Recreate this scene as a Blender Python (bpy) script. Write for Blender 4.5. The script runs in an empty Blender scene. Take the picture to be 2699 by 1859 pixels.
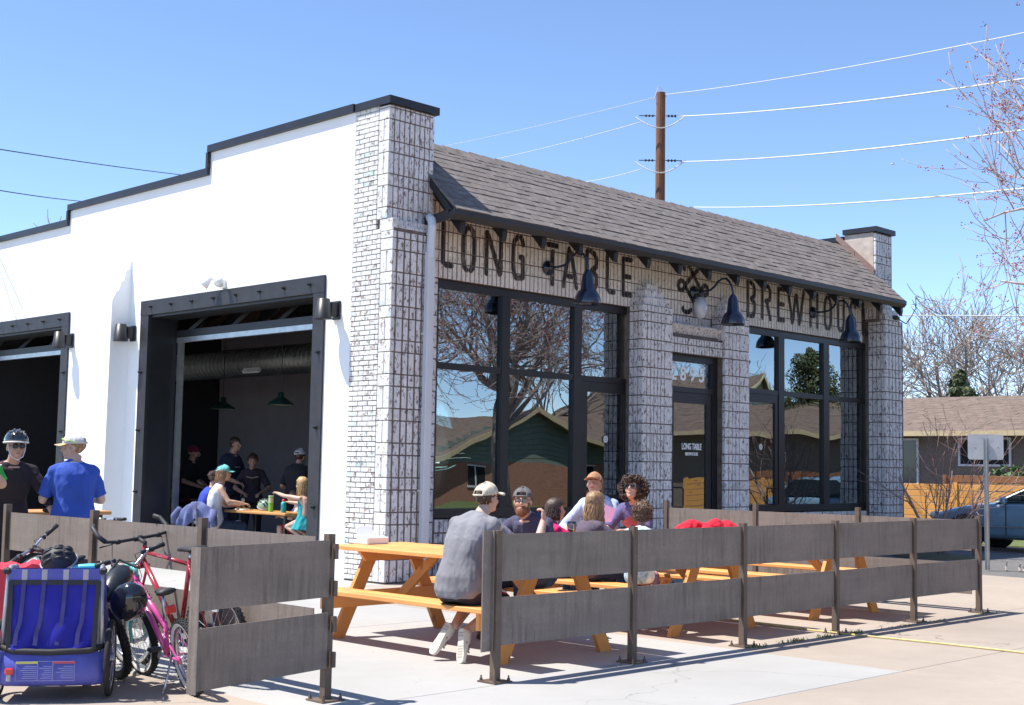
import bpy, bmesh, math, random
from mathutils import Vector, Matrix, noise
random.seed(7)
SC = bpy.context.scene
COL = SC.collection
RAD = math.radians
V = Vector

# ------------------------------------------------------------------ camera
cam = bpy.data.cameras.new('camera')
cam_ob = bpy.data.objects.new('camera', cam)
COL.objects.link(cam_ob)
_yaw, _pit, _rol = 0.7793, 0.0867, 0.0173
_F = V((math.cos(_yaw)*math.cos(_pit), math.sin(_yaw)*math.cos(_pit), math.sin(_pit)))
_R = V((math.sin(_yaw), -math.cos(_yaw), 0))
_U = _R.cross(_F)
_R2 = _R*math.cos(_rol) + _U*math.sin(_rol)
_U2 = -_R*math.sin(_rol) + _U*math.cos(_rol)
M = Matrix((_R2, _U2, -_F)).transposed().to_4x4()
M.translation = V((-8.0655, -15.232, 1.5367))
cam_ob.matrix_world = M
cam.sensor_width = 36
cam.lens = 3500.59/2699*36
cam.clip_end = 4000
cam.clip_start = 0.1
SC.camera = cam_ob

# ------------------------------------------------------------------ sky, sun, exposure
SUN_TO = V((-0.42, 0.375, 1.07)).normalized()
sun_el = math.asin(SUN_TO.z)
sun_az = math.atan2(SUN_TO.x, SUN_TO.y)
world = bpy.data.worlds.new('World')
SC.world = world
world.use_nodes = True
wn = world.node_tree
bg = wn.nodes['Background']
sky = wn.nodes.new('ShaderNodeTexSky')
sky.sky_type = 'NISHITA'
sky.sun_disc = False
sky.sun_elevation = sun_el
sky.sun_rotation = sun_az
sky.altitude = 2600
sky.air_density = 0.82
sky.dust_density = 0.0
sky.ozone_density = 2.8
wn.links.new(sky.outputs[0], bg.inputs[0])
bg.inputs[1].default_value = 0.147
sun = bpy.data.lights.new('sun', 'SUN')
sun.energy = 4.3
sun.angle = RAD(0.53)
sun.color = (1.0, 0.955, 0.88)
sun_ob = bpy.data.objects.new('sun', sun)
COL.objects.link(sun_ob)
sun_ob.rotation_euler = (-SUN_TO).to_track_quat('-Z', 'Y').to_euler()
sun_ob.location = (-20, 20, 60)
SC.view_settings.view_transform = 'Standard'
SC.view_settings.look = 'None'
SC.view_settings.gamma = 1
SC.view_settings.use_curve_mapping = False
SC.view_settings.exposure = 0.95

# ------------------------------------------------------------------ materials
def new_mat(name):
    m = bpy.data.materials.new(name)
    m.use_nodes = True
    return m, m.node_tree, m.node_tree.nodes['Principled BSDF']

def N(nt, t, **kw):
    n = nt.nodes.new(t)
    for k, v in kw.items():
        setattr(n, k, v)
    return n

def coords(nt, scale=(1, 1, 1), rnd=True):
    tc = N(nt, 'ShaderNodeTexCoord')
    mp = N(nt, 'ShaderNodeMapping')
    mp.inputs['Scale'].default_value = scale
    nt.links.new(tc.outputs['Object'], mp.inputs['Vector'])
    if rnd:
        oi = N(nt, 'ShaderNodeObjectInfo')
        mu = N(nt, 'ShaderNodeMath', operation='MULTIPLY')
        mu.inputs[1].default_value = 53.0
        nt.links.new(oi.outputs['Random'], mu.inputs[0])
        cb = N(nt, 'ShaderNodeCombineXYZ')
        for i in range(3):
            nt.links.new(mu.outputs[0], cb.inputs[i])
        nt.links.new(cb.outputs[0], mp.inputs['Location'])
    return mp.outputs['Vector']

def noise_ramp(nt, vec, scale, detail, lo, hi, rough=0.6):
    n = N(nt, 'ShaderNodeTexNoise')
    n.inputs['Scale'].default_value = scale
    n.inputs['Detail'].default_value = detail
    n.inputs['Roughness'].default_value = rough
    nt.links.new(vec, n.inputs['Vector'])
    mr = N(nt, 'ShaderNodeMapRange')
    mr.inputs['From Min'].default_value = lo
    mr.inputs['From Max'].default_value = hi
    nt.links.new(n.outputs['Fac'], mr.inputs['Value'])
    return mr.outputs['Result']

def mix(nt, fac, a, b, blend='MIX'):
    m = N(nt, 'ShaderNodeMix', data_type='RGBA', blend_type=blend)
    if isinstance(fac, (int, float)): m.inputs[0].default_value = fac
    else: nt.links.new(fac, m.inputs[0])
    for s, x in ((6, a), (7, b)):
        if isinstance(x, (tuple, list)): m.inputs[s].default_value = (*x[:3], 1)
        else: nt.links.new(x, m.inputs[s])
    return m.outputs[2]

def bump(nt, bsdf, h, strength=0.3, dist=0.01):
    b = N(nt, 'ShaderNodeBump')
    b.inputs['Strength'].default_value = strength
    b.inputs['Distance'].default_value = dist
    nt.links.new(h, b.inputs['Height'])
    nt.links.new(b.outputs[0], bsdf.inputs['Normal'])

def simple(name, col, rough=0.6, metal=0.0, var=0.15, scale=8.0, stretch=(1, 1, 1), bmp=0.0, bscale=60, tint=None, coat=0.0):
    """base colour with a soft noise between a darker and a lighter tone, optional fine relief"""
    m, nt, b = new_mat(name)
    vec = coords(nt, stretch)
    f = noise_ramp(nt, vec, scale, 5, 0.3, 0.7)
    d = tuple(c*(1-var) for c in col)
    l = tuple(min(1, c*(1+var)) for c in (tint or col))
    nt.links.new(mix(nt, f, d, l), b.inputs['Base Color'])
    b.inputs['Roughness'].default_value = rough
    b.inputs['Metallic'].default_value = metal
    b.inputs['Coat Weight'].default_value = coat
    if bmp:
        h = noise_ramp(nt, vec, bscale, 4, 0, 1)
        bump(nt, b, h, bmp, 0.006)
    return m

def flaky(name, paint, under, amount, scale=18, stretch=(1, 1, 0.35), tones=None, rough=0.55):
    """old paint flaking off brick: amount 0..1 = how much is bare"""
    m, nt, b = new_mat(name)
    vec = coords(nt, stretch)
    vec2 = coords(nt, (1, 1, 1))
    c = 0.62 - amount*0.34
    f = noise_ramp(nt, vec, scale, 8, c-0.02, c+0.05, 0.72)
    big = noise_ramp(nt, vec2, 1.7, 2, 0.35, 0.65)
    tone = mix(nt, big, tuple(x*0.86 for x in paint), paint)
    if tones:
        t = noise_ramp(nt, vec2, 0.9, 1, 0.60, 0.66)
        tone = mix(nt, t, tone, tones)
    grime = noise_ramp(nt, vec, 45, 6, 0.45, 0.75)
    tone = mix(nt, grime, tone, tuple(x*0.62 for x in paint))
    patch = noise_ramp(nt, vec2, 5.5, 1, 0.42, 0.62)
    tone = mix(nt, patch, tuple(x*0.80 for x in paint), tone)
    wear = noise_ramp(nt, vec2, 1.1, 3, 0.60, 0.72)
    tone = mix(nt, wear, tone, tuple(0.5*x+0.5*y for x, y in zip(paint, under)))
    un = mix(nt, big, under, tuple(x*1.9 for x in under))
    nt.links.new(mix(nt, f, tone, un), b.inputs['Base Color'])
    b.inputs['Roughness'].default_value = rough
    inv = N(nt, 'ShaderNodeMath', operation='SUBTRACT')
    inv.inputs[0].default_value = 1
    nt.links.new(f, inv.inputs[1])
    bump(nt, b, inv.outputs[0], 0.5, 0.003)
    return m

def concrete(name, col, stain, rough=0.85):
    m, nt, b = new_mat(name)
    tc = N(nt, 'ShaderNodeTexCoord')
    vec = tc.outputs['Object']
    f1 = noise_ramp(nt, vec, 0.7, 5, 0.3, 0.7)
    f2 = noise_ramp(nt, vec, 5, 7, 0.35, 0.75, 0.7)
    f3 = noise_ramp(nt, vec, 60, 3, 0.62, 0.72)
    f4 = noise_ramp(nt, vec, 14, 2, 0.72, 0.76)
    c = mix(nt, f1, tuple(x*0.9 for x in col), col)
    c = mix(nt, f2, c, stain)
    c = mix(nt, f3, c, tuple(x*0.75 for x in col))
    c = mix(nt, f4, c, tuple(x*0.45 for x in col))
    # hairline cracks: warped cell edges, broken up by noise
    wv = N(nt, 'ShaderNodeTexNoise'); wv.inputs['Scale'].default_value = 1.3; wv.inputs['Detail'].default_value = 5
    nt.links.new(vec, wv.inputs['Vector'])
    av = N(nt, 'ShaderNodeVectorMath', operation='MULTIPLY_ADD'); av.inputs[1].default_value = (0.9, 0.9, 0.9)
    nt.links.new(wv.outputs['Color'], av.inputs[0]); nt.links.new(vec, av.inputs[2])
    vo = N(nt, 'ShaderNodeTexVoronoi', feature='DISTANCE_TO_EDGE'); vo.inputs['Scale'].default_value = 0.42
    nt.links.new(av.outputs[0], vo.inputs['Vector'])
    cm = N(nt, 'ShaderNodeMapRange'); cm.inputs['From Min'].default_value = 0.0015; cm.inputs['From Max'].default_value = 0.004; cm.inputs['To Min'].default_value = 1; cm.inputs['To Max'].default_value = 0
    nt.links.new(vo.outputs['Distance'], cm.inputs['Value'])
    bk = noise_ramp(nt, vec, 0.35, 2, 0.52, 0.60)
    ml = N(nt, 'ShaderNodeMath', operation='MULTIPLY'); nt.links.new(cm.outputs['Result'], ml.inputs[0]); nt.links.new(bk, ml.inputs[1])
    c = mix(nt, ml.outputs[0], c, tuple(x*0.40 for x in col))
    big = noise_ramp(nt, vec, 0.28, 4, 0.45, 0.75)
    c = mix(nt, big, c, tuple(x*0.86 for x in stain))
    nt.links.new(c, b.inputs['Base Color'])
    b.inputs['Roughness'].default_value = rough
    h = noise_ramp(nt, vec, 140, 4, 0, 1)
    bump(nt, b, h, 0.25, 0.004)
    return m

def wood(name, base, dark, axis, ring=9.0):
    """sawn softwood with grain along the given axis and scattered knots"""
    m, nt, b = new_mat(name)
    st = [14, 14, 14]; st[axis] = 0.9
    vec = coords(nt, tuple(st))
    vec2 = coords(nt, (1, 1, 1))
    g = noise_ramp(nt, vec, 1.6, 6, 0.3, 0.72, 0.65)
    kst = [7, 7, 7]; kst[axis] = 3.0
    kv = coords(nt, tuple(kst))
    vo = N(nt, 'ShaderNodeTexVoronoi')
    vo.inputs['Scale'].default_value = 1.0
    nt.links.new(kv, vo.inputs['Vector'])
    mr = N(nt, 'ShaderNodeMapRange')
    mr.inputs['From Min'].default_value = 0.10
    mr.inputs['From Max'].default_value = 0.19
    mr.inputs['To Min'].default_value = 1
    mr.inputs['To Max'].default_value = 0
    nt.links.new(vo.outputs['Distance'], mr.inputs['Value'])
    t = noise_ramp(nt, vec2, 1.3, 2, 0.3, 0.7)
    c = mix(nt, g, base, tuple(0.6*x+0.4*y for x, y in zip(base, dark)))
    c = mix(nt, t, c, tuple(x*1.12 for x in base), 'MIX')
    c = mix(nt, mr.outputs['Result'], c, dark)
    nt.links.new(c, b.inputs['Base Color'])
    b.inputs['Roughness'].default_value = 0.5
    bump(nt, b, g, 0.25, 0.002)
    return m

def steel_board(name, col, rust):
    """mill-scale steel plate with vertical water streaks, roller marks and rust stains"""
    m, nt, b = new_mat(name)
    vec = coords(nt, (1, 1, 1))
    streak = coords(nt, (26, 26, 2.2))
    lay = coords(nt, (1.2, 1.2, 9))
    f1 = noise_ramp(nt, streak, 1.0, 5, 0.42, 0.70, 0.7)
    gate = noise_ramp(nt, vec, 2.2, 3, 0.38, 0.6)
    mul = N(nt, 'ShaderNodeMath', operation='MULTIPLY')
    nt.links.new(f1, mul.inputs[0]); nt.links.new(gate, mul.inputs[1])
    f2 = noise_ramp(nt, lay, 1.0, 4, 0.3, 0.7)
    f3 = noise_ramp(nt, vec, 5, 6, 0.68, 0.80, 0.7)
    f4 = noise_ramp(nt, vec, 70, 3, 0.35, 0.8)
    c = mix(nt, f2, tuple(x*0.84 for x in col), tuple(x*1.18 for x in col))
    c = mix(nt, f4, c, tuple(x*0.8 for x in col))
    c = mix(nt, mul.outputs[0], c, tuple(x*0.48 for x in col))
    c = mix(nt, f3, c, rust)
    nt.links.new(c, b.inputs['Base Color'])
    b.inputs['Roughness'].default_value = 0.62
    b.inputs['Metallic'].default_value = 0.15
    return m

def glass_mat(name, refl, tint, warp):
    m, nt, b = new_mat(name)
    nt.nodes.remove(b)
    out = nt.nodes['Material Output']
    tr = N(nt, 'ShaderNodeBsdfTransparent'); tr.inputs[0].default_value = (*tint, 1)
    gl = N(nt, 'ShaderNodeBsdfGlossy'); gl.inputs['Roughness'].default_value = 0.0
    gl.inputs[0].default_value = (0.90, 0.97, 1.0, 1)
    fr = N(nt, 'ShaderNodeFresnel'); fr.inputs[0].default_value = 1.55
    ad = N(nt, 'ShaderNodeMath', operation='ADD', use_clamp=True); ad.inputs[1].default_value = refl
    nt.links.new(fr.outputs[0], ad.inputs[0])
    mx = N(nt, 'ShaderNodeMixShader')
    nt.links.new(ad.outputs[0], mx.inputs[0])
    nt.links.new(tr.outputs[0], mx.inputs[1]); nt.links.new(gl.outputs[0], mx.inputs[2])
    nt.links.new(mx.outputs[0], out.inputs[0])
    if warp:
        vec = coords(nt, (1, 1, 1))
        n = N(nt, 'ShaderNodeTexNoise'); n.inputs['Scale'].default_value = 0.75; n.inputs['Detail'].default_value = 0.4
        nt.links.new(vec, n.inputs['Vector'])
        bp = N(nt, 'ShaderNodeBump'); bp.inputs['Strength'].default_value = 1.0; bp.inputs['Distance'].default_value = warp
        nt.links.new(n.outputs['Fac'], bp.inputs['Height'])
        nt.links.new(bp.outputs[0], gl.inputs['Normal'])
    return m

def flat(name, col, rough=0.5, metal=0.0, emit=None):
    m, nt, b = new_mat(name)
    b.inputs['Base Color'].default_value = (*col, 1)
    b.inputs['Roughness'].default_value = rough
    b.inputs['Metallic'].default_value = metal
    return m

_mc = {}
def MT(key, fn, *a, **k):
    if key not in _mc:
        _mc[key] = fn(key, *a, **k)
    return _mc[key]

# ------------------------------------------------------------------ mesh builder
class MB:
    def __init__(s):
        s.v = []; s.f = []; s.mi = []
    def add(s, vs, fs, mi=0):
        o = len(s.v)
        s.v += [tuple(v) for v in vs]
        s.f += [tuple(i+o for i in f) for f in fs]
        s.mi += [mi]*len(fs)
        return s
    def box(s, c, d, mi=0, rot=None, top=1.0):
        x, y, z = d[0]/2, d[1]/2, d[2]/2
        vs = [V((-x, -y, -z)), V((x, -y, -z)), V((x, y, -z)), V((-x, y, -z)),
              V((-x*top, -y*top, z)), V((x*top, -y*top, z)), V((x*top, y*top, z)), V((-x*top, y*top, z))]
        if rot is not None: vs = [rot @ v for v in vs]
        vs = [v+V(c) for v in vs]
        return s.add(vs, [(3, 2, 1, 0), (4, 5, 6, 7), (0, 1, 5, 4), (1, 2, 6, 5), (2, 3, 7, 6), (3, 0, 4, 7)], mi)
    def bb(s, a, b, mi=0):
        c = [(p+q)/2 for p, q in zip(a, b)]
        return s.box(c, [abs(q-p) for p, q in zip(a, b)], mi)
    def rbox(s, c, d, r, mi=0, rot=None):
        """box with chamfered edges all round"""
        x, y, z = d[0]/2, d[1]/2, d[2]/2
        bm = bmesh.new()
        bmesh.ops.create_cube(bm, size=1)
        for v in bm.verts: v.co = V((v.co.x*d[0], v.co.y*d[1], v.co.z*d[2]))
        bmesh.ops.bevel(bm, geom=list(bm.edges), offset=r, segments=1, affect='EDGES')
        vs = [v.co.copy() for v in bm.verts]
        if rot is not None: vs = [rot @ v for v in vs]
        vs = [v+V(c) for v in vs]
        fs = [tuple(v.index for v in f.verts) for f in bm.faces]
        bm.free()
        return s.add(vs, fs, mi)
    def bar(s, p, q, w, h, mi=0, up=(0, 0, 1)):
        p, q, up = V(p), V(q), V(up)
        d = (q-p).normalized()
        a = d.cross(up)
        if a.length < 1e-4: a = d.cross(V((0, 1, 0)))
        a.normalize(); b = a.cross(d).normalized()
        vs = []
        for e in (p, q):
            for i, j in ((-1, -1), (1, -1), (1, 1), (-1, 1)):
                vs.append(e+a*(i*w/2)+b*(j*h/2))
        return s.add(vs, [(3, 2, 1, 0), (4, 5, 6, 7), (0, 1, 5, 4), (1, 2, 6, 5), (2, 3, 7, 6), (3, 0, 4, 7)], mi)
    def tube(s, pts, r, n=8, mi=0, closed=False, flatz=1.0):
        pts = [V(p) for p in pts]
        k = len(pts)
        rs = r if isinstance(r, (list, tuple)) else [r]*k
        o = []
        prev = None
        for i, p in enumerate(pts):
            if closed: t = pts[(i+1) % k]-pts[i-1]
            else: t = pts[min(i+1, k-1)]-pts[max(i-1, 0)]
            t.normalize()
            if prev is None:
                a = t.cross(V((0, 0, 1)))
                if a.length < 1e-3: a = t.cross(V((0, 1, 0)))
            else:
                a = prev-t*prev.dot(t)
                if a.length < 1e-4: a = t.cross(V((0, 0, 1)))
            a.normalize(); prev = a
            b = t.cross(a)
            for j in range(n):
                u = 2*math.pi*j/n
                o.append(p+(a*math.cos(u)+b*math.sin(u)*flatz)*rs[i])
        fs = []
        for i in range(k if closed else k-1):
            for j in range(n):
                i2 = (i+1) % k
                fs.append((i*n+j, i*n+(j+1) % n, i2*n+(j+1) % n, i2*n+j))
        if not closed:
            fs.append(tuple(range(n-1, -1, -1)))
            fs.append(tuple((k-1)*n+j for j in range(n)))
        return s.add(o, fs, mi)
    def lathe(s, prof, c=(0, 0, 0), n=20, mi=0, mat=None, cap=True):
        """prof: list of (radius, height) around local z"""
        o = []
        for (r, z) in prof:
            for j in range(n):
                u = 2*math.pi*j/n
                p = V((r*math.cos(u), r*math.sin(u), z))
                if mat is not None: p = mat @ p
                o.append(p+V(c))
        fs = []
        k = len(prof)
        for i in range(k-1):
            for j in range(n):
                fs.append((i*n+j, i*n+(j+1) % n, (i+1)*n+(j+1) % n, (i+1)*n+j))
        if cap:
            fs.append(tuple(range(n-1, -1, -1)))
            fs.append(tuple((k-1)*n+j for j in range(n)))
        return s.add(o, fs, mi)
    def ell(s, c, r, mi=0, mat=None, seg=16, ring=10, fn=None):
        o = []
        for i in range(1, ring):
            th = math.pi*i/ring
            for j in range(seg):
                u = 2*math.pi*j/seg
                o.append(V((math.sin(th)*math.cos(u), math.sin(th)*math.sin(u), math.cos(th))))
        o += [V((0, 0, 1)), V((0, 0, -1))]
        out = []
        for p in o:
            q = V((p.x*r[0], p.y*r[1], p.z*r[2]))
            if fn: q = fn(p, q)
            if mat is not None: q = mat @ q
            out.append(q+V(c))
        fs = []
        for i in range(ring-2):
            for j in range(seg):
                fs.append((i*seg+j, (i+1)*seg+j, (i+1)*seg+(j+1) % seg, i*seg+(j+1) % seg))
        t, bt = len(o)-2, len(o)-1
        for j in range(seg):
            fs.append((t, j, (j+1) % seg))
            k = (ring-2)*seg
            fs.append((bt, k+(j+1) % seg, k+j))
        return s.add(out, fs, mi)
    def prism(s, poly, fr, to, mi=0):
        """poly: 3-D points of one face; extruded from offset vector fr to offset vector to"""
        n = len(poly); fr = V(fr); to = V(to)
        vs = [V(p)+fr for p in poly]+[V(p)+to for p in poly]
        fs = [tuple(range(n-1, -1, -1)), tuple(range(n, 2*n))]
        for i in range(n):
            fs.append((i, (i+1) % n, n+(i+1) % n, n+i))
        return s.add(vs, fs, mi)
    def quad(s, a, b, c, d, mi=0):
        return s.add([a, b, c, d], [(0, 1, 2, 3)], mi)
    def loft(s, rings, mi=0, cap=True):
        n = len(rings[0]); o = []
        for r in rings: o += list(r)
        fs = []
        for i in range(len(rings)-1):
            for j in range(n):
                fs.append((i*n+j, i*n+(j+1) % n, (i+1)*n+(j+1) % n, (i+1)*n+j))
        if cap:
            fs.append(tuple(range(n-1, -1, -1)))
            fs.append(tuple((len(rings)-1)*n+j for j in range(n)))
        return s.add(o, fs, mi)
    def xf(s, m):
        s.v = [tuple(m @ V(v)) for v in s.v]
        return s
    def mesh(s, name, mats, smooth=False):
        me = bpy.data.meshes.new(name)
        me.from_pydata(s.v, [], s.f)
        for m in mats: me.materials.append(m)
        if len(mats) > 1: me.polygons.foreach_set('material_index', s.mi)
        if smooth: me.polygons.foreach_set('use_smooth', [True]*len(s.f))
        bm = bmesh.new(); bm.from_mesh(me)
        bmesh.ops.recalc_face_normals(bm, faces=bm.faces)
        bm.to_mesh(me); bm.free()
        return me

WM = {}
def link(o, parent=None, m=None):
    COL.objects.link(o)
    if m is None: m = Matrix.Identity(4)
    o.matrix_basis = m
    if parent is not None:
        o.parent = parent
        WM[o.name] = WM[parent.name] @ m
    else:
        WM[o.name] = m.copy()
    return o

def tag(o, label=None, cat=None, group=None, kind=None):
    if label: o['label'] = label
    if cat: o['category'] = cat
    if group: o['group'] = group
    if kind: o['kind'] = kind
    return o

def thing(name, label, cat, loc=(0, 0, 0), rz=0.0, group=None, kind=None):
    o = bpy.data.objects.new(name, None)
    o.empty_display_size = 0.1
    link(o, None, Matrix.Translation(V(loc)) @ Matrix.Rotation(rz, 4, 'Z'))
    return tag(o, label, cat, group, kind)

def obj(name, mb, mats, parent=None, smooth=False, world=True, label=None, kind=None, cat=None, group=None, loc=None):
    """one mesh object; with world=True the builder's points are world points"""
    if not isinstance(mats, (list, tuple)): mats = [mats]
    if isinstance(mb, MB):
        if parent is not None and world:
            inv = WM[parent.name].inverted()
            mb.v = [tuple(inv @ V(v)) for v in mb.v]
            if loc is None and parent is not None:
                pass
        me = mb.mesh(name, mats, smooth)
    else:
        me = mb
    o = bpy.data.objects.new(name, me)
    link(o, parent, Matrix.Translation(V(loc)) if loc is not None else None)
    return tag(o, label, cat, group, kind)

def inst(name, me, parent, loc, rot=None):
    """a piece that shares its mesh; loc is a world point"""
    o = bpy.data.objects.new(name, me)
    m = Matrix.Translation(WM[parent.name].inverted() @ V(loc))
    if rot is not None: m = m @ rot
    return link(o, parent, m)

def copy_tree(o, parent=None, m=None):
    c = o.copy()
    COL.objects.link(c)
    if parent is None:
        c.matrix_basis = m; WM[c.name] = m.copy()
    else:
        c.parent = parent
        WM[c.name] = WM[parent.name] @ o.matrix_basis
    for ch in KIDS.get(o.name) or [x for x in bpy.data.objects if x.parent == o]:
        copy_tree(ch, c)
    return c
KIDS = {}

def smooth_obj(o, ang=40):
    o.data.polygons.foreach_set('use_smooth', [True]*len(o.data.polygons))
    bm = bmesh.new(); bm.from_mesh(o.data)
    for e in bm.edges:
        if len(e.link_faces) == 2 and e.calc_face_angle(0) > RAD(ang): e.smooth = False
    bm.to_mesh(o.data); bm.free()
    return o

def voxel(mb, name, mats, parent, size, iters=4, fac=0.5, fn=None, world=False, label=None):
    """fuse closed shapes into one continuous skin"""
    if world and parent is not None:
        inv = WM[parent.name].inverted()
        mb.v = [tuple(inv @ V(v)) for v in mb.v]
    me = mb.mesh('tmp', [mats[0]], True)
    t = bpy.data.objects.new('tmp', me)
    COL.objects.link(t)
    r = t.modifiers.new('r', 'REMESH'); r.mode = 'VOXEL'; r.voxel_size = size; r.use_smooth_shade = True
    if iters:
        sm = t.modifiers.new('s', 'SMOOTH'); sm.iterations = iters; sm.factor = fac
    dg = bpy.context.evaluated_depsgraph_get()
    dg.update()
    ev = t.evaluated_get(dg)
    out = bpy.data.meshes.new_from_object(ev)
    bpy.data.objects.remove(t); bpy.data.meshes.remove(me)
    out.name = name
    out.materials.clear()
    for m in mats: out.materials.append(m)
    if fn:
        nv = [v.normal.copy() for v in out.vertices]
        for v, nn in zip(out.vertices, nv):
            v.co = fn(v.co.copy(), nn)
    out.polygons.foreach_set('use_smooth', [True]*len(out.polygons))
    o = bpy.data.objects.new(name, out)
    link(o, parent)
    if label: o['label'] = label
    return o
# ------------------------------------------------------------------ shared materials
M_STUCCO = simple('white_stucco', (0.86, 0.86, 0.85), 0.9, var=0.03, scale=1.2, bmp=0.15, bscale=45)
M_CONC_W = concrete('new_concrete', (0.41, 0.40, 0.385), (0.36, 0.35, 0.335))
M_CONC_T = concrete('old_concrete', (0.40, 0.335, 0.275), (0.335, 0.28, 0.235))
M_ASPH = concrete('asphalt', (0.17, 0.165, 0.16), (0.12, 0.115, 0.11), 0.9)
M_EARTH = concrete('earth', (0.16, 0.13, 0.085), (0.10, 0.10, 0.05), 0.95)
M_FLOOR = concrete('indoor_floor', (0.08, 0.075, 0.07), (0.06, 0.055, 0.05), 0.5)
M_BLACK = simple('black_metal', (0.022, 0.022, 0.026), 0.42, 0.2, var=0.2, scale=3)
M_STEELDK = simple('dark_steel', (0.036, 0.034, 0.038), 0.5, 0.3, var=0.25, scale=4, bmp=0.08, bscale=30)
M_FRAME = simple('window_frame_metal', (0.020, 0.017, 0.020), 0.38, 0.1, var=0.15, scale=3)
M_MORTAR = simple('mortar', (0.165, 0.125, 0.105), 0.95, var=0.35, scale=9, bmp=0.4, bscale=80)
M_TILE = flaky('flaking_white_tile', (0.86, 0.83, 0.83), (0.12, 0.08, 0.075), 0.20, 26, (1, 1, 0.45))
M_TILE_B = flaky('sign_band_tile', (0.90, 0.83, 0.75), (0.22, 0.16, 0.12), 0.12, 34, (1, 1, 0.4))
M_BRICK = flaky('painted_brick', (0.80, 0.79, 0.77), (0.20, 0.15, 0.12), 0.16, 11, (1, 1, 1), tones=(0.44, 0.60, 0.58))
M_PAINT = flaky('faded_sign_paint', (0.026, 0.016, 0.017), (0.13, 0.10, 0.09), 0.16, 14, (1, 1, 0.4))
M_GUTTER = simple('dark_gutter', (0.030, 0.026, 0.028), 0.45, 0.1, var=0.2, scale=2)
M_SPOUT = simple('white_downspout', (0.62, 0.63, 0.66), 0.4, var=0.05, scale=2)
M_SHING = simple('asphalt_shingle', (0.165, 0.138, 0.125), 0.95, var=0.25, scale=5, bmp=0.5, bscale=120, tint=(0.19, 0.165, 0.155))
M_GLASS = [glass_mat('window_glass', 0.25, (0.70, 0.80, 0.76), 0.014), glass_mat('door_glass', 0.24, (0.72, 0.80, 0.75), 0.009)]
M_SILVER = simple('galvanised_steel', (0.46, 0.47, 0.48), 0.35, 0.8, var=0.15, scale=6)
M_WHITE = flat('white_print', (0.80, 0.80, 0.80), 0.6)

# ------------------------------------------------------------------ ground
g = MB(); g.quad((-900, -900, -0.06), (900, -900, -0.06), (900, 900, -0.06), (-900, 900, -0.06))
tag(obj('ground', g, M_EARTH), kind='structure')
g = MB()
g.bb((12.07, -30, -0.055), (60, -2.2, -0.018)); g.bb((17.6, -2.2, -0.055), (60, 60, -0.018)); g.bb((-60, -60, -0.055), (60, -30.0, -0.018))
tag(obj('road', g, M_ASPH), kind='structure')
pave = thing('pavement', None, None, (0, -8, 0), kind='structure')
xs = [-22, -14, -9.0, -5.6, -2.96, 1.655, 4.85, 8.3, 12.05]
ys = [-30, -24, -17.5, -13.6, -10.0, -8.44, -5.19, -1.80]
def slab(x0, x1, y0, y1, m):
    s = MB(); s.rbox(((x0+x1)/2, (y0+y1)/2, -0.024), (x1-x0-0.009, y1-y0-0.009, 0.048), 0.004)
    obj('slab', s, m, pave)
for i in range(len(xs)-1):
    for j in range(len(ys)-1):
        white = xs[i] >= -3 and xs[i+1] <= 1.7 and ys[j] >= -10.01
        slab(xs[i], xs[i+1], ys[j], ys[j+1], M_CONC_W if white else M_CONC_T)
for x0, x1 in ((-22, -14), (-14, -9), (-9, -5.6), (-5.6, -2.96), (-2.96, 3.3)):
    for y0, y1 in ((-1.80, 1.8), (1.8, 5.4), (5.4, 9.5), (9.5, 16)):
        slab(x0, x1, y0, y1, M_CONC_W)
# weeds in the joint along the fence, outside
wd = MB()
for k in range(330):
    cx = random.choice([1.95, 2.45, 2.6, 3.05, 3.5, 3.62, 4.6, 5.2, 6.45])
    cx += random.gauss(0, 0.07 if cx < 4 else 0.2)
    cy = -8.45 + random.gauss(0, 0.022)
    h = random.uniform(0.008, 0.035) if cx < 4.2 else random.uniform(0.004, 0.016)
    a = random.uniform(0, 6.28); w = random.uniform(0.004, 0.010)
    d = V((math.cos(a), math.sin(a), 0)); e = V((-d.y, d.x, 0))*w
    p = V((cx, cy, 0.0)); q = p+d*random.uniform(0.01, 0.045)+V((0, 0, h))
    wd.add([p-e, p+e, q+e*0.4, q-e*0.4], [(0, 1, 2, 3)])
tag(obj('weeds', wd, simple('weed_leaf', (0.24, 0.23, 0.09), 0.7, var=0.45, scale=40)), kind='stuff')

# ------------------------------------------------------------------ the brew pub
B = thing('corner_building', 'white single storey corner building with flaking brick front, sign lettering and open garage bays', 'building', (10, 4, 0))
def bp(name, mb, m, parent=None, **k): return obj(name, mb, m, parent or B, **k)

# stucco side wall with two bays (thickness towards +x)
w = MB()
X0, X1 = 3.2, 3.66
w.bb((X0, -1.0, 0), (X1, -0.43, 6.40))
w.bb((X0, -0.43, 4.12), (X1, 2.65, 6.40))
w.bb((X0, 2.65, 4.12), (X1, 4.53, 6.04))
w.bb((X0, 4.53, 0), (X1, 7.03, 6.04))
w.bb((X0, 7.03, 4.12), (X1, 7.22, 6.04))
w.bb((X0, 7.22, 4.12), (X1, 12.1, 5.77))
w.bb((X0, 12.1, 0), (X1, 15.5, 5.77))
bp('side_wall', w, M_STUCCO)
# buttress: sloped weathered top
bt = MB()
y0, y1 = 4.93, 5.30
prof = [(3.2, 0.0), (2.84, 0.0), (2.86, 4.20), (2.93, 4.36), (2.97, 4.38), (3.02, 4.54), (3.06, 4.56), (3.10, 4.74), (3.15, 4.76), (3.2, 4.98)]
bt.prism([(x, y0, z) for x, z in prof], (0, 0, 0), (0, y1-y0, 0))
bp('buttress', bt, M_STUCCO)
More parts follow.
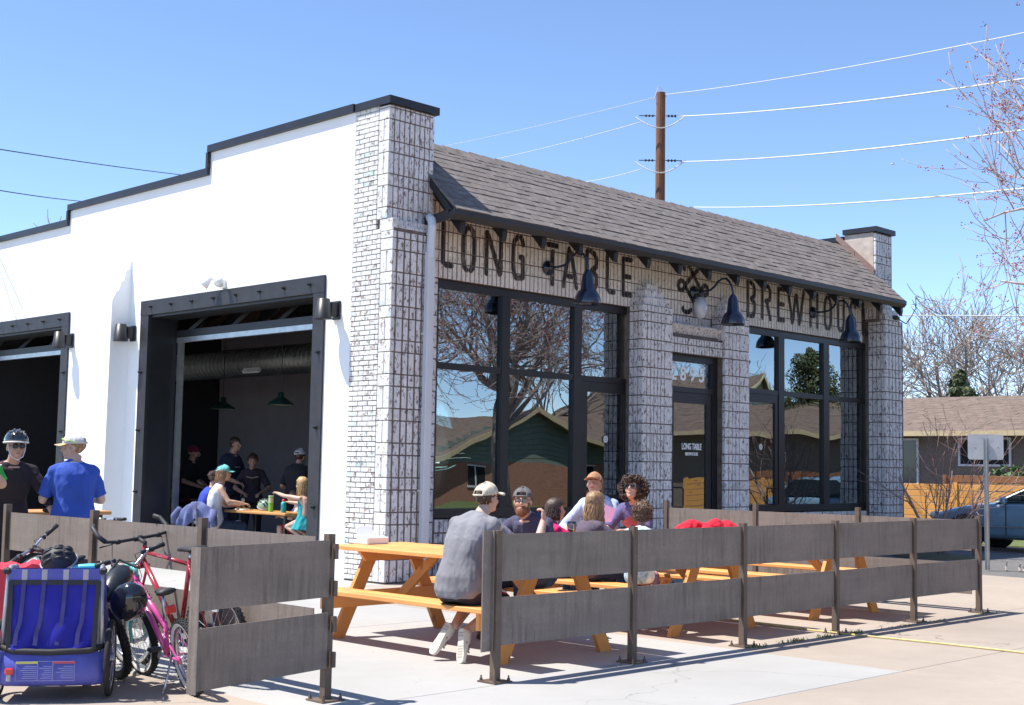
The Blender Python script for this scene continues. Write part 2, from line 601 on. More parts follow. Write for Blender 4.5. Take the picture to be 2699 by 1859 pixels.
# parapet caps
for (a, b, z) in ((-1.0, 2.66, 6.40), (2.64, 7.23, 6.04), (7.21, 15.6, 5.77)):
    c = MB(); c.bb((X0-0.06, a, z), (X1+0.05, b-0.003, z+0.11)); bp('parapet_cap', c, M_BLACK)
for (y, z0, z1) in ((2.66, 6.14, 6.40), (7.23, 5.87, 6.04)):
    c = MB(); c.bb((X0-0.058, y-0.03, z0+0.012), (X1+0.05, y+0.03, z1-0.002)); bp('step_flashing', c, M_BLACK)
    
# bays: steel portal, bolts, track, tilted glass door above
def bay(ya, yb):
    # ya = right (near) outer edge, yb = left (far) outer edge
    f = MB()
    f.bb((X0-0.035, ya, 3.94), (X0+0.02, yb, 4.18))
    f.bb((X0-0.030, ya, 0.0), (X0+0.02, ya+0.25, 3.94))
    f.bb((X0-0.030, yb-0.25, 0.0), (X0+0.02, yb, 3.94))
    fr = bp('bay_frame', f, M_STEELDK)
    r = MB()
    r.bb((X0+0.02, ya+0.23, 0), (X1+0.06, ya+0.25, 3.92)); r.bb((X0+0.02, yb-0.25, 0), (X1+0.06, yb-0.23, 3.92))
    r.bb((X0+0.02, ya+0.25, 3.90), (X1+0.06, yb-0.25, 3.94))
    obj('reveal', r, M_BLACK, fr)
    n = int((yb-ya)/0.66)
    pos = [(ya+0.33+i*(yb-ya-0.66)/n, 4.07) for i in range(n+1)]
    pos += [(yb-0.09, z) for z in (1.05, 2.05, 3.0)]+[(ya+0.10, z) for z in (0.95, 2.05, 3.1)]
    for (y, z) in pos:
        b = MB(); rot = Matrix.Rotation(RAD(90), 4, 'Y')
        b.lathe([(0.030, -0.005), (0.030, 0.012), (0.016, 0.012), (0.016, 0.05)], (X0-0.037, y, z), 6, mat=Matrix.Rotation(RAD(-90), 4, 'Y'))
        obj('bolt', b, M_BLACK, fr)
    for y in (ya+0.31, yb-0.31):
        t = MB(); t.bb((X1+0.06, y-0.035, 0), (X1+0.15, y+0.035, 3.62)); obj('door_track', t, M_SILVER, fr)
    d = MB(); d.bb((X1+0.04, ya+0.27, 3.52), (X1+0.12, yb-0.27, 3.60)); d.bb((X1+0.05, ya+0.27, 3.60), (X1+0.11, yb-0.27, 3.64), 0)
    dr = bp('overhead_door', d, M_SILVER)
    d = MB(); d.bb((X1+0.035, ya+0.27, 3.60), (X1+0.10, yb-0.27, 3.72))
    obj('rail', d, M_BLACK, dr)
    for k in range(4):
        y = yb-0.45-k*(yb-ya-0.9)/3.2
        s = MB(); s.bar((X1+0.15, y, 3.70), (X1+0.75, y-0.75, 4.55), 0.06, 0.06); obj('strut', s, M_BLACK, dr)
    g_ = MB(); g_.quad((X1+0.14, ya+0.30, 3.73), (X1+0.14, yb-0.30, 3.73), (X1+2.3, yb-0.30, 4.62), (X1+2.3, ya+0.30, 4.62))
    obj('glazing', g_, M_GLASS[1], dr)
bay(-0.43, 4.53)
bay(7.03, 12.1)

# --- front masonry pieces are gathered first: the ones that show largest become single objects
TILES = []      # (centre, size, axis, material index)
def tile(c, d, m=0): TILES.append((V(c), d, m))
def column_rows(z0, z1, a=0.294, b=0.16, start=0):
    z = z0; k = start; out = []
    while z < z1-0.03:
        h = (a, b)[k % 2]; h = min(h, z1-z)
        out.append((z, h)); z += h; k += 1
    return out
J = 0.018
def tiles_front(x0, x1, y, z0, z1, cols, m=0, a=0.294, b=0.16, start=0, depth=0.05, jit=0.004, gap=J):
    """cols: list of widths (tile incl. joint); facing -y"""
    for (z, h) in column_rows(z0, z1, a, b, start):
        x = x0
        for cw in cols:
            if x+cw > x1+0.002: break
            tile((x+cw/2, y+depth/2+random.uniform(-jit, jit), z+h/2), (cw-gap, depth, h-J), m)
            x += cw

back = MB()
YF = -1.45                      # face of the sign wall
# wall bodies (recessed joint surface)
back.bb((3.23, -1.712, 4.70), (3.985, -1.02, 6.40))                    # left pillar core
back.bb((3.22, -1.838, 0), (3.90, -1.02, 4.70))
back.bb((4.0, YF+0.007, 4.19), (16.06, -1.20, 5.66))                # sign wall
back.bb((3.985, YF+0.007, 0), (4.385, -1.20, 4.19)); back.bb((4.385, YF+0.007, 0), (8.86, -1.2, 0.80))
back.bb((8.62, -1.736, 0), (9.36, -1.20, 4.22)); back.bb((10.86, -1.736, 0), (11.56, -1.20, 4.22))
back.bb((9.36, -1.692, 3.50), (10.86, -1.20, 3.76)); 
back.bb((8.86, YF+0.008, 3.0), (8.88, -1.2, 4.19))
back.bb((9.36, YF+0.0075, 3.76), (10.86, -1.2, 4.19)); back.bb((11.56, YF+0.0075, 0), (11.95, -1.2, 4.19))
back.bb((13.15, YF+0.007, 0), (16.30, -1.2, 0.80)); back.bb((16.29, YF+0.006, 0.80), (16.6, -1.2, 4.19))
back.bb((16.08, -1.712, 4.62), (16.72, -1.02, 6.44)); back.bb((16.22, -1.838, 0), (16.92, -1.2, 4.66))
back.prism([(9.36, -1.66, 3.76), (9.36, -1.45, 3.99), (9.36, -1.3, 3.99), (9.36, -1.3, 3.76)], (0.001, 0, 0), (1.499, 0, 0))
bp('masonry_core', back, M_MORTAR)

# left pillar, upper shaft: eight narrow columns
tiles_front(3.2, 4.02, -1.72, 4.83, 6.385, [0.0905]*9, 0, start=1)
# corbels where the shaft steps out
for (z, h_, y, n) in ((4.665, 0.08, -1.835, 6), (4.75, 0.075, -1.79, 6)):
    for i in range(n): tile((3.26+i*0.118, y+0.10+random.uniform(-0.008, 0.008), z+h_/2), (0.108, 0.20, h_-0.006), 0)
# lower shaft: deep ribs
tiles_front(3.194, 3.95, -1.85, 0.02, 4.66, [0.081, 0.129, 0.109, 0.121, 0.10, 0.075, 0.09], 0, depth=0.07, gap=0.032, start=0)
tiles_front(4.03, 4.39, YF, 0.02, 4.18, [0.0886]*4, 0, start=0)
# sign band
BAND_ROWS = [(4.185, 0.245), (4.43, 0.16), (4.59, 0.275), (4.865, 0.165), (5.03, 0.25), (5.28, 0.165), (5.445, 0.2)]
BAND_W = 0.0886
def band(x0, x1):
    n = int((x1-x0)/BAND_W)
    for (z, h) in BAND_ROWS:
        for i in range(n):
            tile((x0+(i+0.5)*BAND_W, YF+0.025+random.uniform(-0.002, 0.002), z+h/2), (BAND_W-0.018, 0.05, h-0.018), 1)
band(4.03, 16.06)
# under the windows
tiles_front(4.40, 8.60, YF-0.01, 0.62, 0.815, [0.0886]*60, 0, a=0.19, depth=0.06)
tiles_front(4.40, 8.60, YF, 0.02, 0.615, [0.0886]*60, 0)
tiles_front(13.2, 16.2, YF-0.01, 0.62, 0.815, [0.0886]*60, 0, a=0.19, depth=0.06)
tiles_front(13.2, 16.2, YF, 0.02, 0.615, [0.0886]*60, 0)
# centre piers
tiles_front(8.58, 9.40, -1.745, 0.02, 4.22, [0.125, 0.09, 0.09, 0.09, 0.09, 0.09, 0.22], 0, depth=0.06)
tiles_front(10.84, 11.60, -1.745, 0.02, 4.22, [0.125, 0.105, 0.105, 0.105, 0.30], 0, depth=0.06)
for (x0, x1) in ((8.66, 9.34), (10.90, 11.54)):
    for k, (ins, z, h) in enumerate(((0.0, 4.222, 0.13), (0.09, 4.354, 0.12), (0.19, 4.476, 0.11))):
        for i in range(3):
            ww = (x1-x0-2*ins)/3
            tile((x0+ins+(i+0.5)*ww, -1.70+0.05*k+0.15, z+h/2), (ww-0.010, 0.30, h-0.006), 0)
# door head: two low courses and the tapering sill course above
tiles_front(9.40, 10.84, -1.70, 3.50, 3.77, [0.0755]*19, 0, a=0.15, b=0.12, depth=0.05)
tiles_front(9.40, 10.84, YF-0.004, 3.99, 4.18, [0.0886]*16, 0, a=0.19)
for i in range(19):
    TILES.append((V((9.405+(i+0.5)*0.0755, -1.585, 3.875)), ('slope', 0.064, 0.31, 0.03), 0))
def tiles_side(x, y0, y1, z0, z1, n):
    for (z, h) in column_rows(z0, z1):
        for i in range(n):
            w_ = (y1-y0)/n
            tile((x+0.02, y0+(i+0.5)*w_, z+h/2), (0.04, w_-J, h-J), 0)
tiles_side(8.585, -1.735, -1.46, 0.02, 4.22, 3); tiles_side(10.835, -1.735, -1.46, 3.80, 4.22, 3); tiles_side(16.195, -1.84, -1.46, 0.02, 4.66, 4)
# right wall piece beside pier and right pillar
tiles_front(11.62, 11.95, YF, 0.02, 4.18, [0.105]*3, 0)
tiles_front(16.05, 16.76, -1.72, 4.90, 6.44, [0.0905]*8, 0, start=1)
tiles_front(16.20, 16.95, -1.85, 0.02, 4.66, [0.134]*5, 0, depth=0.07, gap=0.034)
for (z, h_, y, n) in ((4.665, 0.11, -1.835, 5), (4.78, 0.11, -1.79, 5)):
    for i in range(n): tile((16.27+i*0.125, y+0.10, z+h_/2), (0.115, 0.20, h_-0.006), 0)
tiles_side(16.06, -1.715, -1.46, 4.66, 5.5, 3)
EYE = V((-8.0655, -15.232, 1.5367))
def area(t):
    d = t[1]
    w_, h_ = (d[1], d[2]) if d[0] == 'slope' else (d[0], d[2])
    return w_*h_/((t[0]-EYE).length_squared)*(0.25 if t[0].z < 0.75 else 1)
TILES.sort(key=area, reverse=True)
_tm = {}
def tile_mesh(d, m, mats):
    key = (tuple(round(x, 3) if not isinstance(x, str) else x for x in d), m)
    if key not in _tm:
        b = MB()
        if d[0] == 'slope': b.box((0, 0, 0), (d[1], d[2], d[3]), rot=Matrix.Rotation(RAD(-52), 3, 'X'))
        else: b.rbox((0, 0, 0), d, 0.004)
        _tm[key] = b.mesh('tile', [mats[m]])
    return _tm[key]
rest = MB()
for i, (c, d, m) in enumerate(TILES):
    if i < 298:
        inst('tile', tile_mesh(d, m, (M_TILE, M_TILE_B)), B, c)
    elif d[0] == 'slope': rest.box(c, (d[1], d[2], d[3]), m, Matrix.Rotation(RAD(-52), 3, 'X'))
    else: rest.box(c, d, m)
bp('tile_field', rest, [M_TILE, M_TILE_B], kind='stuff')

# side face of the pillar: running-bond brick and a column of blocks at the corner
BR = []
nz = 94
for k in range(nz):
    z = 0.02+k*0.0679
    if z > 6.36: break
    low = z < 4.66
    y_end = -1.60 if low else -1.50          # where the block column begins
    y = -0.985 - (0.105 if k % 2 else 0.0)
    first = True
    ylim = y_end+0.004
    yy = -0.985
    lens = [0.105]+[0.215]*4 if k % 2 else [0.215]*4
    for L in lens:
        e = max(yy-L, ylim)
        if yy-e > 0.05: BR.append((V((3.2+0.02, (yy+e)/2, z+0.034)), (0.05, yy-e-0.011, 0.0565)))
        yy = e
        if yy <= ylim+0.001: break
_bm = {}
for i, (c, d) in enumerate(BR):
    key = (round(d[1], 3))
    if key not in _bm:
        b = MB(); b.rbox((0, 0, 0), (0.05, d[1], d[2]), 0.003); _bm[key] = b.mesh('brick', [M_BRICK])
    if i < 299: inst('brick', _bm[key], B, c+V((random.uniform(-0.002, 0.004), 0, 0)))
    else:
        pass
if len(BR) > 299:
    r_ = MB()
    for c, d in BR[299:]: r_.box(c, (0.05, d[1], d[2]))
    bp('brick_field', r_, M_BRICK, kind='stuff')
for k, (z, h) in enumerate(column_rows(0.02, 4.66)+column_rows(4.83, 6.385, start=1)):
    low = z < 4.7
    ya, yb = (-1.60, -1.855) if low else (-1.50, -1.725)
    cuts = [(ya, yb)] if h < 0.2 else [(ya, (ya+yb)/2), ((ya+yb)/2, yb)]
    for a, b in cuts:
        m_ = MB(); m_.rbox((3.22, (a+b)/2, z+h/2), (0.052, abs(b-a)-0.010, h-0.012), 0.004); bp('block', m_, M_BRICK)
m_ = MB(); m_.rbox((3.25, -1.70, 4.745), (0.10, 0.27, 0.165), 0.005); bp('block', m_, M_BRICK)
# pillar caps
for (x0, x1, z) in ((3.16, 4.06, 6.395), (16.01, 16.80, 6.45)):
    c = MB(); c.bb((x0, -1.765, z), (x1, -0.99, z+0.105)); bp('pillar_cap', c, M_BLACK)
# inner face of the right pillar and right parapet, bare brick
c = MB(); c.bb((16.05, -1.67, 4.9), (16.08, -1.02, 6.44)); bp('plaster_face', c, simple('worn_plaster', (0.50, 0.42, 0.36), 0.9, var=0.2, scale=6, bmp=0.3, bscale=25))
c = MB(); c.bb((16.12, -1.02, 0), (16.75, 15, 6.33)); bp('end_wall', c, simple('old_brick_orange', (0.42, 0.26, 0.17), 0.9, var=0.4, scale=9, stretch=(1, 1, 3)))
c = MB(); c.bb((16.06, -0.985, 6.33), (16.80, 15, 6.43)); bp('parapet_cap', c, M_BLACK)

# ------------------------------------------------------------------ lettering, clipped to the tile faces so joints stay open
def clip(poly, x0, x1, z0, z1):
    def cut(p, inside, inter):
        out = []
        for i in range(len(p)):
            a, b = p[i-1], p[i]
            ia, ib = inside(a), inside(b)
            if ib:
                if not ia: out.append(inter(a, b))
                out.append(b)
            elif ia: out.append(inter(a, b))
        return out
    def ix(x): return lambda a, b: (x, a[1]+(b[1]-a[1])*(x-a[0])/(b[0]-a[0]))
    def iz(z): return lambda a, b: (a[0]+(b[0]-a[0])*(z-a[1])/(b[1]-a[1]), z)
    for ins, it in ((lambda p: p[0] >= x0, ix(x0)), (lambda p: p[0] <= x1, ix(x1)), (lambda p: p[1] >= z0, iz(z0)), (lambda p: p[1] <= z1, iz(z1))):
        if len(poly) < 3: return []
        poly = cut(poly, ins, it)
    return poly
def capsule(a, b, r, n=6):
    d = math.atan2(b[1]-a[1], b[0]-a[0])
    out = []
    for i in range(n+1):
        t = d+math.pi/2+math.pi*i/n; out.append((a[0]+r*math.cos(t), a[1]+r*math.sin(t)))
    for i in range(n+1):
        t = d-math.pi/2+math.pi*i/n; out.append((b[0]+r*math.cos(t), b[1]+r*math.sin(t)))
    return out
def letter_mesh(strokes, r):
    m = MB(); lay = 0
    for st in strokes:
        for a, b in zip(st[:-1], st[1:]):
            lay += 1
            poly = capsule(a, b, r)
            xa = min(p[0] for p in poly); xb = max(p[0] for p in poly)
            i0 = int((xa-4.03)/BAND_W)-1; i1 = int((xb-4.03)/BAND_W)+1
            for i in range(max(i0, 0), i1+1):
                for (z, h) in BAND_ROWS:
                    q = clip(poly, 4.03+i*BAND_W+0.004, 4.03+(i+1)*BAND_W-0.004, z+0.006, z+h-0.006)
                    if len(q) > 2:
                        m.add([(p[0], YF-0.0055-0.0005*lay, p[1]) for p in q], [tuple(range(len(q)))])
    return m
GLY = {
 'L': [[(0, 1), (0, 0.10)], [(0.35, 0.04), (1, 0.04)]],
 'O': [[(0.36, 0.99), (0.10, 0.90), (0, 0.74), (0, 0.26), (0.10, 0.08), (0.30, 0.0)], [(0.66, 0.99), (0.90, 0.90), (1, 0.74), (1, 0.26), (0.90, 0.08), (0.70, 0.0)]],
 'N': [[(0, 0), (0, 0.97)], [(0.10, 0.92), (0.95, 0.02)], [(1, 0.05), (1, 1)]],
 'G': [[(1, 0.84), (0.86, 0.97), (0.74, 1.0)], [(0.40, 1.0), (0.12, 0.90), (0, 0.74), (0, 0.26), (0.14, 0.08), (0.34, 0.0), (0.9, 0.02)], [(0.72, 0.52), (0.96, 0.52), (1, 0.04)]],
 'T': [[(0, 0.97), (1, 0.97)], [(0.5, 0.80), (0.5, 0)]],
 'A': [[(0, 0), (0.42, 0.96)], [(1, 0), (0.58, 0.86)], [(0.38, 0.26), (0.60, 0.26)]],
 'B': [[(0, 0), (0, 1)], [(0.36, 1.0), (0.72, 0.96), (1, 0.82), (0.96, 0.62), (0.52, 0.52)], [(0.52, 0.50), (0.98, 0.40), (1, 0.18), (0.78, 0.02), (0.40, 0.0)]],
 'E': [[(0, 0.02), (0, 0.98)], [(0.30, 0.97), (1, 0.97)], [(0.30, 0.51), (0.86, 0.51)], [(0.30, 0.03), (1, 0.03)]],
 'R': [[(0, 0), (0, 1)], [(0.30, 1.0), (0.80, 0.96), (1, 0.80), (0.92, 0.58), (0.40, 0.52)], [(0.58, 0.46), (1, 0)]],
 'W': [[(0, 1), (0.26, 0)], [(0.30, 0.06), (0.47, 0.86)], [(0.54, 0.86), (0.72, 0.0)], [(0.76, 0.06), (1, 1)]],
 'H': [[(0, 0), (0, 1)], [(1, 0), (1, 1)], [(0.30, 0.52), (0.70, 0.52)]],
 'U': [[(0, 1), (0, 0.24), (0.14, 0.06), (0.34, 0)], [(1, 1), (1, 0.24), (0.86, 0.06), (0.66, 0)]],
 'S': [[(1, 0.84), (0.80, 0.98), (0.5, 1.0)], [(0.25, 0.97), (0, 0.80), (0.08, 0.62), (0.9, 0.40), (1, 0.20), (0.80, 0.03)], [(0.52, 0.0), (0.2, 0.02), (0, 0.16)]],
}
LET = [('L', 4.416, 4.671), ('O', 4.806, 5.108), ('N', 5.278, 5.652), ('G', 5.829, 6.123), ('T', 6.588, 6.876), ('A', 6.945, 7.332), ('B', 7.495, 7.802), ('L', 7.983, 8.238), ('E', 8.387, 8.662),
       ('B', 11.897, 12.206), ('R', 12.372, 12.709), ('E', 12.899, 13.168), ('W', 13.226, 13.84), ('H', 14.002, 14.33), ('O', 14.517, 14.812), ('U', 15.004, 15.307), ('S', 15.482, 15.749), ('E', 15.951, 16.178)]
sign = MB(); sign.bb((4.42, YF+0.02, 4.40), (16.1, YF+0.03, 4.42))
sign_o = thing('lettering', None, None, (10, YF, 4.6)); sign_o.parent = B; sign_o.matrix_basis = Matrix.Translation(V((0, YF-4, 4.6)))
for ch, x0, x1 in LET:
    r = 0.042; w_ = x1-x0-2*r
    st = [[(x0+r+a*w_, 4.32+r+b*(0.70-2*r)) for a, b in s] for s in GLY[ch]]
    obj('letter', letter_mesh(st, r), M_PAINT, sign_o)
def em(px, py): return (9.85+(px-285)/275*0.9, 5.123-((py-0.128*(px-422))-175)/470*0.936)
def arc(cx, cy, rx, ry, a0, a1, n=9): return [em(cx+rx*math.cos(RAD(a0+(a1-a0)*i/n)), cy+ry*math.sin(RAD(a0+(a1-a0)*i/n))) for i in range(n+1)]
EM = [[em(450, 196), em(492, 202)], [em(345, 205), em(348, 235)], [em(462, 240), em(408, 300), em(365, 362)], [em(388, 205), em(440, 310), em(492, 412), em(520, 455)],
      arc(322, 378, 28, 42, 0, 330), arc(528, 412, 26, 44, -160, 130), [em(345, 355), em(385, 440), em(432, 520)], [em(432, 520), em(462, 545)], arc(372, 578, 36, 28, 20, 190), arc(488, 596, 26, 40, -50, 130)]
em_o = thing('emblem', None, None, (10, YF, 4.6)); em_o.parent = B; em_o.matrix_basis = Matrix.Translation(V((0.3, YF-4, 4.6))); WM[em_o.name] = Matrix.Translation(V((10.3, YF, 4.6)))
for st in EM: obj('stroke', letter_mesh([st], 0.040), M_PAINT, em_o)

# ------------------------------------------------------------------ roof
SL = 0.92
def roofz(y): return 5.566+SL*(y+1.70)
YE, YR = -2.30, -1.06
r = MB()
r.prism([(4.03, YE+0.02, roofz(YE+0.02)-0.035), (4.03, YR, roofz(YR)-0.035), (4.03, YR, roofz(YR)-0.10), (4.03, YE+0.02, roofz(YE+0.02)-0.10)], (0, 0, 0), (12.01, 0, 0))
r.prism([(3.92, YE+0.021, roofz(YE+0.021)-0.036), (3.92, -1.76, roofz(-1.76)-0.036), (3.92, -1.76, roofz(-1.76)-0.10), (3.92, YE+0.021, roofz(YE+0.021)-0.10)], (0, 0, 0), (0.108, 0, 0))
r.prism([(16.045, YE+0.021, roofz(YE+0.021)-0.036), (16.045, -1.76, roofz(-1.76)-0.036), (16.045, -1.76, roofz(-1.76)-0.10), (16.045, YE+0.021, roofz(YE+0.021)-0.10)], (0, 0, 0), (0.10, 0, 0))
roof = bp('roof', r, M_BLACK)
sl_len = math.hypot(YR-YE, SL*(YR-YE))
up = V((0, YR-YE, SL*(YR-YE))).normalized(); nrm = V((0, -SL, 1)).normalized()
rot = Matrix(((1, 0, 0), (0, up.y, nrm.y), (0, up.z, nrm.z)))
SH = []
rows = 12; ex = sl_len/rows
for k in range(rows):
    low = YE+up.y*ex*k < -1.74
    x = 3.915 if low else 4.02
    xe = 16.15 if low else 16.045
    x += 0 if k % 2 == 0 else -0.0
    first = True
    while x < xe-0.02:
        w_ = random.choice((0.17, 0.24, 0.30, 0.34)) if not first else random.uniform(0.1, 0.3)
        first = False
        e = min(x+w_, xe)
        th = random.choice((0.010, 0.012, 0.016))
        c = V(((x+e)/2, YE, roofz(YE)))+up*(ex*(k+0.5)+random.uniform(-0.006, 0.004))+nrm*(th/2-0.030+0.012)
        SH.append((c, (e-x-0.004, ex+0.045, th+0.014)))
        x = e
tilt = rot @ Matrix.Rotation(RAD(2.2), 3, 'X')
tilt = rot @ Matrix.Rotation(RAD(-3.0), 3, 'X')
SH.sort(key=lambda t: t[1][0]/((t[0]-EYE).length_squared), reverse=True)
rest = MB(); _sm = {}
for i, (c, d) in enumerate(SH):
    if i < 296:
        key = (round(d[0], 2), round(d[2], 3))
        if key not in _sm:
            b = MB(); b.box((0, 0, 0), (key[0]-0.002, d[1], d[2]), rot=tilt); _sm[key] = b.mesh('shingle', [M_SHING])
        inst('shingle', _sm[key], roof, c)
    else: rest.box(c, d, 0, tilt)
for k in range(44):                 # ridge caps
    rest.box((4.17+k*0.272, YR+0.02, roofz(YR)+0.012+0.004*(k % 2)), (0.30, 0.20, 0.018), 0, Matrix.Rotation(RAD(3), 3, 'Y') @ rot)
obj('shingle_field', rest, M_SHING, roof, kind='stuff')
r = MB(); r.bb((4.02, YR-0.03, 5.2), (16.05, YR+0.16, roofz(YR)-0.07)); obj('ridge_board', r, M_BLACK, roof)
r = MB(); r.bb((3.7, YR+0.17, 5.40), (16.1, 15, 5.55)); bp('flat_roof', r, simple('roof_felt', (0.10, 0.10, 0.10), 0.9))
# gutter / fascia with return at the left end
r = MB()
r.prism([(3.86, YE-0.02, roofz(YE)-0.02), (3.86, YE-0.02, roofz(YE)-0.09), (3.86, YE+0.03, roofz(YE)-0.15), (3.86, YE+0.10, roofz(YE)-0.15), (3.86, YE+0.10, roofz(YE)-0.07)], (0, 0, 0), (12.34, 0, 0))
gut = bp('gutter', r, M_GUTTER)
r = MB(); r.prism([(3.862, YE+0.10, roofz(YE)-0.02), (3.862, YE+0.10, roofz(YE)-0.15), (3.862, -1.70, roofz(YE)-0.20), (3.862, -1.70, roofz(YE)-0.08)], (0, 0, 0), (0.05, 0, 0))
obj('end_return', r, M_GUTTER, gut)
r = MB(); r.prism([(3.90, YE+0.06, roofz(YE)-0.03), (3.90, -1.76, roofz(-1.76)-0.01), (3.90, -1.76, roofz(-1.76)-0.14), (3.90, YE+0.06, roofz(YE)-0.15)], (0, 0, 0), (0.03, 0, 0)); obj('rake_board', r, M_BLACK, gut)
xx = 4.10
while xx < 16.2:
    t = MB()
    t.prism([(xx, YE+0.105, roofz(YE+0.105)-0.11), (xx, -1.44, roofz(-1.44)-0.11), (xx, -1.44, roofz(-1.44)-0.30), (xx, YE+0.13, roofz(YE+0.13)-0.43), (xx, YE+0.105, roofz(YE)-0.22)], (0, 0, 0), (0.09, 0, 0))
    obj('rafter_tail', t, M_BLACK, roof); xx += 0.806
# stepped flashing on the right pillar
for i in range(2):
    f = MB(); ya = -1.70+i*0.44
    f.prism([(16.04, ya, roofz(ya)+0.0), (16.04, ya+0.43, roofz(ya+0.43)), (16.04, ya+0.43, roofz(ya+0.43)+0.14), (16.04, ya, roofz(ya)+0.14)], (0, 0, 0), (-0.02, 0, 0)); bp('flashing', f, simple('copper_flashing%d' % i, (0.26, 0.17, 0.15), 0.6, 0.2))
# downspout
d = MB(); d.tube([(3.86, -1.83, 4.92), (3.83, -1.90, 4.88), (3.81, -1.94, 4.78), (3.805, -1.93, 4.60), (3.805, -1.92, 4.35)], 0.060, 10)
d.rbox((3.805, -1.915, 2.28), (0.125, 0.085, 4.30), 0.008); d.rbox((3.805, -1.915, 2.30), (0.133, 0.09, 0.05), 0.004)
for z in (1.2, 3.3): d.bb((3.73, -1.90, z), (3.88, -1.85, z+0.03))
bp('downspout', d, M_SPOUT)

# ------------------------------------------------------------------ windows and doors
def frame_bar(a, b, parent, m=M_FRAME, name='frame_bar'):
    f = MB(); f.bb(a, b); return obj(name, f, m, parent)
def pane(x0, x1, z0, z1, y, parent, m=0):
    p = MB(); p.bb((x0, y, z0), (x1, y+0.012, z1)); return obj('pane', p, M_GLASS[m], parent)
def handle(x, z0, z1, y, parent):
    h = MB(); h.tube([(x-0.12, y+0.06, z0), (x-0.02, y-0.06, z0), (x, y-0.07, z0+0.03), (x, y-0.07, z1-0.03), (x-0.02, y-0.06, z1), (x-0.12, y+0.06, z1)], 0.014, 8); return obj('handle', h, M_BLACK, parent)
def sticker(x, z, y, parent):
    s = MB(); s.lathe([(0.055, 0), (0.055, 0.002)], (x, y, z), 20, mat=Matrix.Rotation(RAD(90), 4, 'X')); 
    o = obj('sticker', s, M_WHITE, parent)
    s = MB(); s.lathe([(0.030, 0), (0.030, 0.002), (0.018, 0.002), (0.018, 0)], (x, y-0.003, z), 16, mat=Matrix.Rotation(RAD(90), 4, 'X'), cap=False)
    obj('sticker_print', s, flat('grey_print', (0.3, 0.3, 0.3)), parent)
YW = -1.38; D_ = 0.12
def rect_frame(name, x0, x1, z0, z1, y, t=0.10, bottom=0.13):
    f = MB()
    f.bb((x0, y, z1-t), (x1, y+D_, z1)); f.bb((x0, y, z0), (x1, y+D_, z0+bottom))
    f.bb((x0, y+0.002, z0+bottom), (x0+t*0.7, y+D_-0.002, z1-t)); f.bb((x1-t*0.9, y+0.002, z0+bottom), (x1, y+D_-0.002, z1-t))
    return bp(name, f, M_FRAME)
# left window group
W1 = rect_frame('window', 4.39, 8.86, 0.82, 4.185, YW, 0.115)
for (a, b) in ((5.745, 5.905), (7.34, 7.515)): frame_bar((a, YW-0.004, 0.95), (b, YW+D_, 4.07), W1, name='mullion')
frame_bar((4.46, YW+0.004, 2.92), (8.77, YW+D_-0.004, 3.01), W1, name='transom')
for (a, b) in ((4.46, 5.745), (5.905, 7.34)):
    for (c, d) in ((0.95, 2.92), (3.01, 4.07)): pane(a, b, c, d, YW+0.05, W1)
pane(7.515, 8.77, 3.01, 4.07, YW+0.05, W1)
dr = MB(); dr.bb((7.52, YW+0.01, 2.76), (8.77, YW+0.09, 2.915)); dr.bb((7.52, YW+0.01, 0.30), (7.68, YW+0.09, 2.76)); dr.bb((8.60, YW+0.01, 0.30), (8.77, YW+0.09, 2.76)); dr.bb((7.52, YW+0.01, 0.05), (8.77, YW+0.09, 0.30)); dr.bb((7.68, YW+0.02, 1.02), (8.60, YW+0.08, 1.14))
DL = bp('door', dr, M_FRAME); pane(7.68, 8.60, 1.14, 2.76, YW+0.04, DL, 1); pane(7.68, 8.60, 0.30, 1.02, YW+0.04, DL, 1)
sticker(8.14, 2.02, YW+0.02, DL)
# right window group
W2 = rect_frame('window', 11.95, 16.30, 0.82, 4.185, YW, 0.115)
for (a, b) in ((13.06, 13.25), (14.63, 14.83)): frame_bar((a, YW-0.004, 0.95), (b, YW+D_, 4.07), W2, name='mullion')
frame_bar((12.03, YW+0.004, 2.97), (16.2, YW+D_-0.004, 3.06), W2, name='transom')
for (a, b) in ((13.25, 14.63), (14.83, 16.18)):
    for (c, d) in ((0.95, 2.97), (3.06, 4.07)): pane(a, b, c, d, YW+0.05, W2)
pane(12.03, 13.06, 3.06, 4.07, YW+0.05, W2)
dr = MB(); dr.bb((11.97, YW+0.01, 2.82), (13.05, YW+0.09, 2.965)); dr.bb((11.97, YW+0.01, 0.05), (12.05, YW+0.09, 2.82)); dr.bb((12.96, YW+0.01, 0.05), (13.05, YW+0.09, 2.82)); dr.bb((12.05, YW+0.01, 0.05), (12.96, YW+0.09, 0.30))
DR = bp('door', dr, M_FRAME); pane(12.05, 12.96, 0.30, 2.82, YW+0.04, DR, 0); handle(12.90, 0.95, 1.25, YW+0.0, DR); sticker(12.50, 2.00, YW+0.02, DR)
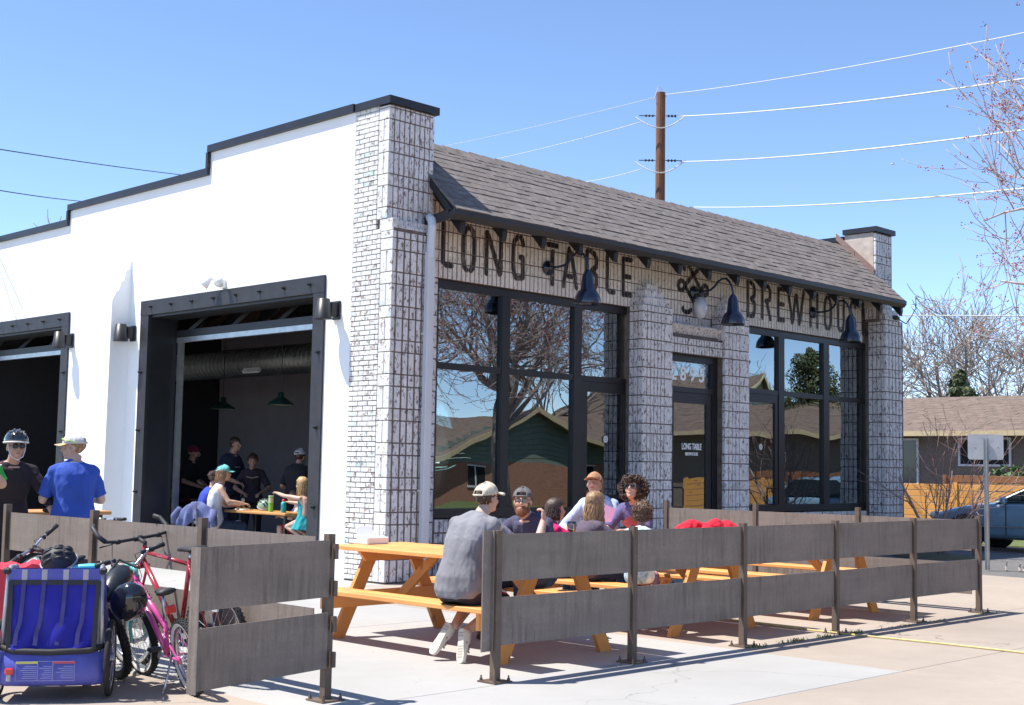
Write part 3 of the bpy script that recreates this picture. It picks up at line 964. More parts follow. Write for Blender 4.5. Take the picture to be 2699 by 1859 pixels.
# main entrance
YD = -1.58
f = MB(); f.bb((9.37, YD, 3.38), (10.85, YD+D_, 3.495)); f.bb((9.37, YD+0.002, 0), (9.50, YD+D_, 3.38)); f.bb((10.71, YD+0.002, 0), (10.85, YD+D_, 3.38)); f.bb((9.50, YD+0.004, 2.86), (10.71, YD+D_, 2.95))
W3 = bp('entrance_frame', f, M_FRAME); pane(9.50, 10.71, 2.95, 3.38, YD+0.05, W3, 1)
dr = MB(); dr.bb((9.51, YD+0.015, 2.68), (10.70, YD+0.09, 2.855)); dr.bb((9.51, YD+0.015, 0.05), (9.64, YD+0.09, 2.68)); dr.bb((10.56, YD+0.015, 0.05), (10.70, YD+0.09, 2.68)); dr.bb((9.64, YD+0.015, 0.05), (10.56, YD+0.09, 0.30))
DC = bp('entrance_door', dr, M_FRAME, label='glazed black entrance door with house number above'); pane(9.64, 10.56, 0.30, 2.68, YD+0.04, DC, 1); handle(9.80, 0.93, 1.26, YD+0.0, DC)
def text(name, s, size, loc, parent, m, rot=(RAD(90), 0, 0), ext=0.001, align='LEFT', spacing=1.0, sx=1.0):
    cu = bpy.data.curves.new(name, 'FONT'); cu.body = s; cu.size = size; cu.extrude = ext; cu.align_x = align; cu.space_character = spacing; cu.resolution_u = 3; cu.offset = size*0.022
    t = bpy.data.objects.new('t', cu); COL.objects.link(t)
    dg = bpy.context.evaluated_depsgraph_get(); dg.update()
    me = bpy.data.meshes.new_from_object(t.evaluated_get(dg)); bpy.data.objects.remove(t)
    me.materials.clear(); me.materials.append(m); me.name = name
    from mathutils import Euler
    mat = Euler(rot).to_matrix().to_4x4() @ Matrix.Diagonal((sx, 1, 1, 1))
    me.transform(mat)
    o = bpy.data.objects.new(name, me)
    return link(o, parent, Matrix.Translation((WM[parent.name].inverted() @ V(loc)) if parent else V(loc)))
M_NUM = flat('white_numerals', (0.93, 0.93, 0.92), 0.6)
for i, ch in enumerate('2895'):
    text('numeral', ch, 0.33, (9.585+i*0.262, YD+0.045, 3.065), W3, M_NUM, ext=0.002)
text('door_lettering', 'LONG TABLE', 0.15, (10.17, YD+0.037, 1.90), DC, M_NUM, align='CENTER', sx=0.62)
text('door_lettering', 'BREWHOUSE', 0.075, (10.17, YD+0.037, 1.80), DC, M_NUM, align='CENTER', sx=0.8)

# ------------------------------------------------------------------ inside
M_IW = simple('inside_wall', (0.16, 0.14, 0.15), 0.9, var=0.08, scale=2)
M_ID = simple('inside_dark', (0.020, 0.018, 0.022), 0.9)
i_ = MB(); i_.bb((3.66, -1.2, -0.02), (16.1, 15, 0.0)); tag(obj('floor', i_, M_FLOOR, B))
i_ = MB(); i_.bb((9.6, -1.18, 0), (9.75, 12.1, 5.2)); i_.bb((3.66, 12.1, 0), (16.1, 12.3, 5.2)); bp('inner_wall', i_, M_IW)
i_ = MB(); i_.bb((3.7, 12.0, 0), (9.55, 12.09, 5.1)); bp('back_wall_shade', i_, M_ID)  # near-black sheet before the back wall, painted stand-in for the left bay's shade
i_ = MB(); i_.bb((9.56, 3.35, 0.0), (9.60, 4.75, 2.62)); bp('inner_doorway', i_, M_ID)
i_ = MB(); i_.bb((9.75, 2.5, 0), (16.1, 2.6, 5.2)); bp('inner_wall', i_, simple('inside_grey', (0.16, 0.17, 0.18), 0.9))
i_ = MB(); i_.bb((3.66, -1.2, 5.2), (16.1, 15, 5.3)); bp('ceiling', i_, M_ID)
for k in range(11):
    j = MB(); j.bb((3.7, -0.9+k*1.15, 4.95), (9.6, -0.84+k*1.15, 5.2)); bp('joist', j, simple('joist_wood', (0.10, 0.06, 0.045), 0.9) if k == 0 else _mc.setdefault('joist', bpy.data.materials['joist_wood']))
t = thing('television', 'black wall television screen inside above the dark inner doorway', 'television', (9.5, 3.9, 3.0))
i_ = MB(); i_.bb((9.50, 3.25, 2.82), (9.585, 4.70, 3.62)); obj('screen', i_, flat('dark_screen', (0.008, 0.008, 0.01), 0.25), t)
t = thing('ventilation_duct', 'silver spiral ventilation duct under the dark ceiling inside the right bay', 'duct', (6.9, 4, 3.5))
M_DUCT = simple('duct_steel', (0.22, 0.22, 0.22), 0.4, 0.7, var=0.2, scale=5)
d = MB(); d.tube([(6.9, -0.8, 3.52), (6.9, 11.5, 3.52)], 0.27, 20); obj('duct_pipe', d, M_DUCT, t, smooth=True)
d = MB()
for k in range(86):
    d.lathe([(0.272, -0.012), (0.285, 0), (0.272, 0.012)], (6.9, -0.7+k*0.14, 3.52), 18, mat=Matrix.Rotation(RAD(90), 4, 'X'), cap=False)
obj('seam', d, M_DUCT, t, kind='stuff')
for k in range(3):
    d = MB(); d.box((6.68, 1.6+k*2.4, 3.36), (0.05, 0.55, 0.16), rot=Matrix.Rotation(RAD(35), 3, 'Y')); obj('vent_grille', d, M_WHITE, t)
M_GRN = simple('green_enamel', (0.015, 0.05, 0.036), 0.3, 0.1)
def pendant(x, y, z, lab):
    t = thing('pendant_lamp', lab, 'pendant lamp', (x, y, z), group='green pendant lamps in the bar')
    s = MB(); s.lathe([(0.23, 0.0), (0.22, 0.03), (0.10, 0.11), (0.055, 0.14), (0.05, 0.22), (0.02, 0.23)], (x, y, z), 20, cap=False); obj('lamp_shade', s, M_GRN, t, smooth=True)
    s = MB(); s.lathe([(0.215, 0.006), (0.0, 0.05)], (x, y, z), 20, cap=False); obj('reflector', s, flat('lamp_white', (0.75, 0.72, 0.6)), t)
    s = MB(); s.tube([(x, y, z+0.22), (x, y, 5.2)], 0.008, 6); obj('cord', s, M_BLACK, t)
pendant(5.6, 5.72, 2.52, 'green enamel pendant lamp hanging inside left of the television')
pendant(5.6, 3.92, 2.56, 'green enamel pendant lamp hanging inside in front of the television')
for (x0, x1, c) in ((8.12, 8.72, (0.06, 0.28, 0.19)), (15.1, 16.1, (0.05, 0.26, 0.17))):
    i_ = MB(); i_.bb((x0, -1.20, 0.2), (x1, -1.17, 4.1)); bp('green_screen', i_, simple('green_curtain%d' % int(x0), c, 0.8, var=0.3, scale=3, stretch=(6, 1, 0.5)))
for (x, r_) in ((7.62, 0.07), (7.78, 0.025), (8.02, 0.09), (8.26, 0.08), (8.62, 0.06)):
    i_ = MB(); i_.tube([(x, -1.25+r_*0.3, 2.95), (x, -1.25+r_*0.3, 4.10)], r_, 10); bp('pipe', i_, simple('pipe_paint%d' % int(x*100), (0.84, 0.82, 0.72) if r_ > 0.03 else (0.45, 0.25, 0.10), 0.5, var=0.1))

# ------------------------------------------------------------------ lamps on the walls
def sconce(y, lab):
    t = thing('wall_lamp', lab, 'wall lamp', (3.2, y, 3.66), group='black downlights on the white wall')
    s = MB(); s.lathe([(0.125, -0.14), (0.120, -0.13), (0.085, 0.14), (0.06, 0.145)], (2.96, y, 3.66), 20); obj('lamp_shade', s, M_BLACK, t, smooth=True)
    s = MB(); s.rbox((3.13, y, 3.67), (0.14, 0.10, 0.20), 0.01); obj('bracket', s, M_BLACK, t)
    s = MB(); s.rbox((3.185, y, 3.66), (0.03, 0.16, 0.26), 0.006); obj('wall_plate', s, M_BLACK, t)
sconce(-0.70, 'black conical wall lamp between the right bay and the brick pillar')
sconce(4.78, 'black conical wall lamp between the buttress and the right bay')
sconce(6.93, 'black conical wall lamp at the top corner of the left bay')
M_NAVY = simple('navy_enamel', (0.018, 0.026, 0.048), 0.22, 0.1, var=0.1, coat=0.5)
def gooseneck(x, z, lab):
    t = thing('gooseneck_lamp', lab, 'barn lamp', (x, YF, z), group='gooseneck barn lamps over the sign')
    s = MB(); s.lathe([(0.115, 0), (0.11, 0.03), (0.03, 0.045), (0.022, 0.12)], (x, YF-0.012, z), 18, mat=Matrix.Rotation(RAD(90), 4, 'X')); obj('wall_plate', s, M_NAVY, t, smooth=True)
    pr = [(0.02, 0), (0.24, 0.0), (0.36, 0.015), (0.45, 0.07), (0.52, 0.145), (0.60, 0.185), (0.68, 0.18), (0.75, 0.12), (0.80, 0.03), (0.82, -0.06), (0.82, -0.16)]
    s = MB(); s.tube([(x, YF-0.01-a, z+b) for a, b in pr], 0.020, 8); obj('arm', s, M_NAVY, t, smooth=True)
    for k, (a, b) in enumerate(((0.05, 0.06), (0.05, -0.06))):
        pass
    sh = [(0.03, -0.10), (0.045, -0.12), (0.06, -0.14), (0.085, -0.20), (0.105, -0.40), (0.135, -0.42), (0.185, -0.50), (0.205, -0.60), (0.20, -0.615), (0.19, -0.60), (0.12, -0.44)]
    s = MB(); s.lathe(sh, (x, YF-0.83, z), 24, cap=False); obj('lamp_shade', s, M_NAVY, t, smooth=True)
    s = MB(); s.ell((x, YF-0.83, z-0.50), (0.05, 0.05, 0.07)); obj('bulb', s, flat('bulb_white%d' % int(x), (0.7, 0.7, 0.65), 0.2), t, smooth=True)
gooseneck(6.62, 4.59, 'navy gooseneck barn lamp in front of the word TABLE')
gooseneck(10.31, 4.61, 'navy gooseneck barn lamp in front of the crossed emblem')
gooseneck(14.10, 4.62, 'navy gooseneck barn lamp in front of the word BREWHOUSE')
t = thing('globe_light', 'frosted globe light hanging over the entrance below the emblem', 'globe light', (10.35, YF, 4.4))
s = MB(); s.lathe([(0.06, 0.0), (0.06, 0.10), (0.08, 0.13), (0.05, 0.16)], (10.36, YF-0.12, 4.50), 16); obj('holder', s, M_NAVY, t, smooth=True)
s = MB(); s.lathe([(0.06, 0.02), (0.115, -0.08), (0.12, -0.20), (0.08, -0.32), (0.01, -0.36)], (10.36, YF-0.12, 4.50), 18); obj('globe', s, simple('frosted_glass', (0.62, 0.64, 0.70), 0.25, coat=0.6), t, smooth=True)
t = thing('flood_light', 'white twin security light on the stucco above the right bay', 'security light', (3.2, 2.12, 4.32))
s = MB(); s.rbox((3.17, 2.12, 4.27), (0.06, 0.10, 0.14), 0.01); obj('base', s, M_STUCCO, t)
for k, (y, a) in enumerate(((2.30, 35), (1.98, -20))):
    s = MB(); s.tube([(3.14, 2.12, 4.32), (3.06, y, 4.36)], 0.018, 6); obj('arm', s, M_STUCCO, t)
    s = MB(); s.lathe([(0.03, 0.07), (0.05, 0.0), (0.075, -0.12)], (3.03, y, 4.33), 14, mat=Matrix.Rotation(RAD(a), 4, 'X') @ Matrix.Rotation(RAD(25), 4, 'Y')); obj('lamp_head', s, M_STUCCO, t, smooth=True)
t = thing('electric_mast', 'weathered service fitting on top of the right brick buttress', 'fitting', (16.6, -1.8, 4.7))
s = MB(); s.tube([(16.62, -1.80, 4.72), (16.7, -1.88, 4.70), (16.86, -1.95, 4.62), (16.95, -2.0, 4.74)], 0.012, 6); s.tube([(16.95, -2.0, 4.74), (17.0, -2.1, 4.95), (16.90, -2.15, 5.15)], 0.009, 6); s.ell((16.62, -1.83, 4.73), (0.12, 0.08, 0.05)); obj('cable', s, M_BLACK, t)

# ------------------------------------------------------------------ fences
M_BOARD = steel_board('weathered_steel_board', (0.235, 0.190, 0.160), (0.15, 0.085, 0.05))
M_POST = steel_board('weathered_steel_post', (0.150, 0.105, 0.078), (0.15, 0.085, 0.045))
FY = -8.34
def fence_post(p, parent, h=1.07, w_=0.055, nuts=True):
    f = MB(); f.bb((p[0]-w_/2, p[1]-w_/2, 0.012), (p[0]+w_/2, p[1]+w_/2, h+0.012)); o = obj('post', f, M_POST, parent)
    f = MB(); f.bb((p[0]-0.09, p[1]-0.09, 0.001), (p[0]+0.09, p[1]+0.09, 0.012))
    for i in (-1, 1):
        for j in (-1, 1): f.lathe([(0.012, 0.012), (0.012, 0.03), (0.006, 0.03), (0.006, 0.05)], (p[0]+i*0.07, p[1]+j*0.07, 0), 6)
    obj('base_plate', f, M_POST, o)
def board(a, b, z0, z1, parent, t=0.008, off=(0, 0)):
    f = MB(); f.bar((a[0]+off[0], a[1]+off[1], (z0+z1)/2), (b[0]+off[0], b[1]+off[1], (z0+z1)/2), t, z1-z0); obj('board', f, M_BOARD, parent)
ff = thing('fence', 'long grey steel fence of two boards along the patio front', 'fence', (2.6, FY, 0))
fx = [-1.207, 0.341, 1.878, 3.431, 4.983, 6.496]
for x in fx: fence_post((x, FY), ff)
for a, b in zip(fx[:-1], fx[1:]):
    for z0, z1 in ((0.255, 0.60), (0.715, 1.055)): board((a+0.03, FY), (b-0.03, FY), z0, z1, ff)
e = MB(); e.bb((-1.335, FY+0.01, 0.22), (-1.245, FY+0.022, 1.085)); e.bb((-1.25, FY-0.01, 0.22), (-1.238, FY+0.022, 1.085)); obj('end_plate', e, M_BOARD, ff)
sf = thing('fence', 'sunlit steel fence running beside the bicycles towards the white wall', 'fence', (-2.7, -6, 0))
sy = [-8.17, -6.80, -5.20, -3.62]
for k, y in enumerate(sy):
    fence_post((-2.70 if k else -2.60, y), sf, 1.125 if k else 1.07)
for a, b in zip(sy[:-1], sy[1:]):
    for z0, z1 in ((0.255, 0.60), (0.735, 1.065)): board((-2.69, a+0.03), (-2.69, b-0.03), z0, z1, sf)
rf = thing('fence', 'steel fence closing the right end of the patio in front of the door', 'fence', (6.46, -6, 0))
ry = [-6.83, -5.35, -3.90]
for y in ry: fence_post((6.47, y), rf, 1.12)
for a, b in zip([-8.30]+ry[:-1], ry):
    for z0, z1 in ((0.20, 0.55), (0.69, 1.035)): board((6.47, a+0.03), (6.47, b-0.03), z0, z1, rf)
# gate swung open towards the bicycles
ga, gb = V((-2.63, -8.21, 0)), V((-3.80, -8.47, 0))
gt = thing('gate', 'open steel gate panel of two boards hinged on the corner post', 'gate', tuple(ga))
gd = (gb-ga).normalized()
for z0, z1, w0 in ((0.215, 0.575, 0), (0.675, 1.045, 0)):
    f = MB(); f.bar(ga+V((0, 0, (z0+z1)/2)), gb+V((0, 0, (z0+z1)/2)), 0.008, z1-z0); obj('board', f, M_BOARD, gt)
nn = V((-gd.y, gd.x, 0))
f = MB(); f.bar(gb+V((0, 0, 0.205)), gb+V((0, 0, 1.045)), 0.006, 0.075, up=nn); obj('end_plate', f, M_BOARD, gt)
for z in (0.27, 0.50, 0.73, 0.97):
    f = MB(); f.bar(ga+V((0.035, -0.02, z-0.05)), ga+V((0.035, -0.02, z+0.05)), 0.03, 0.03); obj('hinge', f, M_POST, gt)

# ------------------------------------------------------------------ picnic tables
WD = (0.76, 0.345, 0.105); WDD = (0.36, 0.13, 0.03)
M_WY = wood('cedar_long', WD, WDD, 1); M_WX = wood('cedar_cross', WD, WDD, 0); M_WZ = wood('cedar_leg', (0.62, 0.27, 0.065), WDD, 2)
def picnic_table(cx, cy, lab, L=2.82):
    """long axis along y, centred on (cx, cy)"""
    t = thing('picnic_table', lab, 'picnic table', (cx, cy, 0), group='orange timber picnic tables on the patio')
    for i in range(5):
        b = MB(); b.rbox((cx-0.37+i*0.185, cy, 0.782), (0.178, L, 0.038), 0.005); obj('top_board', b, M_WY, t)
    for sx in (-1, 1):
        for k in range(2):
            b = MB(); b.rbox((cx+sx*(0.685+k*0.146), cy, 0.431), (0.140, L, 0.038), 0.005); obj('seat_board', b, M_WY, t)
    for sy_ in (-1, 1):
        y = cy+sy_*(L/2-0.38)
        for sx in (-1, 1):
            b = MB(); b.bar((cx+sx*0.63, y, 0.0), (cx+sx*0.235, y, 0.762), 0.038, 0.14, up=(0, 1, 0))
            b = MB()
            a0, a1 = 0.70, 0.555; t0, t1 = 0.315, 0.17
            b.prism([(cx+sx*a0, y-0.02, 0), (cx+sx*a1, y-0.02, 0), (cx+sx*t1, y-0.02, 0.762), (cx+sx*t0, y-0.02, 0.762)], (0, 0, 0), (0, 0.04, 0)); obj('leg', b, M_WZ, t)
        b = MB(); b.prism([(cx-0.86, y+sy_*0.022, 0.412), (cx+0.86, y+sy_*0.022, 0.412), (cx+0.82, y+sy_*0.022, 0.272), (cx-0.82, y+sy_*0.022, 0.272)], (0, -0.019, 0), (0, 0.019, 0)) if False else b.bb((cx-0.84, y-sy_*0.022, 0.272), (cx+0.84, y-sy_*0.060, 0.411)); obj('seat_bearer', b, M_WX, t)
        b = MB(); b.prism([(cx-0.44, y-sy_*0.041, 0.762), (cx+0.44, y-sy_*0.041, 0.762), (cx+0.36, y-sy_*0.041, 0.672), (cx-0.36, y-sy_*0.041, 0.672)], (0, -0.019, 0), (0, 0.019, 0)); obj('top_bearer', b, M_WX, t)
        b = MB(); b.bar((cx, y-sy_*0.10, 0.33), (cx, y-sy_*0.62, 0.76), 0.085, 0.038, up=(1, 0, 0)); obj('brace', b, M_WZ, t)
    return t
picnic_table(0.05, -6.73, 'orange picnic table left of the fence where the man in grey sits')
picnic_table(2.55, -6.50, 'orange picnic table behind the fence where the children sit')
picnic_table(4.90, -6.54, 'empty orange picnic table at the right end of the patio')
# ------------------------------------------------------------------ beyond the pub: pole, wires, houses, trees
M_POLE = simple('creosoted_pole', (0.20, 0.085, 0.045), 0.85, var=0.45, scale=3, stretch=(8, 8, 0.5), bmp=0.4, bscale=20)
M_WIRE = flat('bright_wire', (0.72, 0.70, 0.66), 0.4)
M_WIRED = flat('dark_wire', (0.03, 0.035, 0.05), 0.6)
PO = V((23.70, 9.87, 0))
t = thing('utility_pole', 'brown wooden utility pole rising behind the shingled roof', 'utility pole', PO)
s = MB(); s.tube([PO+V((0, 0, z)) for z in (0, 4, 8, 13.18)], [0.19, 0.17, 0.155, 0.14], 14); obj('shaft', s, M_POLE, t, smooth=False)
right = (V((0.68, -0.73, 0)))
left = V((-0.35, -0.94, 0))
def wire(name, pts, r, m, lab, grp=None, n=24):
    a, b, c = [V(p) for p in pts]
    out = []
    for i in range(n+1):
        u = i/n
        out.append(a*(1-u)*(1-2*u)+b*4*u*(1-u)+c*u*(2*u-1))
    s = MB(); s.tube(out, r, 5, 0)
    return tag(obj(name, s, m, smooth=True), lab, 'wire', grp)
def ext(a, b, k):
    a, b = V(a), V(b); return a+(b-a)*k
def span(a, b, k, sag):
    e = ext(a, b, k); m = (V(a)+e)/2-V((0, 0, sag)); return (a, m, e)
g1 = 'overhead wires right of the pole'
wire('power_line', span((23.72, 9.72, 13.10), (15.95, -4.9, 10.147), 1.7, 0.30), 0.010, M_WIRE, 'thin bright overhead wire from the pole top, highest of the right-hand wires', g1)
wire('power_line', span((24.0, 9.5, 12.43), (16.01, -4.861, 9.343), 1.7, 0.36), 0.017, M_WIRE, 'thick bright overhead wire, second from the top right of the pole', g1)
wire('power_line', span((24.2, 9.48, 11.04), (16.08, -4.81, 8.382), 1.7, 0.36), 0.017, M_WIRE, 'thick bright overhead wire, third from the top right of the pole', g1)
wire('power_line', span((24.5, 9.35, 9.65), (16.16, -4.76, 7.288), 1.7, 0.36), 0.016, M_WIRE, 'bright overhead wire meeting the roof line, lowest of the right-hand wires', g1)
g2 = 'overhead wires left of the pole'
wire('power_line', span((23.49, 9.97, 13.0), (31.55, 28.58, 16.02), 1.3, 0.1), 0.009, M_WIRE, 'thin pale wire leading left from the pole top', g2)
wire('power_line', span((23.28, 10.27, 12.25), (33.07, 27.11, 15.42), 1.3, 0.1), 0.013, M_WIRE, 'pale wire leading left from the upper insulator of the pole', g2)
wire('power_line', span((23.38, 10.35, 10.8), (36.0, 24.2, 14.50), 1.3, 0.1), 0.013, M_WIRE, 'pale wire leading left from the lower insulator of the pole', g2)
g3 = 'dark wires over the white wall'
def wx(a, c, lo, hi):
    a, c = V(a), V(c); A = a+(c-a)*lo; C_ = a+(c-a)*hi; return (A, (A+C_)/2-V((0, 0, 0.10)), C_)
wire('power_line', wx((4.739, 13.784, 8.588), (16.42, 24.46, 11.444), -0.5, 1.2), 0.013, M_WIRED, 'dark wire crossing the sky at the far left, upper one', g3)
wire('power_line', wx((4.807, 13.829, 7.663), (14.09, 26.93, 10.485), -0.5, 1.2), 0.013, M_WIRED, 'dark wire crossing the sky at the far left, middle one', g3)
wire('power_line', wx((4.893, 13.886, 6.499), (8.618, 21.38, 7.79), -0.6, 1.6), 0.011, M_WIRED, 'dark wire just above the parapet at the left edge', g3)
wire('service_drop', ((16.9, -2.15, 5.16), (24.0, 0.0, 5.15), (38, 4.2, 6.2)), 0.014, M_WIRE, 'service cable running right from the end of the gutter')
wire('power_line', ((40.0, 22, 8.75), (48, 12.8, 8.72), (60, -1.0, 8.9)), 0.03, M_WIRE, 'bright horizontal wire low above the trees at the right')
for z in (12.45, 11.05):                     # dead-end insulators and jumper loops
    for sgn, d in ((1, V((-0.48, -0.88, -0.16))), (-1, V((0.5, 0.86, 0.15)))):
        c0 = PO+V((0.10*d.x, 0.10*d.y, z))
        dd = d.normalized() if sgn > 0 else (V((-0.36, -0.0, 0))+V((0.0, 0.40, 0.0))).normalized()
        base = PO+V((0, 0, z))+(V((0.64, -0.66, 0)) if sgn > 0 else V((-0.64, 0.66, 0)))*0.17
        s = MB()
        for k in range(3):
            p = base+(V((0.64, -0.66, 0)) if sgn > 0 else V((-0.64, 0.66, 0)))*(0.10+0.11*k)
            s.ell(p, (0.035, 0.035, 0.045), seg=8, ring=6)
        s.tube([base, base+(V((0.64, -0.66, 0)) if sgn > 0 else V((-0.64, 0.66, 0)))*0.55], 0.015, 5)
        obj('insulator', s, M_WIRED, t)
    a = PO+V((0.64, -0.66, 0))*0.85+V((0, 0, z+0.02)); b = PO+V((-0.64, 0.66, 0))*0.85+V((0, 0, z-0.05))
    s = MB(); pts = []
    for i in range(13):
        u = i/12; p = a*(1-u)+b*u; p.z -= 0.42*math.sin(math.pi*u); p += V((-0.7, -0.7, 0))*0.22*math.sin(math.pi*u); pts.append(p)
    s.tube(pts, 0.020, 5); obj('jumper', s, M_WIRE, t)
s = MB(); s.tube([PO+V((0.12, -0.12, 13.05)), PO+V((0.05, -0.02, 13.30)), PO+V((-0.06, 0.05, 13.36)), PO+V((-0.15, 0.15, 12.95))], 0.014, 5); obj('ground_loop', s, M_WIRE, t)

M_SID = simple('grey_green_siding', (0.19, 0.225, 0.19), 0.8, var=0.12, scale=3)
M_RBRK = simple('red_house_brick', (0.34, 0.165, 0.115), 0.9, var=0.25, scale=7, stretch=(1, 1, 3))
M_CRM = simple('cream_siding', (0.62, 0.56, 0.36), 0.8, var=0.08, scale=3)
M_HROOF = simple('brown_roof', (0.155, 0.115, 0.092), 0.95, var=0.28, scale=4, stretch=(0.6, 0.6, 5))
M_TRIM = simple('tan_trim', (0.50, 0.40, 0.24), 0.7, var=0.1)
M_WINDK = flat('house_glass', (0.02, 0.025, 0.03), 0.08)
M_BRN = simple('brown_rendered_wall', (0.17, 0.135, 0.105), 0.9, var=0.12, scale=3, stretch=(1, 1, 4))
M_WTRIM = flat('white_trim', (0.62, 0.62, 0.62), 0.5)
# brown bungalow straight beyond the corner
H = thing('bungalow', 'low brown bungalow with a brown shingle roof behind the orange fence', 'house', (36, -4, 0))
s = MB(); s.bb((33.6, -22, 0), (42, 13, 2.9)); obj('wall', s, M_BRN, H)
s = MB(); s.prism([(33.0, -22.6, 2.96), (38.2, -22.6, 4.40), (43.4, -22.6, 2.96), (43.4, -22.6, 2.84), (33.0, -22.6, 2.84)], (0, 0, 0), (0, 36.2, 0)); ro = obj('roof', s, M_HROOF, H)
s = MB(); s.bb((32.93, -22.6, 2.83), (32.995, 13.6, 2.99)); obj('gutter', s, M_TRIM, ro)
sh = MB()
for k in range(17):
    for j in range(100):
        y = -22.4+j*0.36+(k % 2)*0.18; f_ = (k+0.5)/17
        sh.box((33.0+5.2*f_, y, 2.965+1.44*f_+random.uniform(0.0, 0.012)), (0.34, 0.352, 0.02), rot=Matrix.Rotation(RAD(-15.5), 3, 'Y'))
obj('shingle_field', sh, M_HROOF, ro, kind='stuff')
def hwin(y0, y1, z0, z1, x):
    s = MB(); s.bb((x-0.06, y0-0.07, z0-0.07), (x+0.02, y1+0.07, z0)); s.bb((x-0.06, y0-0.07, z1), (x+0.02, y1+0.07, z1+0.07)); s.bb((x-0.058, y0-0.07, z0), (x+0.02, y0, z1)); s.bb((x-0.058, y1, z0), (x+0.02, y1+0.07, z1)); s.bb((x-0.05, (y0+y1)/2-0.03, z0), (x+0.02, (y0+y1)/2+0.03, z1))
    w_ = obj('window', s, M_WTRIM, H); s = MB(); s.bb((x-0.02, y0, z0), (x-0.005, y1, z1)); obj('pane', s, M_WINDK, w_)
hwin(3.4, 5.05, 1.92, 2.72, 33.6); hwin(6.6, 8.4, 1.25, 2.70, 33.6); hwin(-5.0, -2.5, 1.4, 2.7, 33.6)
# orange horizontal-board fence and the darker one behind it
M_OF = wood('orange_fence_board', (0.62, 0.30, 0.085), (0.36, 0.15, 0.04), 1)
M_DF = wood('brown_fence_board', (0.24, 0.105, 0.045), (0.12, 0.05, 0.02), 1)
t = thing('fence', 'orange horizontal board fence across the side street', 'fence', (26, 0, 0))
for k in range(7):
    for j in range(7):
        s = MB(); s.rbox((26+random.uniform(-0.008, 0.008), -13.5+j*3.0+1.5, 0.17+k*0.175), (0.025, 2.98, 0.158), 0.004); obj('board', s, M_OF, t)
for j in range(8):
    s = MB(); s.bb((25.94, -13.56+j*3.0, 0), (25.985, -13.44+j*3.0, 1.36)); obj('post', s, M_OF, t)
t = thing('fence', 'darker brown slatted fence in front of the green hedge', 'fence', (28.6, -2, 0))
for k in range(6):
    for j in range(6):
        s = MB(); s.rbox((28.6+0.03*(k % 2), -14+j*2.85+1.4, 0.32+k*0.225), (0.025, 2.83, 0.20), 0.004); obj('board', s, M_DF, t)
for j in range(7):
    s = MB(); s.bb((28.54, -14.05+j*2.85, 0), (28.585, -13.95+j*2.85, 1.56)); obj('post', s, M_DF, t)
M_LEAF1 = simple('hedge_leaf', (0.055, 0.115, 0.022), 0.6, var=0.5, scale=30)
M_LEAF2 = simple('evergreen_leaf', (0.075, 0.095, 0.035), 0.65, var=0.5, scale=20)
M_LEAF3 = simple('cypress_leaf', (0.045, 0.10, 0.025), 0.65, var=0.5, scale=20)
M_BARK = simple('grey_bark', (0.24, 0.20, 0.18), 0.85, var=0.3, scale=6, stretch=(1, 1, 0.3))
M_BARKL = simple('pale_twig', (0.36, 0.31, 0.29), 0.8, var=0.3, scale=9)
M_BARKF = simple('far_twig', (0.27, 0.22, 0.19), 0.9, var=0.2, scale=3)
M_BUD = simple('maple_bud', (0.36, 0.055, 0.075), 0.6, var=0.5, scale=30)
M_GRASS = simple('verge_grass', (0.10, 0.13, 0.035), 0.9, var=0.4, scale=6)
def leaf_cloud(m, pts, size, n, rng):
    for c, r in pts:
        for _ in range(n):
            d = V((rng.gauss(0, 1), rng.gauss(0, 1), rng.gauss(0, 1))).normalized()
            p = V(c)+V((d.x*r[0], d.y*r[1], d.z*r[2]))*(0.55+0.5*rng.random())
            a = V((rng.gauss(0, 1), rng.gauss(0, 1), rng.gauss(0, 1))).normalized()
            b = d.cross(a).normalized() if d.cross(a).length > 0.01 else V((1, 0, 0))
            s_ = size*(0.6+0.8*rng.random())
            m.add([p-a*s_*0.5, p+b*s_*0.35, p+a*s_*0.7, p-b*s_*0.35], [(0, 1, 2, 3)])
rng = random.Random(3)
t = thing('hedge', 'clipped bright green hedge above the brown fence', 'hedge', (30.2, -2, 0))
s = MB(); pts = []
for k in range(16): pts.append(((30.2+rng.uniform(-0.2, 0.2), 1.9-k*0.55, 1.25+rng.uniform(-0.1, 0.10)), (0.6, 0.6, 0.62)))
leaf_cloud(s, pts, 0.14, 420, rng); obj('foliage', s, M_LEAF1, t)
s = MB()
for k in range(8): s.tube([(30.2, 1.6-k*1.1, 0), (30.2, 1.6-k*1.1, 1.2)], 0.04, 5)
obj('stems', s, M_BARK, t)
s = MB(); s.box((23.2, -4, -0.01), (4.6, 44, 0.03)); tag(obj('verge', s, M_GRASS), kind='structure')

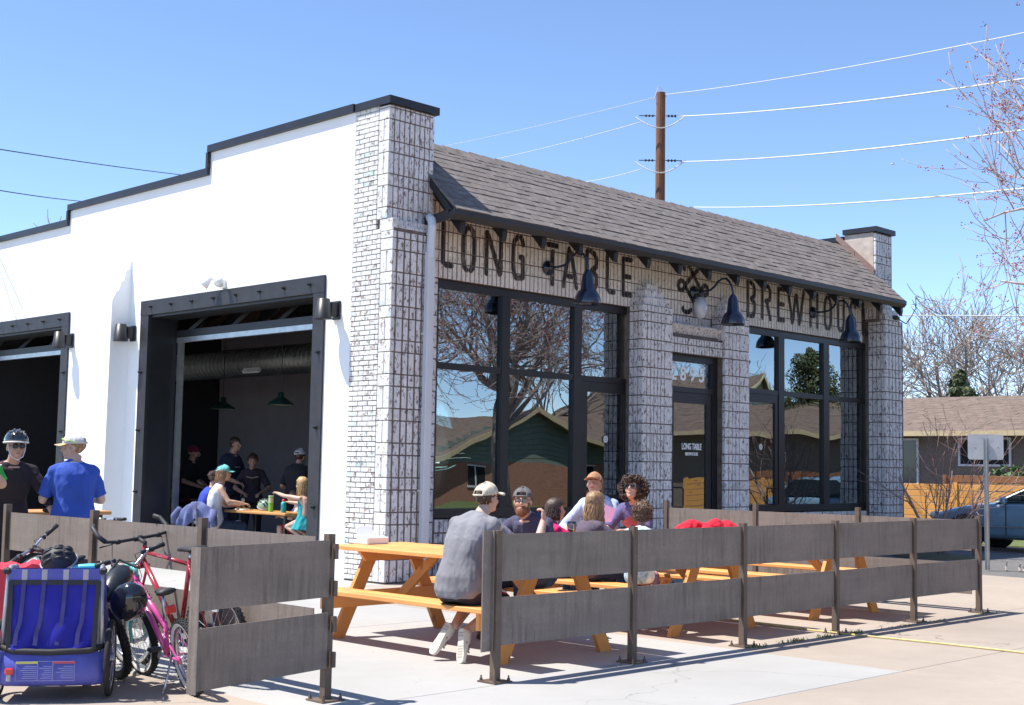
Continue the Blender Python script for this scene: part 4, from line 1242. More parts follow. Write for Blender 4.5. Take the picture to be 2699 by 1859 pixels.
# bare trees: recursive limbs, each tree its own object with trunk and crown
def grow(m, buds, p, d, L, r, lev, rng, up=0.12, maxlev=4, kids=(5, 5, 5, 4), wob=0.22, budp=0.5, minr=0.004, curl=0.0, shrink=0.62):
    n = 4 if lev < maxlev else 3
    pts = [p.copy()]; rs = [r]
    q = p.copy(); dd = d.normalized()
    for i in range(n):
        dd = (dd+V((rng.gauss(0, wob), rng.gauss(0, wob), rng.gauss(0, wob)*0.8+up+curl*i/n*(1 if lev >= 2 else 0)))).normalized()
        q = q+dd*(L/n); pts.append(q.copy()); rs.append(max(minr, r*(1-0.62*(i+1)/n)))
    m.tube(pts, rs, 6 if lev <= 1 else (4 if lev == 2 else 3))
    if lev >= maxlev-1 and buds is not None:
        for i in range(1, len(pts)):
            if rng.random() < budp: buds.append(pts[i]+V((rng.gauss(0, 0.02), rng.gauss(0, 0.02), rng.gauss(0, 0.02))))
    if lev < maxlev:
        for k in range(kids[lev]):
            u = 0.30+0.70*(k+rng.random()*0.7)/kids[lev]
            u = min(u, 0.999); i = int(u*n); f = u*n-i
            b = pts[i]*(1-f)+pts[i+1]*f
            t_ = (pts[i+1]-pts[i]).normalized()
            side = t_.cross(V((rng.gauss(0, 1), rng.gauss(0, 1), rng.gauss(0, 1)))).normalized()
            ang = rng.uniform(0.55, 1.05)
            nd = t_*math.cos(ang)+side*math.sin(ang)
            grow(m, buds, b, nd, L*rng.uniform(shrink-0.12, shrink+0.1), max(minr, rs[i]*0.55), lev+1, rng, up, maxlev, kids, wob, budp, minr, curl, shrink)
def bare_tree(name, lab, base, h, r, seed, spread=0.9, limbs=6, L=None, mat=None, maxlev=4, kids=(5, 5, 5, 4), budp=0.5, budsize=0.035, up=0.10, minr=0.004, group=None, fork=0.35, curl=0.0, lean=(0, 0), bud_mat=None):
    rng = random.Random(seed)
    base = V(base)
    t = thing(name, lab, 'tree', base, 0, group)
    top = base+V((lean[0], lean[1], h*fork+0.35*h*0.4))
    tr = MB(); mid = (base+top)/2+V((rng.gauss(0, 0.08), rng.gauss(0, 0.08), 0))
    tr.tube([base, base+(mid-base)*0.5, mid, top], [r*1.25, r*1.05, r*0.9, r*0.6], 10)
    obj('trunk', tr, M_BARK, t, smooth=True)
    m = MB(); buds = []
    for k in range(limbs):
        a = 2*math.pi*(k+rng.random()*0.6)/limbs
        f = 0.55+0.45*k/max(1, limbs-1)
        p = base+(top-base)*f
        d = V((math.cos(a)*spread, math.sin(a)*spread, 0.75+0.5*rng.random()))
        grow(m, buds, p, d, L or h*0.42, r*0.45, 1, rng, up, maxlev, kids, 0.2, budp, minr, curl)
    cr = obj('crown', m, mat or M_BARKL, t, smooth=True)
    if buds:
        bm_ = MB()
        for b in buds:
            for _ in range(7):
                p = b+V((rng.gauss(0, 0.8), rng.gauss(0, 0.8), rng.gauss(0, 0.8)))*budsize
                a1 = V((rng.gauss(0, 1), rng.gauss(0, 1), rng.gauss(0, 1))).normalized()*budsize*0.5; a2 = a1.cross(V((rng.gauss(0, 1), rng.gauss(0, 1), rng.gauss(0, 1)))).normalized()*budsize*0.36
                bm_.add([p-a1, p+a2, p+a1, p-a2], [(0, 1, 2, 3)])
        obj('bud_clusters', bm_, bud_mat or M_BUD, t, kind='stuff')
    return t
bare_tree('maple_tree', 'budding red maple whose bare branches reach in from the right edge', (9.55, -10.9, 0), 9.0, 0.20, 14, spread=1.25, limbs=17, L=3.3, kids=(6, 6, 5, 4), budp=0.75, budsize=0.028, up=0.06, minr=0.0055, curl=0.20, fork=0.30)
bare_tree('maple_tree', 'budding red maple across the street seen only as a reflection in the left window', (17.6, -13.0, 0), 9.0, 0.20, 5, spread=1.1, limbs=14, L=3.4, kids=(6, 6, 5, 4), budp=0.5, budsize=0.04, up=0.06, minr=0.0095)
gt_ = 'bare trees beyond the bungalow'
for i, (x, y, h, sd, lab) in enumerate(((57.5, 17.2, 10.5, 21, 'bare tree with dark forked trunk above the bungalow roof beside the evergreen'), (53, 19.8, 8.2, 22, 'pale bare tree just right of the pub corner beyond the bungalow'), (61, 15.2, 10.0, 23, 'bare twiggy tree above the bungalow, right of the evergreen'), (66, 13.5, 11.5, 24, 'bare tree at the right edge above the bungalow'), (75, 24, 12.0, 25, 'faint far bare tree low behind the pub corner'))):
    bare_tree('bare_tree', lab, (x, y, 0), h, 0.22, sd, limbs=7, mat=M_BARKF, kids=(5, 5, 4, 3), budp=0.0, minr=0.018, group=gt_)
for i, (x, y, h, sd, lab) in enumerate(((12.0, 27.8, 8.6, 31, 'bare treetop showing over the parapet at the far left'), (13.2, 26.6, 9.0, 32, 'bare treetop showing over the parapet beside the first step'))):
    bare_tree('bare_tree', lab, (x, y, 0), h, 0.2, sd, limbs=7, mat=M_BARKF, kids=(5, 4, 4, 3), budp=0.0, minr=0.012, group='bare treetops over the white parapet')
def evergreen(lab, base, h, w_, seed, mat, shape='cone', n=90, ls=0.22):
    rng = random.Random(seed); base = V(base)
    t = thing('evergreen_tree', lab, 'tree', base)
    s = MB(); s.tube([base, base+V((0, 0, h*0.9))], [0.16, 0.04], 8); obj('trunk', s, M_BARK, t)
    s = MB(); pts = []
    for k in range(46):
        f = k/45; z = h*(0.10+0.88*f)
        rad = w_*(1-f)**0.75 if shape == 'cone' else w_*math.sin(math.pi*min(1, 0.15+0.85*f))**0.6
        a = rng.uniform(0, 6.28); q = rad*rng.uniform(0.2, 0.85)
        pts.append((base+V((math.cos(a)*q, math.sin(a)*q, z)), (0.25+rad*0.35, 0.25+rad*0.35, 0.20+rad*0.22)))
    leaf_cloud(s, pts, ls, n, rng); obj('crown', s, mat, t)
evergreen('small dark evergreen standing above the bungalow roof', (48.8, 12.4, 0), 6.2, 1.6, 41, M_LEAF2, n=110, ls=0.25)
evergreen('round cedar reflected in the right window group', (37.8, -16.0, 0), 6.4, 2.0, 42, M_LEAF2, 'round', 480, 0.10)
evergreen('green cypress reflected in the rightmost window', (41.6, -15.4, 0), 5.2, 2.0, 43, M_LEAF3, 'round', 480, 0.10)
evergreen('broad cedar reflected low in the right window group', (35.6, -14.8, 0), 3.4, 1.7, 44, M_LEAF2, 'round', 400, 0.10)
# reddish bare shrub in front of the right buttress
t = thing('shrub', 'leafless reddish shrub beside the right end of the building', 'shrub', (16.0, -3.1, 0))
rng = random.Random(9); s = MB(); buds = []
for k in range(10):
    a = rng.uniform(0, 6.28); d = V((math.cos(a)*0.30+0.06, math.sin(a)*0.36-0.10, 1.0))
    grow(s, buds, V((16.0+rng.gauss(0, 0.16), -3.1+rng.gauss(0, 0.16), 0)), d, rng.uniform(1.3, 2.0), 0.018, 1, rng, 0.16, 3, (3, 3, 4), 0.14, 0.30, 0.0040)
for d, L in (((0.35, -1.0, 0.75), 1.8), ((-0.6, 0.45, 1.2), 1.6)):
    grow(s, buds, V((16.0, -3.1, 0.1)), V(d), L, 0.040, 1, rng, 0.10, 3, (3, 4, 4), 0.10, 0.35, 0.0045)
obj('branches', s, simple('shrub_twig', (0.30, 0.21, 0.19), 0.8, var=0.35, scale=12), t, smooth=True)
s = MB()
for b in buds:
    for _ in range(5):
        p = b+V((rng.gauss(0, 0.025), rng.gauss(0, 0.025), rng.gauss(0, 0.025))); a1 = V((rng.gauss(0, 1), rng.gauss(0, 1), rng.gauss(0, 1))).normalized()*0.011
        a2 = a1.cross(V((rng.gauss(0, 1), rng.gauss(0, 1), 1))).normalized()*0.008; s.add([p-a1, p+a2, p+a1, p-a2], [(0, 1, 2, 3)])
obj('bud_clusters', s, M_BUD, t, kind='stuff')
s = MB(); s.lathe([(0.9, -0.03), (0.8, 0.02), (0.3, 0.05), (0.01, 0.06)], (15.9, -3.1, 0), 18); tag(obj('planting_bed', s, M_EARTH, smooth=True), kind='structure')
# street sign seen from behind
t = thing('street_sign', 'blank grey back of a street sign on a galvanised post', 'sign', (13.22, -5.32, 0))
s = MB(); s.bb((13.19, -5.34, 0), (13.25, -5.30, 2.16)); s.bb((13.165, -5.302, 0), (13.19, -5.296, 2.16)); s.bb((13.25, -5.302, 0), (13.275, -5.296, 2.16)); obj('post', s, M_SILVER, t)
sd = MB()
c = V((13.255, -5.29, 2.02)); u = V((0.42, -0.91, 0)); n_ = V((0.91, 0.42, 0))
pl = []
for cx, cz, a0 in ((0.24, 0.17, 0), (-0.24, 0.17, 90), (-0.24, -0.17, 180), (0.24, -0.17, 270)):
    for k in range(4):
        a = RAD(a0+k*30); pl.append(c+u*(cx+0.04*math.cos(a))+V((0, 0, cz+0.04*math.sin(a))))
sd.prism(pl, n_*0.01, n_*0.014)
obj('plate', sd, simple('sign_aluminium', (0.40, 0.41, 0.43), 0.45, 0.5, var=0.12, scale=7), t)
for cx, cz in ((-0.17, 0.0), (0.19, 0.01), (0, 0.12), (0, -0.12)):
    s = MB(); s.ell(c+u*cx+V((0, 0, cz))+n_*0.008, (0.010, 0.010, 0.010), seg=8, ring=5); obj('bolt', s, M_SILVER, t)
t = thing('twig_stump', 'cut twig stumps on the ground beside the sign post', 'stump', (13.3, -5.62, 0))
s = MB()
for dx, dy, h in ((0.0, 0.02, 0.16), (0.10, -0.16, 0.13), (0.16, -0.22, 0.15), (0.08, -0.24, 0.10)):
    s.tube([(13.3+dx, -5.62+dy, 0), (13.32+dx, -5.60+dy, h*0.5), (13.28+dx, -5.64+dy, h)], [0.025, 0.018, 0.010], 6)
obj('stub', s, M_BARKL, t)
# tiny airliner
t = thing('airplane', 'tiny white airliner high in the sky at the right', 'airplane', (1341, 718, 351))
s = MB(); s.tube([(1338.5, 720.5, 351), (1341, 718, 351), (1344, 715, 351)], [0.3, 0.55, 0.25], 8)
s.prism([(1341, 718, 351), (1342.2, 716.8, 351), (1338, 714.5, 351.2), (1337.6, 714.9, 351.2)], (0, 0, 0), (0, 0, 0.15)); s.prism([(1341, 718, 351), (1342.2, 716.8, 351), (1345.5, 721, 351.2), (1345.2, 721.6, 351.2)], (0, 0, 0), (0, 0, 0.15))
obj('fuselage', s, M_WHITE, t)

# ------------------------------------------------------------------ cars
M_TYRE = simple('tyre_rubber', (0.018, 0.018, 0.018), 0.85, var=0.25, scale=30)
M_RIM = simple('alloy_rim', (0.45, 0.45, 0.47), 0.3, 0.9, var=0.08)
M_CGL = flat('car_glass', (0.012, 0.016, 0.018), 0.03)
def car(lab, loc, rz, paint):
    t = thing('parked_car', lab, 'car', loc, rz, 'parked cars')
    W_ = 0.89
    st = [(2.30, 0.42, 0.62, 0.70), (2.18, 0.30, 0.74, 0.84), (1.75, 0.24, 0.88, 0.94), (1.05, 0.22, 1.00, 0.98), (0.55, 0.22, 1.03, 1.0), (-0.7, 0.22, 1.05, 1.0), (-1.5, 0.24, 1.06, 0.98), (-2.05, 0.30, 1.02, 0.90), (-2.28, 0.42, 0.86, 0.80)]
    rings = []
    for y, zb, zt, wf in st:
        w_ = W_*wf; zm = zb+(zt-zb)*0.55
        half = [(w_*0.80, zb), (w_*0.97, zb+0.10), (w_*1.0, zm), (w_*0.975, zt-0.10), (w_*0.90, zt-0.015), (w_*0.55, zt+0.012)]
        rings.append([V((x, y, z)) for x, z in half]+[V((-x, y, z)) for x, z in reversed(half)])
    m = MB(); m.loft(rings); b = obj('body', m, paint, t, world=False); smooth_obj(b, 35)
    md = b.modifiers.new('sub', 'SUBSURF'); md.levels = 1; md.render_levels = 2
    # cabin
    lo = [(0.78, 1.01), (0.45, 1.03), (-1.35, 1.05), (-1.85, 1.04)]
    hi = [(0.02, 1.40), (-0.35, 1.465), (-1.05, 1.45), (-1.40, 1.36)]
    rr = []
    for (y, z), (y2, z2) in zip(lo, hi):
        rr.append([V((0.80, y, z)), V((0.58, y2, z2)), V((0.0, y2, z2+0.025)), V((-0.58, y2, z2)), V((-0.80, y, z))])
    m = MB(); m.loft(rr); c = obj('cabin', m, paint, t, world=False); smooth_obj(c, 50)
    for sx in (-1, 1):
        for a0, a1 in (((0.66, 1.04), (-0.42, 1.05)), ((-0.50, 1.05), (-1.55, 1.06))):
            f0 = (0.78-a0[0])/2.63; f1 = (0.78-a1[0])/2.63
            top = lambda f: V((sx*0.60, 0.02-1.30*f if f > 0.05 else -0.10, 1.40))
            p = [V((sx*0.802, a0[0], a0[1])), V((sx*0.802, a1[0], a1[1])), V((sx*0.615, max(a1[0]*0.80-0.02, -1.22), 1.41)), V((sx*0.625, min(a0[0], 0.0)-0.06, 1.395))]
            m = MB(); m.prism(p, (0, 0, 0), (sx*0.012, 0, 0.003)); obj('side_window', m, M_CGL, c, world=False)
        m = MB(); m.rbox((sx*0.97, 0.52, 1.06), (0.20, 0.12, 0.13), 0.03); obj('mirror', m, paint, t, world=False)
        for y in (-0.30, -1.30):
            m = MB(); m.rbox((sx*0.895, y, 0.90), (0.04, 0.18, 0.035), 0.01); obj('door_handle', m, M_RIM, t, world=False)
        m = MB(); m.bb((sx*0.885-0.008, -2.0, 0.50), (sx*0.885+0.008, 1.2, 0.53)); obj('side_strip', m, M_RIM, t, world=False)
        for y in (0.50, -0.46, -1.42):
            m = MB(); m.bb((sx*0.888-0.006, y-0.006, 0.34), (sx*0.888+0.006, y+0.006, 1.0)); obj('door_seam', m, M_TYRE, t, world=False)
        m = MB(); m.ell((sx*0.62, 2.12, 0.70), (0.20, 0.12, 0.09)); obj('headlight', m, simple('headlamp_glass', (0.75, 0.72, 0.62), 0.1) if 'headlamp_glass' not in bpy.data.materials else bpy.data.materials['headlamp_glass'], t, world=False, smooth=True)
        for y in (1.36, -1.36):
            rot = Matrix.Rotation(RAD(90), 4, 'Y')
            m = MB(); m.lathe([(0.40, -0.02), (0.40, 0.02)], (sx*0.86, y, 0.36), 24, mat=rot); obj('wheel_arch', m, M_TYRE, t, world=False)
            m = MB(); m.lathe([(0.21, -0.10), (0.30, -0.11), (0.335, -0.07), (0.335, 0.07), (0.30, 0.11), (0.21, 0.10)], (sx*0.80, y, 0.335), 26, mat=rot); wh = obj('wheel', m, M_TYRE, t, world=False, smooth=True)
            m = MB(); m.lathe([(0.215, -0.03), (0.215, 0.03)], (sx*(0.885), y, 0.335), 22, mat=rot)
            for k in range(5):
                a = k*2*math.pi/5; m.bar((sx*0.918, y, 0.335), (sx*0.918, y+0.2*math.cos(a), 0.335+0.2*math.sin(a)), 0.05, 0.02, up=(1, 0, 0))
            obj('rim', m, M_RIM, wh, world=False)
    m = MB(); m.prism([(0.74, 0.765, 1.03), (-0.74, 0.765, 1.03), (-0.54, 0.035, 1.392), (0.54, 0.035, 1.392)], (0, 0.005, 0.010), (0, 0.012, 0.022)); obj('windscreen', m, M_CGL, c, world=False)
    m = MB(); m.rbox((0, 2.26, 0.58), (0.95, 0.06, 0.13), 0.02); obj('grille', m, M_TYRE, t, world=False)
    m = MB(); m.rbox((0, 2.315, 0.42), (0.34, 0.02, 0.15), 0.004); obj('number_plate', m, M_WHITE, t, world=False)
    return t
car('dark blue grey car parked beyond the right end of the fence', (19.75, -3.55, -0.018), 0.06, simple('blue_grey_paint', (0.20, 0.32, 0.42), 0.26, 0.1, var=0.05, coat=1.0))
car('dark red car across the street reflected in the entrance door', (37.5, -20.5, 0), RAD(95), simple('dark_red_paint', (0.16, 0.012, 0.02), 0.2, 0.3, var=0.05, coat=1.0))

# ------------------------------------------------------------------ houses behind the camera, seen in the glass
def gable_house(name, lab, cx, w_, y, zb, zs, za, mlow, mtop, mtrim, wins, depth=9):
    H = thing(name, lab, 'house', (cx, y, 0))
    s = MB(); s.bb((cx-w_/2, y-depth, 0), (cx+w_/2, y, zb)); obj('brick_wall', s, mlow, H)
    n = int((za-zb)/0.20); g_ = None
    for k in range(n):
        z0 = zb+k*0.20; z1 = z0+0.19
        f = max(0, (z0-zs)/(za-zs)) if z0 > zs else 0
        hw = w_/2*(1-f)
        if hw < 0.15: break
        s = MB(); s.prism([(cx-hw, y, z0), (cx+hw, y, z0), (cx+hw, y+0.02, z0+0.0), (cx-hw, y+0.02, z0)], (0, 0, 0), (0, -0.008, 0.19)) if False else s.bb((cx-hw, y-0.1, z0), (cx+hw, y+0.012*(k % 2), z1)); obj('siding_board', s, mtop, H)
    s = MB(); o = 0.7
    s.prism([(cx-w_/2-o, y+0.5, zs-0.28), (cx, y+0.5, za+0.05), (cx+w_/2+o, y+0.5, zs-0.28), (cx+w_/2+o, y+0.5, zs-0.42), (cx, y+0.5, za-0.10), (cx-w_/2-o, y+0.5, zs-0.42)], (0, 0, 0), (0, -depth-1, 0)); r_ = obj('roof', s, M_HROOF, H)
    s = MB(); s.prism([(cx-w_/2-o, y+0.52, zs-0.28), (cx, y+0.52, za+0.05), (cx+w_/2+o, y+0.52, zs-0.28), (cx+w_/2+o, y+0.52, zs-0.48), (cx, y+0.52, za-0.17), (cx-w_/2-o, y+0.52, zs-0.48)], (0, 0, 0), (0, 0.04, 0)); obj('barge_board', s, mtrim, r_)
    for (x, z0, z1, ww) in wins:
        s = MB(); s.bb((x-ww/2-0.08, y-0.02, z0-0.1), (x+ww/2+0.08, y+0.05, z0)); s.bb((x-ww/2-0.08, y-0.02, z1), (x+ww/2+0.08, y+0.05, z1+0.08)); s.bb((x-0.03, y, z0), (x+0.03, y+0.05, z1)); f_ = obj('window', s, M_WTRIM, H)
        s = MB(); s.bb((x-ww/2, y+0.005, z0), (x+ww/2, y+0.03, z1)); obj('pane', s, M_WINDK, f_)
gable_house('gable_house', 'low green gabled house with red brick walls across the street', 32.2, 11.5, -26, 1.80, 2.30, 3.95, M_RBRK, M_SID, M_TRIM, [(29.0, 0.7, 1.6, 1.0), (35.3, 0.75, 1.65, 1.6)])
gable_house('gable_house', 'cream sided gabled house with red brick walls across the street', 48.0, 9.0, -26, 2.9, 3.3, 6.4, M_RBRK, M_CRM, M_CRM, [(47.6, 3.7, 5.1, 0.9), (50.6, 0.9, 2.2, 1.2), (45.6, 0.9, 2.2, 1.2)])
s = MB(); s.box((38, -33, 0.0), (90, 24, 0.02)); tag(obj('lawn', s, M_GRASS), kind='structure')
for i, (x, y, h, sd) in enumerate(((44, -36, 9.5, 51), (30, -38, 9.5, 52), (56, -34, 8.5, 53), (24, -36, 9.0, 54))):
    bare_tree('bare_tree', ('bare tree behind the cream house across the street', 'bare tree right behind the green house across the street', 'bare tree at the far end of the street across from the pub', 'bare tree left of the green house across the street')[i], (x, y, 0), h, 0.2, sd, limbs=7, mat=M_BARKF, kids=(5, 5, 4, 3), budp=0.2, budsize=0.05, minr=0.014, group='bare trees across the street')
# ------------------------------------------------------------------ bicycles
M_BLKR = simple('black_rubber', (0.02, 0.02, 0.022), 0.6, var=0.2, scale=30)
M_BLKG = simple('black_gloss', (0.012, 0.014, 0.02), 0.12, var=0.1, coat=1.0)
M_CHROME = simple('bright_alloy', (0.60, 0.60, 0.62), 0.25, 0.9, var=0.1)
M_TAN = simple('tyre_sidewall', (0.33, 0.31, 0.28), 0.8, var=0.2, scale=20)
M_WWALL = simple('white_tyre', (0.66, 0.64, 0.60), 0.7, var=0.12, scale=20)
M_REDP = simple('red_frame_paint', (0.36, 0.025, 0.035), 0.22, 0.1, var=0.1, coat=0.8)
M_PINK = simple('pink_frame_paint', (0.72, 0.10, 0.34), 0.22, 0.05, var=0.1, coat=0.8)
M_PURP = simple('purple_frame_paint', (0.20, 0.05, 0.28), 0.22, 0.05, var=0.1, coat=0.8)
M_TEAL = simple('teal_frame_paint', (0.16, 0.52, 0.50), 0.25, 0.05, var=0.1, coat=0.8)
M_GREYP = simple('silver_frame_paint', (0.38, 0.40, 0.43), 0.28, 0.5, var=0.1)
M_REFL = simple('red_reflector', (0.60, 0.02, 0.02), 0.2, var=0.1, coat=1.0)

def wheel(parent, c, R_, steer, tyre_m, tw=0.026, knob=True, side=None, spokes=28):
    """c centre in the bike frame, wheel plane x-z turned about z by steer"""
    rot = Matrix.Translation(V(c)) @ Matrix.Rotation(steer, 4, 'Z') @ Matrix.Rotation(RAD(90), 4, 'X')
    m = MB(); n = 40
    ring = [V((R_-tw)*1.0*V((math.cos(2*math.pi*i/n), math.sin(2*math.pi*i/n), 0))) if False else V(((R_-tw)*math.cos(2*math.pi*i/n), (R_-tw)*math.sin(2*math.pi*i/n), 0)) for i in range(n)]
    m.tube(ring, tw, 10, closed=True)
    mats = [tyre_m]
    if knob:
        k = 0
        for i in range(66):
            a = 2*math.pi*i/66
            for off in ((-0.55, 0.0, 0.55) if i % 2 == 0 else (-0.28, 0.28, 0.85, -0.85)):
                ph = off*1.15
                rr = R_-tw+tw*math.cos(ph)*1.02; zz = tw*math.sin(ph)*1.02
                m.box((rr*math.cos(a), rr*math.sin(a), zz), (0.007, 0.013, 0.010), rot=Matrix.Rotation(a, 3, 'Z'))
    m.xf(rot)
    w_ = obj('wheel', m, tyre_m, parent, world=False, smooth=False)
    if side is not None:
        m = MB()
        for s in (-1, 1):
            m.lathe([(R_-1.95*tw, s*tw*0.55), (R_-1.5*tw, s*tw*0.98), (R_-0.75*tw, s*tw*0.93)], n=40, cap=False)
        m.xf(rot); obj('sidewall', m, side, w_, world=False, smooth=True)
    m = MB(); rr = R_-tw*2.1
    m.lathe([(rr+0.004, -0.013), (rr+0.004, 0.013), (rr-0.014, 0.009), (rr-0.014, -0.009), (rr+0.004, -0.013)], n=40, cap=False); m.xf(rot); obj('rim', m, M_CHROME, w_, world=False, smooth=True)
    m = MB()
    for i in range(spokes):
        a = 2*math.pi*i/spokes; s = 1 if i % 2 else -1
        b = a+(0.9 if (i//2) % 2 else -0.9)
        m.tube([(0.022*math.cos(b), 0.022*math.sin(b), s*0.028), ((rr-0.01)*math.cos(a), (rr-0.01)*math.sin(a), 0)], 0.0013, 4)
    m.xf(rot); obj('spokes', m, M_CHROME, w_, world=False, kind='stuff')
    m = MB(); m.lathe([(0.012, -0.055), (0.025, -0.035), (0.016, -0.028), (0.016, 0.028), (0.025, 0.035), (0.012, 0.055)], n=12); m.xf(rot); obj('hub', m, M_CHROME, w_, world=False, smooth=True)
    m = MB(); m.box((0, R_*0.55, 0.0), (0.06, 0.03, 0.012)); m.xf(rot); obj('spoke_reflector', m, M_WHITE, w_, world=False)
    return w_

def bike(lab, loc, heading, lean=0, steer=0, R_=0.335, wb=1.03, frame=None, fork=None, seat_h=0.92, head_h=0.80, bars='flat', bar_w=0.58, tyre=None, tw=0.026, knob=True, side=None, top_drop=0.06, step=False, kick=False, susp=False, bag=False, stem_up=0.06):
    t = bpy.data.objects.new('bicycle', None)
    mat = Matrix.Translation(V(loc)) @ Matrix.Rotation(heading, 4, 'Z') @ Matrix.Rotation(lean, 4, 'X')
    link(t, None, mat); tag(t, lab, 'bicycle', 'bicycles parked outside')
    tyre = tyre or M_TYRE; fork = fork or frame
    ax = V((wb, 0, R_)); ra = V((0, 0, R_))
    sd = V((-0.33, 0, 0.944))
    base = ax+V((-0.04, 0, 0))
    h0 = base+sd*((head_h-0.11-R_)/0.944); h1 = base+sd*((head_h-R_)/0.944)
    bb = V((wb*0.41, 0, R_*0.86)); sdir = V((-0.29, 0, 0.957)).normalized()
    st = bb+sdir*((seat_h-0.14-bb.z)/0.957)
    tt = bb+sdir*((h1.z-top_drop-0.03-bb.z)/0.957) if not step else bb+sdir*((seat_h-bb.z)*0.42)
    wheel(t, ra, R_, 0, tyre, tw, knob, side)
    Q = Matrix.Translation(h1) @ Matrix.Rotation(steer, 4, sd) @ Matrix.Translation(-h1)
    c_f = Q @ ax
    wheel(t, c_f, R_, steer, tyre, tw, knob, side)
    r = 0.0175
    m = MB(); m.tube([h0-sd*0.01, h1+sd*0.01], 0.021, 12); m.tube([bb, tt+sdir*0.05], r, 10); m.tube([tt, h1-sd*0.03], 0.015 if not step else 0.02, 10); m.tube([bb, h0+sd*0.03], 0.020, 10)
    for s in (-1, 1):
        m.tube([bb+V((-0.02, s*0.03, 0)), ra+V((0.0, s*0.065, 0))], 0.010, 8); m.tube([tt+V((0, s*0.012, 0)), tt+V((-0.05, s*0.035, -0.04)), ra+V((0, s*0.065, 0))], 0.008, 8)
        m.box(ra+V((0.0, s*0.065, 0)), (0.05, 0.008, 0.05))
    obj('frame', m, frame, t, world=False, smooth=True)
    m = MB()
    for s in (-1, 1):
        m.tube([Q @ (h0-sd*0.03+V((0, s*0.05, 0))), Q @ (ax+V((-0.02, s*0.055, 0.10))), Q @ (ax+V((0, s*0.055, 0)))], 0.015 if susp else 0.011, 8)
    m.tube([Q @ (h0-sd*0.03+V((0, -0.062, 0))), Q @ (h0-sd*0.03+V((0, 0.062, 0)))], 0.024 if susp else 0.016, 10)
    m.tube([Q @ (h0-sd*0.03), Q @ (h1+sd*0.03)], 0.014, 8)
    fk = obj('fork', m, fork, t, world=False, smooth=True)
    if susp:
        m = MB()
        for s in (-1, 1): m.tube([Q @ (h0-sd*0.09+V((0, s*0.055, 0))), Q @ (h0-sd*0.17+V((0.0, s*0.055, 0)))], 0.020, 10)
        obj('fork_boot', m, fork, fk, world=False, smooth=True)
    # stem and bar
    sc = h1+sd*stem_up+V((0.085, 0, 0.03))
    m = MB(); m.tube([Q @ (h1+sd*0.0), Q @ (h1+sd*stem_up), Q @ sc], 0.016, 8); m.tube([Q @ (sc+V((0, -0.03, 0))), Q @ (sc+V((0, 0.03, 0)))], 0.022, 10); obj('stem', m, M_BLKR if not susp else fork, t, world=False, smooth=True)
    hw = bar_w/2
    if bars == 'flat':
        pts = [(-0.03, -hw, 0.035), (0, -hw*0.5, 0.02), (0, 0, 0), (0, hw*0.5, 0.02), (-0.03, hw, 0.035)]
    elif bars == 'riser':
        pts = [(-0.06, -hw, 0.085), (-0.02, -hw*0.55, 0.075), (0, -hw*0.2, 0.0), (0, hw*0.2, 0.0), (-0.02, hw*0.55, 0.075), (-0.06, hw, 0.085)]
    else:
        pts = [(0.17, -hw*0.90, 0.125), (0.13, -hw*1.0, 0.11), (0.06, -hw*1.02, 0.055), (0.01, -hw*0.93, 0.012), (0, -hw*0.6, 0.0), (0, 0, 0), (0, hw*0.6, 0), (0.01, hw*0.93, 0.012), (0.06, hw*1.02, 0.055), (0.13, hw, 0.11), (0.17, hw*0.90, 0.125)]
    P = [Q @ (sc+V(p)) for p in pts]
    m = MB(); m.tube(P, 0.0125, 8); hb = obj('handlebar', m, M_CHROME if bars != 'horn' else M_BLKR, t, world=False, smooth=True)
    for e in (0, 1):
        L_ = P if e == 0 else P[::-1]
        if bars == 'horn': seg = L_[:4]
        else:
            d = (L_[1]-L_[0]).normalized(); seg = [L_[0]-d*0.005, L_[0]+d*0.115]
        m = MB(); m.tube(seg, 0.0175, 10); obj('grip', m, M_BLKR, hb, world=False, smooth=True)
        s = -1 if e == 0 else 1
        a = (L_[0]+(L_[1]-L_[0]).normalized()*0.15) if bars != 'horn' else L_[4]
        m = MB(); m.rbox(a, (0.035, 0.04, 0.035), 0.008); m.tube([a, a+(Q.to_3x3() @ V((0.06, s*0.03, -0.02))), a+(Q.to_3x3() @ V((0.07, s*0.11, -0.03)))], 0.006, 6); obj('brake_lever', m, M_BLKR, hb, world=False, smooth=True)
        m = MB()
        b_ = Q @ (h0+V((0.02, 0, 0.0)))
        m.tube([a, a+V((0.12, -s*0.03, -0.02)), (a+b_)/2+V((0.15, s*0.05, -0.06)), b_], 0.003, 5); obj('cable', m, M_BLKR, hb, world=False, smooth=True)
    # saddle, post
    m = MB(); m.tube([tt, st+sdir*0.10], 0.0135, 8); obj('seat_post', m, M_CHROME, t, world=False, smooth=True)
    sp = st+sdir*0.12
    m = MB(); k = 0.9 if seat_h < 0.75 else 1.0
    rings = []
    for x, w_, z, h in ((-0.13, 0.045, 0.01, 0.03), (-0.11, 0.072, 0.012, 0.05), (-0.05, 0.070, 0.006, 0.055), (0.02, 0.038, 0.002, 0.045), (0.09, 0.022, 0.0, 0.04), (0.145, 0.016, -0.006, 0.03), (0.155, 0.008, -0.012, 0.015)):
        rings.append([V((sp.x+x*k, w_*k*math.cos(2*math.pi*i/12), sp.z+z+h*0.5*(math.sin(2*math.pi*i/12) if math.sin(2*math.pi*i/12) > 0 else 0.9*math.sin(2*math.pi*i/12)))) for i in range(12)])
    m.loft(rings); obj('saddle', m, M_BLKR, t, world=False, smooth=True)
    if susp or bars == 'horn':
        m = MB(); m.rbox(sp+V((-0.10, 0, -0.11)), (0.03, 0.07, 0.06), 0.008); obj('reflector', m, M_REFL, t, world=False)
